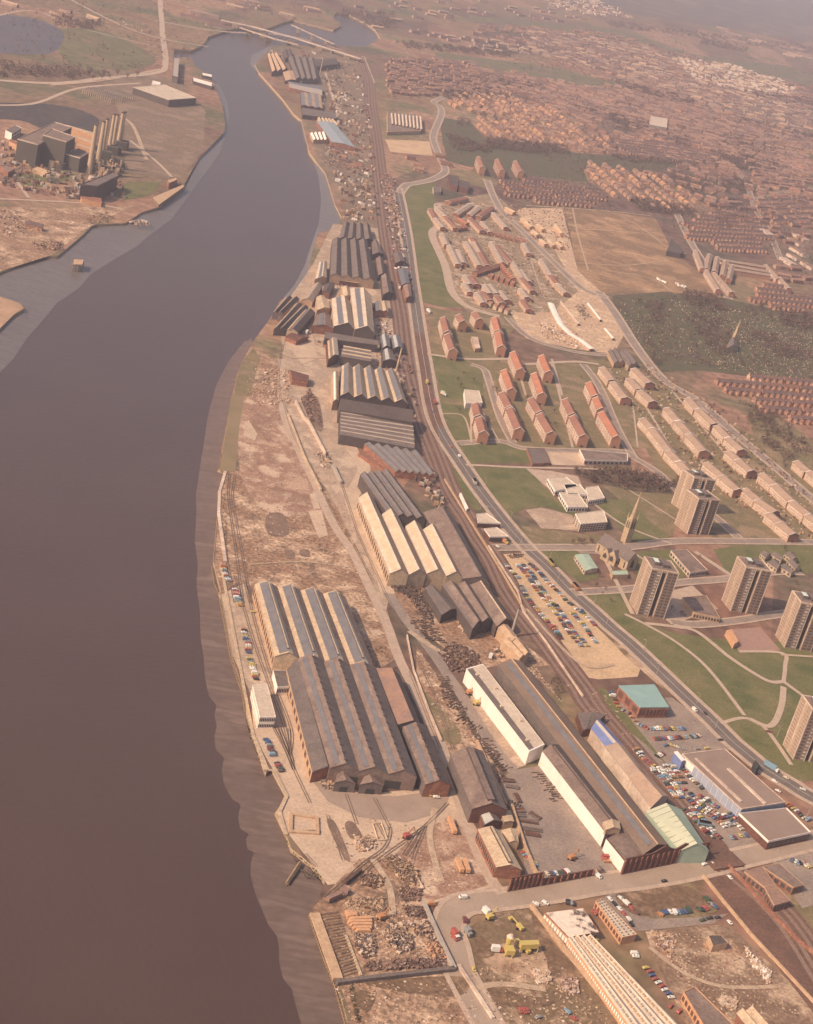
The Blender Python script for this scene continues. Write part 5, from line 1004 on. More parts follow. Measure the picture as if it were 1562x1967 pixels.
# ================================================================ vehicles
def car_mesh(kind, paint):
    L, Wd, H = dict(car=(4.2,1.7,1.35), estate=(4.4,1.75,1.45), van=(4.9,2.0,2.1))[kind]
    mb = MB(); z0 = .3; hb = z0 + (.55 if kind != 'van' else .75)
    prof = {'car': [(-.5,.72),(-.47,.92),(-.28,.97),(-.17,1.36),(.14,1.38),(.28,.95),(.48,.86),(.5,.6)], 'estate': [(-.5,.72),(-.48,1.0),(-.42,1.4),(.12,1.42),(.27,.96),(.48,.86),(.5,.6),(.5,.55)], 'van': [(-.5,.6),(-.5,2.0),(-.45,2.1),(.28,2.1),(.38,1.3),(.48,1.1),(.5,.8),(.5,.6)]}[kind]
    n = len(prof); vs = []
    for sgn in (-1, 1):
        for u, z in prof: vs.append(V((u*L, sgn*Wd/2*(.84 if z > 1.1 and kind != 'van' else 1), z)))
        vs.append(V((.5*L, sgn*Wd/2, z0))); vs.append(V((-.5*L, sgn*Wd/2, z0)))
    m_ = n + 2; fs = [tuple(range(m_)), tuple(range(2*m_-1, m_-1, -1))] + [(i, m_+i, m_+(i+1) % m_, (i+1) % m_) for i in range(m_)]
    mb.add(vs, fs, paint); body = mb.mesh('body')
    g = MB(); a, b = (-.22, .24) if kind == 'car' else ((-.42,.22) if kind == 'estate' else (.30,.37))
    if kind != 'van':
        for sgn in (-1, 1): y = sgn*Wd/2*.93; g.face([V((a*L, y, .99)), V((b*L, y, .99)), V((.13*L, y*.93, 1.3)), V(((-.17 if kind == 'car' else a*.95)*L, y*.93, 1.3))], glass)
        g.face([V((.275*L,-.7,.98)), V((.275*L,.7,.98)), V((.155*L,.6,1.37)), V((.155*L,-.6,1.37))], glass); 
        if kind == 'car': g.face([V((-.275*L,-.7,1.0)), V((-.275*L,.7,1.0)), V((-.18*L,.6,1.36)), V((-.18*L,-.6,1.36))], glass)
    else: g.face([V((.385*L,-.9,1.35)), V((.385*L,.9,1.35)), V((.295*L,.85,2.03)), V((.295*L,-.85,2.03))], glass)
    wh = MB()
    for sx in (-.32, .32):
        for sy in (-1, 1): wh.bar((sx*L, sy*Wd/2*.86, .31), (sx*L, sy*Wd/2*1.02, .31), .31, tyre, n=8)
    return body, g.mesh('windows'), wh.mesh('wheels')
CM = {}
PN = ['red','orange','yellow','white','cream','blue','sky','green','black','grey','brown','maroon']
PW = [13,7,7,17,7,9,8,7,6,7,6,6]
CWORD = dict(red='red', orange='orange', yellow='yellow', white='white', cream='cream', blue='dark blue', sky='pale blue', green='dark green', black='black', grey='grey', brown='brown', maroon='maroon')
allcars = []
def cars(s, n, where, perp=True, jit=.6, cols=None, kinds=None, double=0, z=.45):
    P = W(s); tot = [0]
    for a, b in zip(P, P[1:]): tot.append(tot[-1] + (b-a).length)
    cols = cols.split() if cols else None
    for i in range(n):
        d = tot[-1]*(i+.5)/n; j = next((k for k in range(len(P)-1) if tot[k+1] >= d), len(P)-2); t = (d - tot[j])/max(1e-6, tot[j+1]-tot[j]); p = P[j].lerp(P[j+1], t); ax_ = (P[j+1]-P[j]).normalized()
        for side in ((0,) if not double else (-1, 1)):
            if not cols and R.random() < .07: continue
            sv = V((-ax_.y, ax_.x, 0)); q_ = p + sv*(side*double + R.uniform(-jit, jit)) 
            an = math.atan2(ax_.y, ax_.x) + (math.pi/2 if perp else 0) + R.uniform(-.07,.07) + (math.pi if R.random() < .4 else 0)
            c = cols[i % len(cols)] if cols else R.choices(PN, PW)[0]; kd = kinds or ('van' if R.random() < .04 else ('estate' if R.random() < .3 else 'car'))
            allcars.append((q_, an, c, kd, where + ('' if not side else (', left side' if side > 0 else ', right side')), i, z))
cars("m 745,20 850,130", 9, 'row along the railway wall at the top of the sandy car park')
cars("m 855,180 930,300 1000,385 1060,455 1115,510 1165,585", 30, 'long row beside the railway in the sandy car park')
cars("m 850,20 935,110 1000,215 1060,290 1130,370 1190,450 1240,530 1340,640", 46, 'double centre row of the sandy car park', double=2.7)
cars("m 925,15 1000,80 1060,155 1130,215 1180,275 1245,330", 27, 'upper roadside row of the sandy car park')
cars("m 1265,350 1330,385 1420,480", 12, 'lower roadside row of the sandy car park')
cars("m 1240,385 1330,475 1390,565 1430,615", 15, 'broken row in the lower half of the sandy car park', double=0)
cars("q 225,160 290,230 370,290", 14, 'top row beside the pale shed, store car park')
cars("q 370,295 470,400 500,440 560,530", 16, 'left edge row of the store car park', double=2.7)
cars("q 610,600 700,680 740,740 850,840", 14, 'lower left row of the store car park', double=2.7)
cars("q 470,275 520,340 580,420", 10, 'second row, store car park, upper part', double=2.7)
cars("q 570,460 640,520 700,580 800,640 880,700 930,745", 18, 'second row, store car park, lower part', double=2.7)
cars("q 560,290 640,370 700,430 740,460", 10, 'row below the panelled side of the superstore')
cars("q 700,500 780,560 850,600", 9, 'middle row of the store car park')
cars("q 880,620 940,670 1000,710 1060,765", 8, 'row before the lower store', double=2.7)
cars("q 930,820 1080,810", 6, 'last row of the store car park by the grass', jit=1.5)
cars("q 380,215 440,190", 4, 'pair row at the store entrance', perp=True)
cars("n 240,1215 320,1255 600,1255", 17, 'bright row before the teal roofed block')
cars("n 355,1330 480,1325 700,1310 720,1280", 19, 'second bright row before the teal roofed block', cols=None)
cars("q 440,135 480,125 600,165 780,150", 9, 'scattered row above the superstore', perp=False)
cars("n 40,970 100,1090 190,1150 240,1210", 9, 'row on the left side of the teal roofed block')
cars("q 1365,560 1430,620 1490,670 1530,700", 8, 'row behind the lower store')
cars("q 1390,985 1440,1010 1500,1020 1550,1060", 12, 'row on the approach road right of the store')
cars("l 115,40 130,95 155,150", 11, 'upper riverside row beside the timber quay')
cars("l 200,205 215,270 235,335", 12, 'second riverside row beside the timber quay', cols='white maroon red white red grey white sky grey grey yellow orange')
cars("l 262,500 290,600 305,690", 14, 'third riverside row beside the timber quay')
cars("l 310,720 340,810 360,890", 12, 'fourth riverside row, just above the white office block')
cars("l 430,1330 470,1410 490,1460", 9, 'riverside row below the white office block', cols='blue blue blue grey brown maroon brown black sky')
cars("l 515,1510 540,1560 o 320,330", 5, 'end of the riverside row below the white office block', cols='black red maroon green brown')
cars("l 335,370 350,400", 2, 'small group beside the long tan shed')
cars("p 720,930 760,975 790,1005 810,1040", 7, 'row along the tan wall of the works yard', cols='red sky red orange grey yellow sky')
cars("p 890,1095 1080,1080", 9, 'row behind the lower brick yard wall')
cars("p 1330,960 1350,1010", 3, 'group by the corner block', cols='red red orange')
cars("t 95,325 150,370 200,415 255,465", 4, 'right hand row beside the spotted roof building', perp=False, cols='white white red brown')
cars("t 15,330 90,410 140,460 180,510 215,555", 6, 'row against the spotted roof building', cols='white black white red white black', perp=False)
cars("t 410,470 440,450 500,445 560,448 640,435", 9, 'row of cars in front of the grass plot', cols='orange blue blue white white sky blue blue green', perp=True)
cars("t 700,430 770,410", 4, 'short row at the corner of the grass plot', cols='green black red red')
cars("t 745,340 780,375 830,415", 4, 'row on the lane beside the grass plot', perp=False, cols='green green grey blue')
cars("t 700,510 785,495 870,480", 3, 'three spaced on the lane edge', perp=False, cols='green black black'); cars("t 930,515 945,530", 1, 'alone on the lane by the retaining wall', perp=False, cols='white')
cars("t 220,755 235,785", 3, 'top pair of the row beside the ridged factory', cols='white white white')
cars("t 300,850 350,915 410,980 460,1040 500,1100", 9, 'long row beside the ridged factory', cols='yellow red blue red white red white blue white')
cars("t 460,1130 580,1215", 2, 'lower end of the row beside the ridged factory', cols='red red')
cars("s 650,1450 740,1445", 3, 'three in the sandy clearing at the bottom', cols='red red red')
cars("s 830,1510 832,1512", 1, 'alone in the sandy clearing', cols='grey'); cars("s 1100,1455 1102,1457", 1, 'at the right of the sandy clearing', cols='sky', perp=False); cars("s 1150,1520 1155,1522", 1, 'at the edge of the sandy clearing', cols='red', perp=False)
cars("s 800,465 810,470", 1, 'left of two beside the stained roof', cols='white', kinds='estate', perp=False); cars("s 885,460 895,466", 1, 'right of two beside the stained roof', cols='white', kinds='estate', perp=False)
cars("s 1330,530 1370,560", 3, 'group beside the spotted roof building end', cols='red red red'); cars("s 1330,770 1360,810", 2, 'pair beside the ridged factory top', cols='red yellow')
cars("s 1085,450 1160,465", 4, 'row at the kerb above the stained roof', cols='black black grey black')
# moving traffic
for s_, c, w_, kd in (("j 395,455 400,465", 'white', 'on the main road opposite the walled court', 'van'), ("j 335,385 340,392", 'red', 'on the main road above the walled court', 'car'), ("j 190,120 192,125", 'blue', 'on the main road behind the red lorry', 'car'), ("j 610,840 615,850", 'grey', 'on the main road beside the garage', 'car'),
                     ("j 680,1135 690,1140", 'white', 'beside the near garage', 'car'), ("n 665,1110 675,1120", 'white', 'on the main road beside the park', 'van'), ("n 745,1135 755,1145", 'black', 'following the white van beside the park', 'car'), ("n 860,1340 870,1340", 'black', 'leaving the store approach', 'car'),
                     ("t 425,215 460,210", 'black', 'on the cross street', 'car'), ("p 1265,1100 1300,1130", 'white', 'at the yard gate on the cross street', 'van'), ("p 255,1275 280,1273", 'white', 'on the cross street near the log pile', 'van'), ("t 730,90 760,82", 'white', 'under the railway bridge', 'estate'), ("t 790,82 815,80", 'white', 'just emerging from the railway bridge', 'car'),
                     ("q 1250,390 1290,410", 'white', 'on the store slip road', 'estate'), ("q 1280,465 1310,480", 'white', 'second on the store slip road', 'car'), ("q 1465,455 1500,465", 'white', 'at the right of the roundabout', 'car'), ("q 1340,365 1370,380", 'cream', 'on the road beside the lorry', 'car'),
                     ("n 1210,1275 1240,1280", 'maroon', 'parked on the park path', 'car'), ("t 930,180 940,190", 'white', 'in the cutting', 'car'), ("o 1455,520 1500,520", 'white', 'before the orange brick gable', 'estate'), ("o 1410,505 1440,510", 'yellow', 'before the orange brick gable', 'car'), ("o 1520,490 1550,490", 'yellow', 'right of the white one before the orange gable', 'car'),
                     ("r 1270,475 1300,475", 'orange', 'at the corner by the grey wall', 'van'), ("r 1480,770 1510,800", 'red', 'beside the batching plant lane', 'van'), ("s 230,1060 240,1080", 'yellow', 'by the broken pale wall', 'car'), ("s 150,600 155,640", 'maroon', 'beside the small grey hut', 'van')):
    cars(s_, 1, w_, perp=False, cols=c, kinds=kd, jit=0)
allcars.sort(key=lambda c: (c[0] - V((0,0,HC))).length)
extra = MB(); used = set()
for k, (p, an, c, kd, wh_, i, z) in enumerate(allcars):
    if (kd, c) not in CM: CM[(kd, c)] = car_mesh(kd, MATS['paint_' + c])
    bd, gl, wl = CM[(kd, c)]
    if k < 300:
        o = link('parked_car', bd, None, (p.x, p.y, z)); o.rotation_euler = (0, 0, an); kw = {'car': 'saloon', 'estate': 'estate car', 'van': 'van'}[kd]
        tag(o, f'{CWORD[c]} {kw}, {nth(i)} place, {wh_}', 'van' if kd == 'van' else 'car', 'vehicles: ' + wh_.split(',')[0]); link('windows', gl, o); link('wheels', wl, o)
    else:
        rot = Matrix.Rotation(an, 4, 'Z'); 
        for me in (bd, gl):
            extra.add([rot @ v.co + V((p.x, p.y, z)) for v in me.vertices], [tuple(f.vertices) for f in me.polygons], me.materials[0])
if extra.v: single('distant_cars', extra, 'remaining small parked cars at the far ends of the car parks', 'cars', kind='stuff')
def lorry(s, paint, lb, L=8.5, cab='white', bus=False, nm='lorry', h=3.2):
    a, b = W(s); ax_ = (b-a).normalized(); an = math.atan2(ax_.y, ax_.x); p = a; rt = root(nm, up(p, .45), lb, nm.replace('_', ' '), rz=0)
    ca = lambda u, v, z: (p.x + u*math.cos(an) - v*math.sin(an), p.y + u*math.sin(an) + v*math.cos(an), z)
    mb = MB(); mb.box(ca(-.6 if not bus else 0, 0, 1.1), L - (2.4 if not bus else 0), 2.5, h, MATS.get(paint) or MATS['paint_' + paint], an); part('body', mb, rt)
    if not bus: mb = MB(); mb.box(ca(L/2 - .8, 0, .9), 1.9, 2.3, 2.0, MATS['paint_' + cab], an); part('cab', mb, rt); mb = MB(); mb.box(ca(L/2 + .12, 0, 1.9), .2, 2.1, .8, glass, an); part('windscreen', mb, rt)
    else:
        for z in (1.6, 3.5):
            mb = MB(); mb.box(ca(0, 0, z), L*.94, 2.56, .8, glass, an); part('window_band', mb, rt)
    for u in (-L*.3, L*.36):
        for v in (-1.05, 1.05): q_ = ca(u, v, .95); mb = MB(); mb.bar((q_[0]-.15*math.sin(an), q_[1]+.15*math.cos(an), .95), (q_[0]+.15*math.sin(an), q_[1]-.15*math.cos(an), .95), .5, tyre, n=10); part('wheel', mb, rt)
lorry("j 510,660 530,700", 'cream', 'cream and yellow double deck bus on the main road beside the field', 9.5, bus=True, nm='bus')
lorry("j 1085,1270 1120,1310", 'yellow', 'bright yellow double deck bus beside the green roofed hall', 9.5, bus=True, nm='bus')
lorry("j 1268,1450 1300,1485", 'orange', 'orange and cream double deck bus beside the park grass', 9.5, bus=True, nm='bus')
lorry("j 213,60 220,90", 'red', 'red lorry on the bend of the main road', 9, 'red')
lorry("f 1325,1395 1330,1420", 'yellow', 'yellow lorry beside the railway sidings', 8, 'yellow')
lorry("g 200,1480 240,1500", 'cream', 'cream trailer parked at the field edge', 8)
lorry("g 90,860 110,875", 'white', 'white lorry parked left of the short dark blocks', 9)
lorry("q 1240,300 1290,330", 'sky', 'bluish articulated lorry on the road beside the hoarding', 12)
lorry("s 60,760 90,800", 'red', 'red and white tipper beside the batching plant lane', 7)
lorry("s 440,900 500,905", 'white', 'white mixer lorry with a red cab loading at the batching plant', 7, 'red')
lorry("s 350,560 380,590", 'white', 'white lorry beside the yellow excavator', 7)
lorry("s 180,740 220,790", 'paint_grey', 'grey site cabin on wheels beside the verge', 6, 'grey')
lorry("m 630,720 645,680", 'white', 'white crane lorry beside the tan roofed bays', 6)
lorry("f 425,1020 440,1000", 'white', 'white trailer beside the angled sheds', 10)
lorry("q 740,735 790,745", 'sky', 'grey green bus parked low in the store car park', 9, bus=True, nm='bus')
lorry("j 740,1110 760,1120", 'orange', 'yellow tanker by the near garage', 6, 'yellow')
for s_, lb in (("r 820,600 800,640", 'orange excavator with long shadow in the middle of the timber yard'), ("o 1250,820 1270,840", 'red crawler crane on the yard track'), ("s 380,600 400,620", 'yellow excavator beside the white lorry'), ("m 470,990 480,1000", 'orange dumper at the foot of the white walled shed'), ("m 525,1070 530,1080", 'cream dumper at the foot of the white walled shed'), ("p 1080,980 1100,1000", 'orange skip truck in the open works yard')):
    p, b = W(s_); c_ = MATS['paint_orange'] if 'orange' in lb else (MATS['paint_red'] if 'red' in lb else MATS['paint_yellow']); rt = root('excavator', up(p, .3), lb, 'machine')
    mb = MB(); mb.box((p.x, p.y, 1.1), 4, 3, 2.2, c_, .7); part('cab', mb, rt); mb = MB(); mb.box((p.x, p.y-1.3, .3), 4.5, .7, .9, tyre, .0); mb.box((p.x, p.y+1.3, .3), 4.5, .7, .9, tyre, .0); part('tracks', mb, rt)
    mb = MB(); mb.bar((p.x, p.y, 2.8), (p.x+3, p.y+4, 6.5), .35, c_, n=4); mb.bar((p.x+3, p.y+4, 6.5), (p.x+4.5, p.y+7, 2), .3, c_, n=4); part('arm', mb, rt)
for k, (s_, lb) in enumerate((("p 170,670 210,780", 'rusty wagon standing alone left of the lane'), ("p 225,980 265,1070", 'left one of the two rusty wagons on the brown patch'), ("p 280,985 310,1075", 'right one of the two rusty wagons on the brown patch'), ("o 660,1285 760,1240", 'larger rusty wagon at the head of the scrap yard'), ("o 770,1200 820,1230", 'smaller rusty wagon at the head of the scrap yard'),
                              ("o 790,1150 910,1055", 'line of dark mineral wagons on the curved siding'))):
    a, b = W(s_, 2); ax_ = (b-a).normalized(); c = (a+b)/2; L = (b-a).length; an = math.atan2(ax_.y, ax_.x); rt = root('railway_wagon', up(c, .4), lb, 'wagon')
    mb = MB(); mb.box((c.x, c.y, 1.2), L, 2.6 if k != 5 else 2.2, 2.6 if k != 5 else 1.6, sawn if k in (0,1,2) else (pinkr if k < 5 else iron), an); part('body', mb, rt)
    mb = MB(); mb.box((c.x, c.y, .6), L*.95, 1.8, .58, tyre, an); part('underframe', mb, rt)
    for u in (-.35, .35):
        for v in (-.9, .9): q_ = V((c.x + u*L*math.cos(an) - v*math.sin(an), c.y + u*L*math.sin(an) + v*math.cos(an), .85)); mb = MB(); mb.bar(q_ - V((-math.sin(an), math.cos(an), 0))*.1, q_ + V((-math.sin(an), math.cos(an), 0))*.1, .48, iron, n=10); part('wheel', mb, rt)
# lamp posts
LPS = "j 240,355;j 410,460;j 590,690;j 557,850;j 780,940;j 820,1080;j 1075,1230;j 1135,1400;j 1405,1570;n 290,660;n 385,840;n 690,1060;n 825,1250;m 1145,125;m 1500,470;j 290,245;q 600,180;q 1450,470;q 1520,650;j 855,1120;k 965,160;k 1150,340;k 1045,240;k 1450,700;k 1300,560;n 700,480;n 1290,1310;q 1285,1000;s 1485,400;k 1060,1140".split(';')
lm = None
for k, s_ in enumerate(LPS):
    p = G(*px(s_)[0])
    if lm is None:
        lm = root('street_lamp', up(p, 0), 'x', 'street lamp'); mb = MB(); mb.bar(up(p, 0), up(p, 9), .2, steel, .12, 6); part('pole', mb, lm); mb = MB(); mb.bar(up(p, 9), up(p + V((-1.6, -.6, 0)), 9.6), .12, steel, n=5); part('arm', mb, lm); mb = MB(); mb.box((p.x-1.9, p.y-.7, 9.5), .9, .4, .25, paler, .35); part('lamp_head', mb, lm); o = lm
    else: o = copy(lm); o.location = up(p, 0)
    tag(o, f'tall pale street lamp, {nth(k)} counted down the main road and then round the estate', 'street lamp', 'street lamps')
# ================================================================ trees (bare, early spring)
def tree_meshes(seed, h=9.0, r=3.6):
    q = random.Random(seed); mb = MB(); mb.bar((0,0,-.2), (0,0,h*.4), .28, bark, .2, 6); tips = []
    for k in range(7):
        a = k*.9 + q.random(); t = V((math.cos(a)*r*q.uniform(.4,.8), math.sin(a)*r*q.uniform(.4,.8), h*q.uniform(.6,.9))); mb.bar((0,0,h*q.uniform(.25,.42)), t, .14, bark, .05, 4); tips.append(t)
    tr = mb.mesh('trunk'); c = MB()
    for k in range(230):
        th, ph = q.uniform(0, 6.283), math.acos(q.uniform(-1, 1)); rr = q.random() ** .5
        p = V((r*rr*math.sin(ph)*math.cos(th), r*rr*math.sin(ph)*math.sin(th), h*.66 + h*.34*rr*math.cos(ph))) * q.uniform(.85, 1.05)
        d1 = V((q.uniform(-1,1), q.uniform(-1,1), q.uniform(-.2,1))).normalized() * q.uniform(.3,.8); d2 = V((q.uniform(-1,1), q.uniform(-1,1), q.uniform(-1,1))).normalized() * .16
        c.add([p - d1, p + d2, p + d1, p - d2], [(0,1,2,3)], twig)
    return tr, c.mesh('crown')
TM = [tree_meshes(s) for s in range(5)]
def tree(p, s, lb, grp): 
    tr, cr = TM[R.randrange(5)]; o = link('bare_tree', None, None, p); o.scale = (s, s, s*R.uniform(.85,1.15)); o.rotation_euler = (0, 0, R.uniform(0, 6.28)); tag(o, lb, 'tree', grp); link('trunk', tr, o); link('crown', cr, o)
def inside(p, poly):
    c = False; n = len(poly); j = n - 1
    for i in range(n):
        a, b = poly[i], poly[j]
        if (a[1] > p[1]) != (b[1] > p[1]) and p[0] < (b[0]-a[0])*(p[1]-a[1])/(b[1]-a[1]) + a[0]: c = not c
        j = i
    return c
def scatter(poly, n):
    xs = [a for a, b in poly]; ys = [b for a, b in poly]; out = []; tries = 0
    while len(out) < n and tries < n*60:
        tries += 1; p = (R.uniform(min(xs), max(xs)), R.uniform(min(ys), max(ys)))
        if inside(p, poly): out.append(p)
    return out
for s_, n_, w_, sz in (("x 1100,908 1190,902 1300,930 1290,948 1220,945 1130,928", 70, 'in the little wood beside the school', 1.0), ("k 1060,110 1180,90 1290,250 1420,470 1340,530 1200,350 1080,230", 46, 'on the slope beside the road and cemetery end', 1.0), ("h 240,760 400,800 420,1000 300,1000 250,900", 16, 'in the left part of the cemetery', 1.0),
                       ("h 560,720 900,740 900,860 700,860 600,800", 40, 'along the top of the cemetery', 1.15), ("h 900,860 1150,820 1562,880 1562,960 1200,930", 40, 'along the upper right of the cemetery', 1.1), ("h 620,860 900,900 1000,1080 850,1180 700,1050", 24, 'round the cemetery chapel', 1.1), ("h 300,1050 450,1080 420,1280 350,1250", 14, 'along the lower left of the cemetery', 1.0),
                       ("h 860,1150 1562,1180 1562,1260 1000,1280", 26, 'along the bottom of the cemetery', 1.0), ("j 1180,1100 1430,1090 1430,1115 1190,1120", 9, 'in a line behind the church', .8), ("c 240,1080 300,1090 280,1130 240,1150", 5, 'beside the winding road', 1.3), ("a 500,560 1060,560 1060,600 520,610", 20, 'along the old railway on the far bank', 1.5)):
    pts_ = scatter(px(s_), int(n_*.72))
    for k, p in enumerate(sorted(pts_)): tree(G(*p), sz*R.uniform(.7,1.2), f'bare brown tree {w_}, one of many alike', f'bare trees {w_}')
# far woods as masses
def wood(s, n, rad, h, nm='woodland', lb='bare brown far wood seen as one mass'):
    mb = MB(); q = random.Random(n)
    for p in scatter(px(s), n):
        c = G(*p); 
        for k in range(26):
            th, ph = q.uniform(0, 6.283), math.acos(q.uniform(-.3, 1)); v = V((rad*math.sin(ph)*math.cos(th), rad*math.sin(ph)*math.sin(th), h*(.35 + .6*math.cos(ph)))) * q.uniform(.7, 1.1)
            d1 = V((q.uniform(-1,1), q.uniform(-1,1), q.uniform(-.5,1))) * rad*.3; d2 = V((q.uniform(-1,1), q.uniform(-1,1), q.uniform(-1,1))) * rad*.16
            mb.add([c + v - d1, c + v + d2, c + v + d1, c + v - d2], [(0,1,2,3)], twig)
    single(nm, mb, lb, 'wood', kind='stuff')
WD = ("x 1375,262 1430,265 1488,285 1490,298 1430,292 1390,280", 260, "x 1365,292 1440,300 1520,320 1500,335 1420,325", 260, "x 930,268 1080,282 1092,296 1000,294 940,284", 300, "x 860,262 940,280 950,295 880,290", 110, "x 1162,300 1380,312 1376,322 1200,312", 150,
      "x 1180,155 1330,190 1340,200 1300,200 1190,168", 240, "x 1380,225 1440,230 1562,262 1562,278 1430,248", 300, "x 1430,175 1562,190 1562,205 1470,195", 200, "x 1350,75 1440,92 1430,100 1340,85", 160, "x 1160,40 1560,90 1560,105 1350,75 1170,52", 420, "x 760,80 980,100 980,112 780,95", 240,
      "x 900,145 1060,168 1050,178 900,155", 180, "x 1090,185 1330,270 1320,285 1080,200", 300, "x 1180,236 1250,240 1250,256 1180,250", 60, "x 1380,340 1440,350 1440,372 1390,368", 110, "x 1200,380 1330,400 1330,418 1230,405", 150, "x 1370,395 1440,400 1430,440 1380,440", 130, "x 850,180 960,178 980,186 860,195", 110,
      "x 0,120 180,135 190,150 0,150", 110, "x 100,30 200,45 190,60 110,50", 70, "x 620,20 760,25 760,60 700,50", 150, "x 1500,600 1562,610 1562,640 1500,625", 60, "x 1290,330 1370,350 1340,372 1290,360", 90, "x 880,230 900,232 900,248 880,246", 10)
for k in range(0, len(WD), 2): wood(WD[k], WD[k+1], 6, 9, lb=f'bare brown far wood seen as one mass, {nth(k//2)} of the strips among the distant houses')
for k, s_ in enumerate(("o 330,780 470,900 640,1060 560,1300 600,1170 640,1120 500,1100 400,960", "l 270,1120 330,1300 420,1500 400,1520 320,1330", "i 100,740 130,740 150,1240 120,1240", "r 560,1180 640,1560 600,1560 530,1250", "m 1130,830 1200,950 1160,1050 1080,900", "x 700,1240 740,1240 870,1500 850,1500")):
    mb = MB(); q = random.Random(k)
    for p in scatter(px(s_), 160):
        c = G(*p); s0 = q.uniform(.4, 1.1); 
        if k == 0: c.z = -1.2
        for j in range(5):
            d1 = V((q.uniform(-1,1), q.uniform(-1,1), q.uniform(0,1)))*s0; d2 = V((q.uniform(-1,1), q.uniform(-1,1), q.uniform(0,1)))*s0*.5
            mb.add([c - d1*.3, c + d2, c + d1, c - d2 + V((0,0,.3))], [(0,1,2,3)], shrub)
    single('scrub', mb, ('olive scrub on the river slope below the tan yard', 'scrub along the river edge below the white office block', 'thin scrub beside the curving siding', 'rough scrub at the bottom quay', 'brown scrub beside the railway above the blue shed', 'weedy strip along the internal road')[k], 'scrub', kind='stuff')
def specks(s, n, lb):
    mb = MB(); q = random.Random(n)
    for p in scatter(px(s), n):
        c = G(*p); rad = q.uniform(1.8, 4)
        for k in range(7):
            v = V((q.uniform(-1,1)*rad, q.uniform(-1,1)*rad, q.uniform(1,7))); d1 = V((q.uniform(-1,1), q.uniform(-1,1), q.uniform(-.3,1)))*rad*.5; d2 = V((q.uniform(-1,1), q.uniform(-1,1), q.uniform(-1,1)))*rad*.3
            mb.add([c + v - d1, c + v + d2, c + v + d1, c + v - d2], [(0,1,2,3)], twig)
    single('garden_trees', mb, lb, 'trees', kind='stuff')
specks("x 740,110 1000,150 1350,180 1562,220 1562,380 1450,420 1130,345 1000,285 860,190 740,190", 3800, 'small bare garden trees among the distant houses')
specks("x 900,40 1200,60 1562,110 1562,220 1000,140", 1500, 'small bare trees among the farthest estates')
specks("x 1280,405 1562,385 1562,560 1480,490 1290,440", 500, 'small bare trees among the terraces beyond the brown field')
specks("x 950,340 1160,350 1180,410 960,385", 300, 'small bare trees in the brown band')
specks("x 0,0 700,0 700,60 500,60 300,140 0,130", 500, 'sparse bare bushes on the far left plain')
wood("h 560,720 900,740 900,860 700,850 600,790", 60, 5, 9, lb='dense bare trees along the top of the cemetery')
wood("h 620,900 860,880 1000,1060 860,1180 720,1080", 45, 5, 9, lb='dense bare trees round the cemetery chapel')
wood("h 1060,1000 1300,1060 1562,1190 1562,1240 1200,1160", 60, 5, 9, lb='dense bare trees in the lower right of the cemetery')
wood("h 300,760 420,800 420,960 330,900", 25, 5, 8, lb='dense bare trees in the left part of the cemetery')
wood("x 1420,770 1500,805 1560,870 1520,890 1450,840", 60, 5, 8, lb='brown wooded slope beside the road')
wood("x 1110,910 1190,905 1300,932 1280,945 1150,930", 60, 5, 8, lb='dense little wood beside the school')
specks("x 1185,580 1280,570 1400,590 1562,625 1562,735 1350,705 1240,690", 420, 'bare bushes and small trees scattered among the graves')
# cemetery stones and chapel
mb = MB()
for s_, n_ in (("x 1180,580 1250,575 1300,600 1340,640 1330,700 1230,690", 170), ("x 1280,575 1390,590 1562,620 1562,680 1420,650 1330,615", 620), ("x 1330,650 1560,660 1560,730 1380,710", 420)):
    for p in scatter(px(s_), n_): g_ = G(*p); mb.box(g_, R.uniform(.5,1.3), .5, R.uniform(.8,1.5), paler if R.random() < .6 else stone, R.uniform(-.3,.3))
single('gravestones', mb, 'hundreds of small pale gravestones in the cemetery grass', 'gravestones', kind='stuff')
S("h 930,1075 985,1060 1005,1120 915,1130", 1, 6, 11, 'stone cemetery chapel, left wing under the small spire', name='cemetery_chapel', cat='chapel', rl=slate, wall=stone)
p = G(*px("h 960,1090")[0]); rt = root('chapel_spire', p, 'small dark spire between the cemetery chapel wings', 'spire'); mb = MB(); mb.box(p, 5, 5, 14, stone, .6); part('tower', mb, rt); mb = MB(); mb.bar(up(p, 14), up(p, 36), 3, stone, .05, 4); part('spire', mb, rt)
S("x 1168,675 1185,670 1200,695 1180,698", 2, 6, 9, 'slate roofed schoolhouse at the estate road corner, left part', name='schoolhouse', cat='schoolhouse', rl=slate, wall=tanb)
S("x 1190,678 1205,672 1225,696 1208,704", 2, 6, 9, 'slate roofed schoolhouse at the estate road corner, right part', name='schoolhouse', cat='schoolhouse', rl=slate, wall=tanb)
flat("d 345,870 470,890 465,960 335,935", 12, 'large cream block standing out among the distant terraces', 'block', 'cream_block', wall=whiter, roof=whiter)
flat("h 500,310 590,400 570,420 465,400", 8, 'dark school building at the corner of the brown field', 'school', 'dark_school', wall=slated, roof=slated)
for s_, lb in (("c 250,1310 320,1330 310,1400 250,1380", 'left part'), ("c 320,1350 400,1370 390,1420 320,1400", 'right part')): flat(s_, 9, f'dark old school beside the roundabout, {lb}', 'school', 'old_school', wall=brickd, roof=slated)
flat("c 125,1400 180,1400 185,1440 130,1440", 5, 'small pale hall by the roundabout', 'hall', 'small_hall', wall=paler, roof=slate)
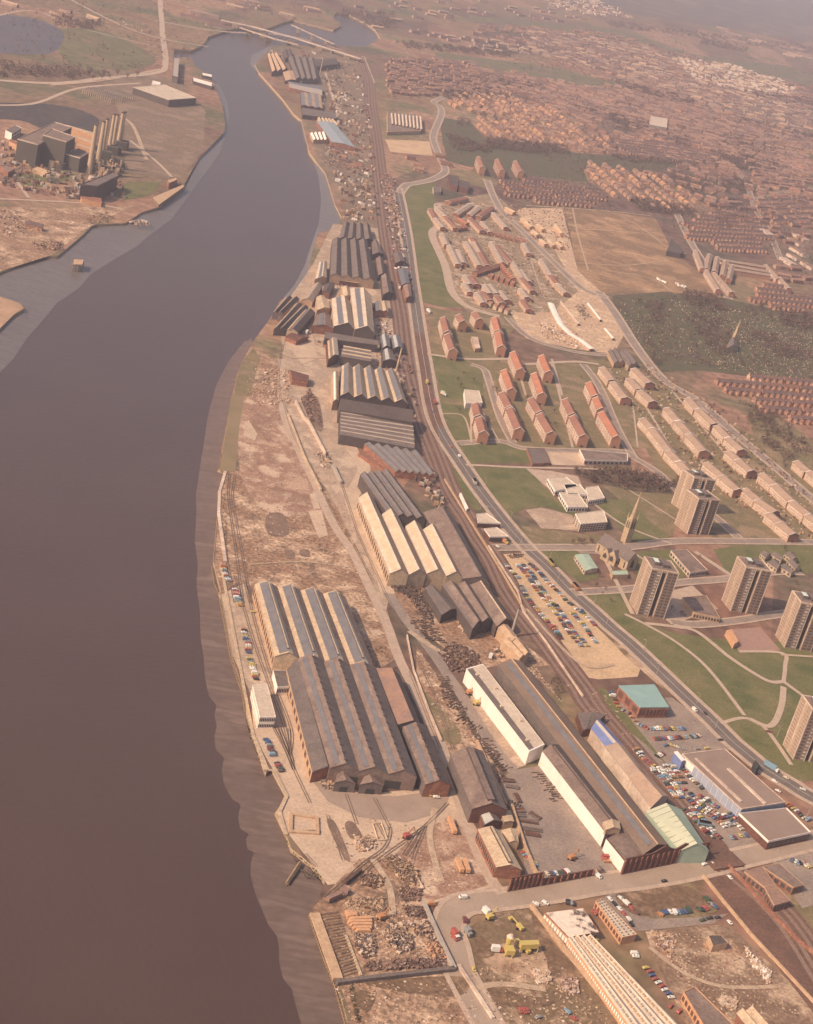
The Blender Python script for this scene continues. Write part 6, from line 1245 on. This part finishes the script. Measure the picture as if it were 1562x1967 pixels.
# ================================================================ distant housing
rows = []
def pixel(p):
    q_ = p - V((0, 0, HC)); k_ = FPX / q_.dot(dv); return (781 + k_*q_.dot(rv), 983.5 - k_*q_.dot(uv))
def street(p, ax_, L, wd, he, hr, kind, where, ij): rows.append((p, ax_, L, wd, he, hr, kind, where, ij))
def region(s, d, spacing, L, gap, wd, kind, where, dens=1.0, he=5.5, hr=8.3, jit=0.0):
    poly = px(s); cx = sum(a for a, b in poly)/len(poly); cy = sum(b for a, b in poly)/len(poly)
    g0 = G(cx, cy); ax_ = G(cx + d[0]*.5, cy + d[1]*.5) - G(cx - d[0]*.5, cy - d[1]*.5); ax_.z = 0; ax_.normalize(); nv = V((-ax_.y, ax_.x, 0))
    wp = [G(*p) for p in poly]; W2 = [(p.x, p.y) for p in wp]
    us = [(p - g0).dot(ax_) for p in wp]; vs = [(p - g0).dot(nv) for p in wp]
    v = min(vs) + spacing/2; j = 0
    while v < max(vs):
        u = min(us) + R.uniform(0, L); i = 0
        while u < max(us):
            LL = L*R.uniform(.8, 1.2); p = g0 + ax_*(u + LL/2) + nv*(v + (R.uniform(-jit, jit)))
            if inside((p.x, p.y), W2) and inside(((p + ax_*LL*.4).x, (p + ax_*LL*.4).y), W2) and inside(((p - ax_*LL*.4).x, (p - ax_*LL*.4).y), W2) and R.random() < dens:
                a2 = ax_.copy()
                if jit: a2.rotate(Matrix.Rotation(R.uniform(-.25,.25), 3, 'Z'))
                street(p, a2, LL, wd, he, hr, kind, where, (i, j)); i += 1
            u += LL + gap
        v += spacing; j += 1
region("x 1355,708 1562,738 1620,760 1620,840 1490,815 1400,775 1360,745", (10,.8), 27, 60, 2.5, 8, 'terrace', 'grid below the cemetery')
region("x 1410,545 1562,562 1562,615 1470,600 1405,575", (10,.9), 27, 62, 2.5, 8, 'terrace', 'dense band above the cemetery')
region("x 1290,420 1400,405 1480,430 1490,490 1420,484 1345,478 1310,450", (10,.6), 27, 60, 2.5, 8, 'terrace', 'dark grid beyond the brown field')
region("x 1440,385 1562,378 1562,440 1480,432", (10,-.5), 29, 50, 4, 8, 'terrace', 'reddish grid at the right edge')
region("x 1460,440 1562,455 1562,545 1500,500 1475,470", (10,6), 40, 40, 12, 14, 'pale', 'pale shopping area at the right edge', .7)
region("x 1480,808 1562,835 1562,880 1530,870 1500,845", (10,5), 28, 30, 6, 9, 'mix', 'cluster under the wooded slope', .8, jit=3)
region("x 950,345 1060,352 1160,368 1165,402 1090,398 1000,385 960,372", (10,.9), 27, 45, 4, 8, 'terrace', 'brown band above the building site')
region("x 1120,312 1180,318 1290,345 1350,380 1340,410 1260,405 1180,380 1130,345", (10,8.5), 34, 22, 7, 9, 'semi', 'orange roofed estate beyond the park', .9)
region("x 1380,375 1420,385 1450,440 1400,440 1380,400", (10,.5), 30, 40, 8, 8, 'mix', 'cluster beside the far winding road', .8)
region("x 1440,325 1562,345 1562,372 1460,365", (10,1.5), 32, 30, 6, 9, 'mix', 'red patch at the right edge', .9)
region("x 905,225 1000,225 1085,280 1078,286 1000,274 930,262", (10,8), 30, 22, 5, 9, 'semi', 'orange roofed streets above the dark park', .95)
region("x 860,183 960,180 1040,210 1080,265 1000,225 900,220 862,205", (10,6.5), 31, 22, 6, 9, 'semi', 'streets below the far crossroads', .9)
region("x 1010,205 1060,200 1130,260 1180,270 1175,292 1100,285", (10,8), 31, 22, 6, 9, 'semi', 'streets along the long diagonal avenue', .9)
region("x 738,118 800,112 900,122 960,150 975,172 900,176 800,188 745,180", (10,1.5), 26, 22, 5, 9, 'mix', 'brown estate beyond the railway', .9, jit=4)
region("x 960,140 1080,165 1180,172 1200,215 1120,240 1040,195 980,175", (10,2.5), 28, 26, 6, 9, 'mix', 'red roofed far estate', .85, jit=5)
region("x 1180,270 1290,278 1380,300 1382,312 1330,318 1200,302 1180,290", (10,1.2), 27, 60, 3, 8, 'terrace', 'comb of terraces above the far park')
region("x 1160,172 1300,195 1440,235 1562,268 1562,345 1440,320 1390,300 1290,272 1200,240", (10,2.4), 30, 26, 6, 9, 'mix', 'wide brown estate in the distance', .85, jit=6)
region("x 1000,60 1100,68 1240,90 1290,108 1300,150 1250,170 1130,130 1010,100", (10,2.3), 36, 26, 12, 10, 'far', 'pale far estate', .75, jit=8)
region("x 1300,150 1420,178 1562,205 1562,262 1440,232 1330,195 1250,172", (10,2.3), 34, 26, 9, 10, 'far', 'far speckled estate', .85, jit=8)
region("x 1290,112 1400,124 1500,155 1540,180 1500,185 1420,176 1330,155", (10,2.6), 34, 15, 9, 8, 'white', 'bright white roofed far estate', .8, jit=5)
region("x 1140,0 1205,20 1215,38 1140,32 1060,15 1040,0", (10,2.2), 46, 20, 14, 9, 'white', 'pale estate near the skyline', .6, jit=8)
region("x 800,60 1000,85 1160,115 1150,128 1000,108 860,85", (10,1.8), 40, 28, 14, 10, 'far', 'faint far estate', .7, jit=10)
region("x 620,30 740,20 860,40 860,70 740,60", (10,1.5), 90, 40, 40, 12, 'far', 'scattered far houses beyond the river loop', .5, jit=20)
region("x 400,0 520,0 640,25 560,40 430,15", (10,2), 55, 40, 20, 12, 'far', 'far houses beyond the bridges', .6, jit=12)
region("x 320,15 400,20 480,45 420,60 330,45", (10,2), 50, 60, 14, 14, 'far', 'works beyond the left bank road', .6, jit=8)
region("x 0,5 140,20 240,45 140,40 0,20", (10,3), 60, 30, 30, 10, 'far', 'scattered buildings on the far left skyline', .5, jit=14)
region("x 0,405 70,420 100,440 60,480 0,500", (10,2), 34, 22, 14, 9, 'mix', 'rusty huts on the left bank', .6, jit=6)
region("x 835,300 870,305 870,330 840,325", (10,2), 30, 20, 8, 9, 'mix', 'cluster beside the winding road', .8, jit=3)
region("x 1370,50 1562,100 1562,120 1400,80", (10,2.6), 90, 60, 60, 12, 'far', 'faint village near the skyline', .5, jit=20)
region("x 740,300 800,300 830,330 790,345 760,330", (10,2), 30, 18, 10, 9, 'mix', 'small houses beside the railway bend', .7, jit=4)
region("x 630,275 700,270 715,330 650,330 630,310", (10,2.5), 26, 16, 10, 8, 'mix', 'cluttered small yards on the right bank', .8, jit=4, he=3.5, hr=5)
region("x 730,330 765,345 775,420 745,420", (10,2.5), 22, 9, 8, 6, 'mix', 'scrap and sheds beside the railway', .7, jit=4, he=2.5, hr=3.5)
region("x 860,190 980,140 1080,100 1300,150 1562,215 1562,385 1440,385 1380,400 1130,345 1000,290", (10,2.6), 34, 20, 8, 9, 'mix', 'brown carpet of far houses', .5, jit=10)
region("x 900,45 1160,62 1290,98 1380,122 1470,150 1562,165 1562,215 1300,150 1080,100 900,80", (10,2.3), 44, 26, 12, 9, 'mix', 'farther brown carpet of houses', .5, jit=12)
region("x 1440,382 1562,376 1562,470 1500,470 1460,440", (10,1), 30, 22, 7, 9, 'mix', 'right edge carpet', .5, jit=5)
region("x 1460,480 1562,520 1562,560 1490,545", (10,1), 26, 26, 6, 9, 'mix', 'infill carpet by the shops', .5, jit=4)
region("x 1360,395 1445,400 1460,425 1380,420", (10,1), 26, 22, 6, 9, 'mix', 'infill carpet by the far road', .6, jit=4)
region("x 1165,305 1290,318 1290,345 1180,325", (10,1.5), 28, 24, 8, 9, 'mix', 'row edge carpet below the park', .5, jit=4)
region("x 600,0 900,0 1100,20 1150,50 900,45 700,20", (10,2), 70, 30, 30, 10, 'far', 'faintest carpet of far buildings', .35, jit=20)
WALLS = {'terrace': terrb, 'semi': M('semi_wall', (.46,.27,.17), (.36,.2,.13), .1, fine=.25), 'mix': terrb, 'far': M('far_wall', (.46,.32,.25), (.3,.2,.155), .05, fs=.4, fine=.25), 'white': paler, 'pale': paler}
ROOFS = {'terrace': [terrr, M('terrace_roof2', (.17,.105,.09), fine=.2)], 'semi': [semir, M('semi_roof2', (.46,.24,.13), (.38,.19,.11), .05, fine=.15), semir], 'mix': [terrr, semir, M('mix_roof', (.32,.19,.14), (.24,.14,.11), .03, fine=.2)],
         'far': [M('far_roof', (.34,.22,.17), (.26,.165,.13), .01, fine=.2), terrr, terrr, tanb], 'white': [whiter, semir, terrr, paler, tanb], 'pale': [M('pale_flat', (.5,.38,.31), (.42,.31,.25), .02, fine=.15), pinkr]}
EXC = [px(z) for z in ("x 845,225 905,235 935,270 1090,292 1250,305 1330,318 1250,330 1120,325 1130,350 1000,335 900,320 860,310 850,270", "x 840,100 930,112 1060,128 1200,165 1130,168 1000,142 900,124 830,115", "x 1205,58 1330,105 1400,113 1520,128 1562,145 1562,165 1470,150 1380,122 1290,98 1160,62 900,40 900,30",
      "x 1375,262 1430,265 1488,285 1490,298 1430,292 1390,280", "x 1365,292 1440,300 1520,320 1500,335 1420,325", "x 1470,262 1562,290 1562,310 1490,290", "d 330,860 480,880 480,960 320,950", "x 1290,112 1400,124 1500,155 1540,180 1500,185 1420,176 1330,155")]
def build_row(p, ax_, L, wd, he, hr, kind, wmb, rmb, cmb):
    sd = V((-ax_.y, ax_.x, 0)); a, b = p - ax_*L/2, p + ax_*L/2; h = wd/2; wm = WALLS[kind]; rm = ROOFS[kind][int(abs(p.x*7.3 + p.y*3.1)) % len(ROOFS[kind])]
    q = [a + sd*h, a - sd*h, b - sd*h, b + sd*h]
    if kind == 'pale': hr = he + .2
    wmb.add([up(x, 0) for x in q] + [up(x, he) for x in q] + [up(a, hr-.1), up(b, hr-.1)], [(0,1,5,4), (1,2,6,5), (2,3,7,6), (3,0,4,7), (4,5,8), (6,7,9)], wm)
    e = .3; A, B = a - ax_*e, b + ax_*e; rmb.add([up(A + sd*(h+e), he-.1), up(A, hr), up(B, hr), up(B + sd*(h+e), he-.1), up(A - sd*(h+e), he-.1), up(B - sd*(h+e), he-.1)], [(0,1,2,3), (1,4,5,2)], rm)
    if kind == 'terrace':                              # rear offshoots and chimneys, one per pair of houses
        bk = sd if sd.y < 0 else -sd
        n = max(2, int(L/9))
        for k in range(n):
            c = a.lerp(b, (k+.5)/n) + bk*(h + 3); w2 = 1.9
            P4 = [c - ax_*w2 - bk*3, c + ax_*w2 - bk*3, c + ax_*w2 + bk*3, c - ax_*w2 + bk*3]; wmb.add([up(x, 0) for x in P4] + [up(x, he-1.2) for x in P4] + [up(c + bk*3, he+.4)], [(0,1,5,4), (1,2,6,5), (2,3,7,6), (3,0,4,7), (7,6,8)], wm)
            rmb.add([up(P4[0], he-1.2), up(P4[3], he-1.2), up(c + bk*3, he+.5), up(c - bk*3, he+.5), up(P4[1], he-1.2), up(P4[2], he-1.2)], [(0,1,2,3), (3,2,5,4)], rm)
            cmb.box(up(a.lerp(b, (k+.02)/n), hr-.6), .8, 1.4, 1.8, wm, math.atan2(ax_.y, ax_.x))
    elif kind in ('semi', 'mix'): 
        for t in (.3, .7): cmb.box(up(a.lerp(b, t), hr-.6), .8, 1.0, 1.6, wm, math.atan2(ax_.y, ax_.x))
rows.sort(key=lambda r: (r[0] - V((0,0,HC))).length / (1.0 + r[2]/60))
rows = [r_ for r_ in rows if 'carpet' not in r_[7] or not any(inside(pixel(r_[0]), z) for z in EXC)]
FW, FR_, FC = MB(), MB(), MB(); KW = dict(terrace='slate roofed brick terrace', semi='orange roofed pair of houses', mix='brown house row', far='distant house row', white='white roofed house row', pale='pale flat topped block')
for k, r_ in enumerate(rows):
    p, ax_, L, wd, he, hr, kind, where, (i, j) = r_
    if k < 300:
        rt = root('terraced_houses', p, f'{KW[kind]}, {nth(i)} in {nth(j)} line, {where}', 'houses', 'houses: ' + where); a, b = MB(), MB(); build_row(p, ax_, L, wd, he, hr, kind, a, b, a); part('wall', a, rt); ro = part('roof', b, rt)
    else: build_row(p, ax_, L, wd, he, hr, kind, FW, FR_, FC)
FW2 = MB()
for m_ in (FW, FR_, FC):
    o_ = len(FW2.v); FW2.v += m_.v; mp = [FW2.mi(x) for x in m_.mats]; FW2.f += [tuple(i + o_ for i in f) for f in m_.f]; FW2.m += [mp[x] for x in m_.m]
single('distant_houses', FW2, 'the many hundreds of remaining distant house rows covering the far hillside', 'houses', kind='stuff')
print('rows', len(rows), 'cars', len(allcars))
# ================================================================ heaps, timber, litter on the works' ground
def heap(s, n, lb, mats, lo=.3, hi=1.25, h=2.0, nm='scrap_heap', cat='scrap heap', stick=.3, kind=None):
    poly = px(s); mb = MB(); g = [G(*p) for p in poly]; c = sum(g, V((0,0,0)))/len(g); rad = max((x - c).length for x in g)
    for p in scatter(poly, max(3, n//25)):          # dirt mounds the pieces lie on
        q_ = G(*p); r_ = min(3.2, rad*R.uniform(.1, .2)); mb.bar((q_.x, q_.y, -.2), (q_.x + R.uniform(-.3,.3)*r_, q_.y, h*R.uniform(.3,.7)), r_, R.choice(mats[:2]), r_*.25, 9)
    for p in scatter(poly, int(n*1.7)):
        q_ = G(*p); hh = h*max(0, 1 - ((q_ - c).length/rad))*R.uniform(.5, 1.1); m_ = R.choice(mats)
        if R.random() < stick:
            a = R.uniform(0, 3.14); l_ = R.uniform(1.2, 3.6); d_ = V((math.cos(a)*l_/2, math.sin(a)*l_/2, R.uniform(-.3,.3))); mb.bar(q_ - d_ + V((0,0,hh+.5)), q_ + d_ + V((0,0,hh+.5)), R.uniform(.1,.28), m_, n=5)
        else: sz = lo + (hi*1.6 - lo)*R.random()**2.5; mb.box((q_.x, q_.y, max(0, hh-.5)), sz*R.uniform(.8,1.8), sz*R.uniform(.4, 1), R.uniform(.5, 1.0) + .5, m_, R.uniform(0, 3))
    return single(nm, mb, lb, cat, kind=kind)
HM = [scrapm, iron, paler, tanb, slate]
for s_, n_, lb, mt, h_ in (("r 820,60 930,10 1110,120 1200,290 1060,290 960,200", 420, 'big pile of dark logs and castings inside the pale fence', [scrapm, tanb, iron, woodp], 3), ("r 620,220 720,170 860,230 800,320 640,290", 150, 'ribbed bundle of rails beside the rusty wagons', [tanb, iron, scrapm], 2),
       ("r 980,310 1190,330 1180,440 1000,430", 130, 'rusty sheet heap below the log pile', [iron, pinkr, scrapm], 1.5), ("r 490,420 700,420 840,400 850,540 700,520 520,470", 190, 'tangle of sticks across the top of the timber yard', [scrapm, tanb, woodp], 2), ("r 860,650 990,620 1080,760 1110,880 980,920 880,830", 260, 'central heap of pale and rusty scrap in the timber yard', HM, 3),
       ("r 1060,640 1230,620 1330,720 1310,800 1140,740", 150, 'heap of white and grey scrap beside the grey wall', HM, 2), ("r 1230,830 1380,820 1460,970 1300,980", 150, 'orange brown heap in the lower right of the timber yard', [pinkr, iron, sawn], 2), ("r 580,740 760,760 770,950 660,960 600,880", 190, 'mixed heap beside the drained dock', HM, 2),
       ("r 660,990 1400,960 1420,1040 680,1080", 230, 'long low line of scrap against the bottom wall', [iron, scrapm, pinkr], 1.2), ("r 1010,480 1220,500 1240,590 1060,570", 110, 'dark scrap beside the grey excavated patch', [iron, scrapm], 1.5),
       ("o 850,820 1000,810 1030,900 900,930", 110, 'pale rubble mound in the tan yard', [paler, tanb, scrapm], 1.5), ("m 240,680 350,600 540,690 560,760 440,830 340,820", 260, 'dark ring of scrap beside the asphalt road', [iron, scrapm], 2), ("o 600,380 720,380 720,460 620,450", 60, 'clutter at the left door of the great dark shed', HM, 1),
       ("i 1330,1390 1562,1400 1562,1500 1400,1480", 200, 'black castings heaped below the sunlit sheds', [iron, slated, scrapm], 2), ("m 0,220 110,200 200,330 200,470 60,330", 240, 'dark castings spread left of the detached shed', [iron, slated, scrapm], 1.5),
       ("m 360,390 460,400 470,500 420,530", 60, 'tan rubble behind the detached shed', [tanb, paler], 1.5), ("m 650,650 760,620 780,720 700,720", 60, 'clutter below the steel chimney', HM, 1.5), ("j 760,1200 880,1190 880,1210 780,1225", 30, 'brown pile at the head of the sandy car park', [iron, scrapm], 1),
       ("s 780,1080 930,1080 950,1180 830,1200", 120, 'pale rubble heap on the open waste ground', [paler, whiter, tanb], 1.5), ("s 1030,1150 1180,1150 1210,1300 1070,1290", 120, 'scattered bricks on the brown waste ground', [paler, pinkr], 1), ("t 860,1060 990,1100 980,1190 870,1140", 110, 'heap of broken masonry at the lower right', [paler, whiter, tanb], 1.5),
       ("t 1050,700 1250,900 1240,970 1180,930 1060,760", 120, 'curving line of white rubble on the waste ground', [white, paler, tanb], 1), ("t 340,570 520,620 500,820 380,680", 130, 'brick debris strip behind the ridged factory', [paler, tanb, pinkr], 1), ("g 900,920 1220,1000 1200,1130 960,1050", 240, 'building materials stacked across the building site', [paler, sand, brick, white], 1.5),
       ("g 1180,800 1250,800 1320,900 1250,920", 60, 'dark stacks in the middle of the building site', [slate, scrapm], 1), ("b 850,1100 1100,1130 1190,1200 1100,1260 900,1260 840,1180", 200, 'cluttered scrap quay upstream', HM, 3), ("b 960,1380 1190,1400 1180,1540 1100,1520", 120, 'scrap along the right bank above the black sheds', HM, 3),
       ("b 1320,1300 1400,1330 1420,1562 1330,1562", 200, 'long scrap yard between railway and road', HM, 3), ("f 1030,30 1110,30 1120,170 1050,150", 160, 'grey scrap beside the railway above the white dome', HM, 3), ("f 985,930 1040,940 1050,1020 990,1020", 50, 'white clutter between the striped shed and sidings', [white, paler, brick], 2),
       ("e 640,160 800,110 880,170 700,210", 120, 'broken timber quay on the left bank', [woodp, scrapm], 2), ("e 980,170 1120,180 1120,215 1010,205", 60, 'debris on the left mud bank', [woodp, paler], 2), ("e 0,90 150,110 200,260 60,300 0,250", 160, 'scrap scattered on the left bank edge', [pinkr, paler, iron], 3), ("e 230,330 480,330 470,400 280,390", 140, 'rusty heap on the left quay', [pinkr, iron, tanb], 3),
       ("f 100,1290 300,1290 320,1550 60,1550", 260, 'pink rubble in the cleared works beside the river', [paler, redsoil, tanb], .8), ("f 440,1420 520,1560 400,1560", 90, 'rusty rows beside the broad yard', [pinkr, iron], 1), ("i 690,10 800,10 860,250 760,200", 130, 'rows of rusty plate beside the broad yard', [pinkr, iron], 1.2),
       ("i 810,440 900,400 930,540 850,560", 60, 'tumbled masonry at the end of the ruined wall', [tanb, paler, iron], 2), ("o 540,230 620,230 620,300 560,300", 40, 'orange brick rubble beside the lean-to', [brick, tanb], 1.5),
       ("a 850,120 1120,200 1110,260 900,200", 60, 'far clutter on the left plain', [paler, tanb], 4), ("b 1000,880 1150,930 1160,980 1030,970", 90, 'crates beside the bluish grey store', [sawn, paler, iron], 2), ("b 980,720 1060,730 1050,780 990,780", 30, 'white oil tanks and crates inland of the far sheds', [white, paler], 4)):
    heap(s_, n_, lb, mt, h=h_)
for k, s_ in enumerate(("m 60,440 195,600", "m 110,380 270,615", "m 270,860 330,1010", "m 300,1000 440,1120", "m 380,1160 570,1270", "p 430,80 560,230", "p 500,230 620,320", "p 540,370 600,380", "p 820,330 1000,560", "m 330,1060 460,1130", "p 600,560 720,620", "m 560,1330 700,1500")):
    a, b = W(s_); n_ = max(6, int((b-a).length/2.4)); mb = MB(); ax_ = (b-a).normalized(); sd = V((-ax_.y, ax_.x, 0))
    for i in range(n_):
        p = a.lerp(b, i/n_)
        for j in range(3): q_ = p + sd*R.uniform(-4,4) + V((0,0,.5)); d_ = (sd + ax_*R.uniform(-.3,.3))*R.uniform(.8,2.2); mb.bar(q_ - d_, q_ + d_, R.uniform(.25,.6), R.choice([iron, slated, scrapm]), n=5)
    single('stacked_castings', mb, f'line of dark steel castings, {nth(k)} of those laid beside the yard roads from the top', 'castings')
for k, s_ in enumerate(("p 570,400 660,410", "p 590,440 690,460", "p 640,490 680,560", "p 660,630 740,630", "p 665,660 740,665", "p 700,700 830,720", "p 720,760 860,780", "p 740,800 850,820", "p 760,640 840,690", "p 575,730 650,735")):
    a, b = W(s_); mb = MB(); ax_ = (b-a).normalized(); sd = V((-ax_.y, ax_.x, 0))
    for j in range(4): mb.bar(a + sd*(j*1.0) + V((0,0,.9)), b + sd*(j*1.0 + R.uniform(-.4,.4)) + V((0,0,.9)), .55, R.choice([bloom, brickd, slate, iron]), n=8)
    single('steel_tubes', mb, f'bundle of long steel tubes in the works yard, {nth(k)} from the top', 'tubes', 'steel tube bundles in the works yard')
for k, s_ in enumerate(("r 505,520 530,590", "r 540,520 560,585", "r 570,530 595,580", "r 530,600 740,590", "r 520,625 745,620", "r 540,650 745,650", "r 560,680 740,680", "r 590,705 730,705")):
    a, b = W(s_, .8); mb = MB(); ax_ = (b-a).normalized(); sd = V((-ax_.y, ax_.x, 0)); an = math.atan2(ax_.y, ax_.x); c = (a+b)/2
    for j in range(3): mb.box((c.x, c.y, .02 + j*.62), (b-a).length - j*.6, 2.0, .6, sawn, an)
    single('timber_stack', mb, f'orange stack of sawn timber, {nth(k)} from the top of the timber yard', 'timber stack', 'orange timber stacks')
for s_, n_, w_ in (("h 395,612 440,635", 6, 'left'), ("h 530,648 605,678", 8, 'right')):
    a, b = W(s_)
    for k in range(n_):
        p = a.lerp(b, (k+.5)/n_) + V((R.uniform(-3,3), R.uniform(-6,6), 0)); rt = root('caravan', p, f'white caravan on the brown field, {nth(k)} of the {w_} group', 'caravan', 'caravans on the brown field'); an = R.uniform(0,3)
        mb = MB(); mb.box((p.x, p.y, .5), 6, 2.3, 2.1, white, an); part('body', mb, rt); mb = MB(); mb.box((p.x, p.y, 1.5), 6.06, 1.6, .6, glass, an); part('window_band', mb, rt)
# ribs of the drained dock
rt = root('dock_ribs', G(*px("r 400,900")[0]), 'ribbed sloping floor of the drained dock behind the quay wall', 'dock floor')
for k in range(22):
    t = k/21; a = G(*px("r 265,560")[0]).lerp(G(*px("r 460,1130")[0]), t); b = G(*px("r 430,540")[0]).lerp(G(*px("r 620,1080")[0]), t); mb = MB(); mb.bar(a + V((0,0,.2)), b + V((0,0,.5)), .55, woodp if k % 2 else scrapm, n=4); part('rib', mb, rt)
# litter of bricks and debris over the cleared ground
mb = MB()
for s_, n_ in (("r 470,420 1180,420 1480,1020 680,1060 520,720", 900), ("x 470,780 600,800 760,1230 690,1170 480,1120 440,950", 900), ("x 620,1600 700,1560 830,1600 930,1700 800,1720 690,1680", 350), ("x 640,1890 880,1880 940,1967 680,1967", 350), ("x 885,1870 1060,1830 1180,1967 960,1967", 500), ("x 1260,1790 1400,1800 1540,1950 1340,1960", 500), ("x 480,690 540,690 560,780 470,780", 200), ("x 990,400 1160,560 1150,660 1000,640", 350), ("x 800,1240 960,1460 900,1420 840,1390", 300), ("x 1085,1310 1160,1330 1230,1430 1180,1420", 150), ("m 860,760 960,770 1100,960 1180,1060 960,850", 250), ("x 700,330 770,430 790,600 760,560 720,420", 200)):
    for p in scatter(px(s_), n_): g_ = G(*p); mb.box(g_, R.uniform(.3,1.5), R.uniform(.3,1.5), R.uniform(.15,.5), R.choice([paler, scrapm, tanb, redsoil, rubble, stone]), R.uniform(0,3))
single('debris', mb, 'small bricks and debris littering the cleared ground', 'debris', kind='stuff')
# garden fences, sheds, bins and small works clutter between the bigger buildings
def clutter(s, n, lb, mats, hmax=2.2, lo=.6, hi=3.5, nm='garden_clutter'):
    mb = MB(); poly = px(s)
    for p in scatter(poly, n): g_ = G(*p); mb.box(g_, R.uniform(lo, hi), R.uniform(lo*.5, hi*.6), R.uniform(.5, hmax), R.choice(mats), R.uniform(-.4, .4) + (1.57 if R.random() < .5 else 0))
    single(nm, mb, lb, 'clutter', kind='stuff')
gm = [paler, tanb, brick, brickd, sand, scrapm, woodp]
clutter("g 110,60 400,20 620,60 900,420 1140,700 950,760 700,860 480,800 310,640 270,500 170,300", 800, 'garden fences, sheds and parked things between the new estate rows', gm)
clutter("x 1160,705 1250,700 1400,800 1562,960 1562,1040 1480,1010 1330,920 1200,780", 1100, 'garden fences and sheds between the pale terrace rows', gm)
clutter("g 600,60 1100,60 1180,150 1150,420 1000,400 820,260", 300, 'building materials on the upper building site', gm)
wm_ = [slate, slated, brickd, brick, tanb, paler, steel, bloom, iron]
clutter("x 520,610 600,570 650,540 700,560 740,600 790,700 800,800 790,900 720,870 660,840 640,760 640,680 560,640", 520, 'pipes, tanks and lean-tos between the crowded upper sheds', wm_, 5, 1.2, 5, 'works_clutter')
clutter("x 770,880 830,900 860,980 840,980 800,930", 120, 'small stores and tanks beside the railway works', wm_, 5, 1.5, 6, 'works_clutter')
clutter("x 640,120 700,115 712,250 730,420 660,430 655,370 625,300", 420, 'yards, huts and stacks on the right bank upstream', wm_ + [white], 5, 1.5, 8, 'works_clutter')
clutter("x 520,100 640,100 660,250 600,240 570,190", 160, 'small works clutter on the far right bank', wm_, 7, 2, 9, 'works_clutter')
clutter("x 725,330 770,400 795,560 770,570 745,450", 260, 'huts and vehicles strung along the railway', wm_ + [white], 3.5, 1.2, 5, 'works_clutter')
clutter("u 0,540 250,860 700,950 1100,1000 1500,950 1560,1300 900,1330 0,1150", 320, 'plant, pipes and huts around the power station', wm_, 5, 1.5, 8, 'works_clutter')
clutter("u 1150,880 1560,850 1562,1000 1250,1100", 120, 'pipework and coal handling plant behind the switch house', [slated, slate, tanb], 12, 2, 6, 'works_clutter')
for s_, n_, w_ in (("x 1230,700 1400,790 1550,940 1540,960 1390,830 1220,720", 40, 'along the road above the pale terraces'), ("x 880,690 1110,690 1200,860 860,850", 36, 'among the red roofed flats'), ("x 1120,1000 1560,1060 1562,1200 1150,1190", 36, 'around the tower blocks'), ("x 850,290 1120,330 1120,345 860,330", 26, 'along the far park')):
    for p in sorted(scatter(px(s_), int(n_*.7))): tree(G(*p), R.uniform(.35, .8), f'small bare tree {w_}, one of many alike', f'small bare trees {w_}')
# ================================================================ the air
hz = MB(); hz.box((0, 10300, -7), 31000, 24600, 575, M('tmp_', (1,1,1))); hm = bpy.data.materials.new('haze_air'); hm.use_nodes = True
t_ = hm.node_tree; t_.nodes.remove(t_.nodes['Principled BSDF']); pv = t_.nodes.new('ShaderNodeVolumePrincipled'); pv.inputs['Color'].default_value = (.79, .77, .89, 1); pv.inputs['Density'].default_value = 0.000085; pv.inputs['Anisotropy'].default_value = .2
t_.links.new(pv.outputs[0], t_.nodes['Material Output'].inputs['Volume']); hz.mats = [hm]; single('haze', hz, 'pale air haze over the whole valley', 'haze', kind='stuff')
dup = {}
for o in COL.objects:
    if o.parent is None and 'label' in o and 'group' not in o: dup.setdefault(o['label'], []).append(o.name)
for l_, n_ in dup.items():
    if len(n_) > 1: print('DUP', l_, n_)
for o in COL.objects:
    if 'label' in o and not 4 <= len(o['label'].split()) <= 16: print('LEN', o['label'])
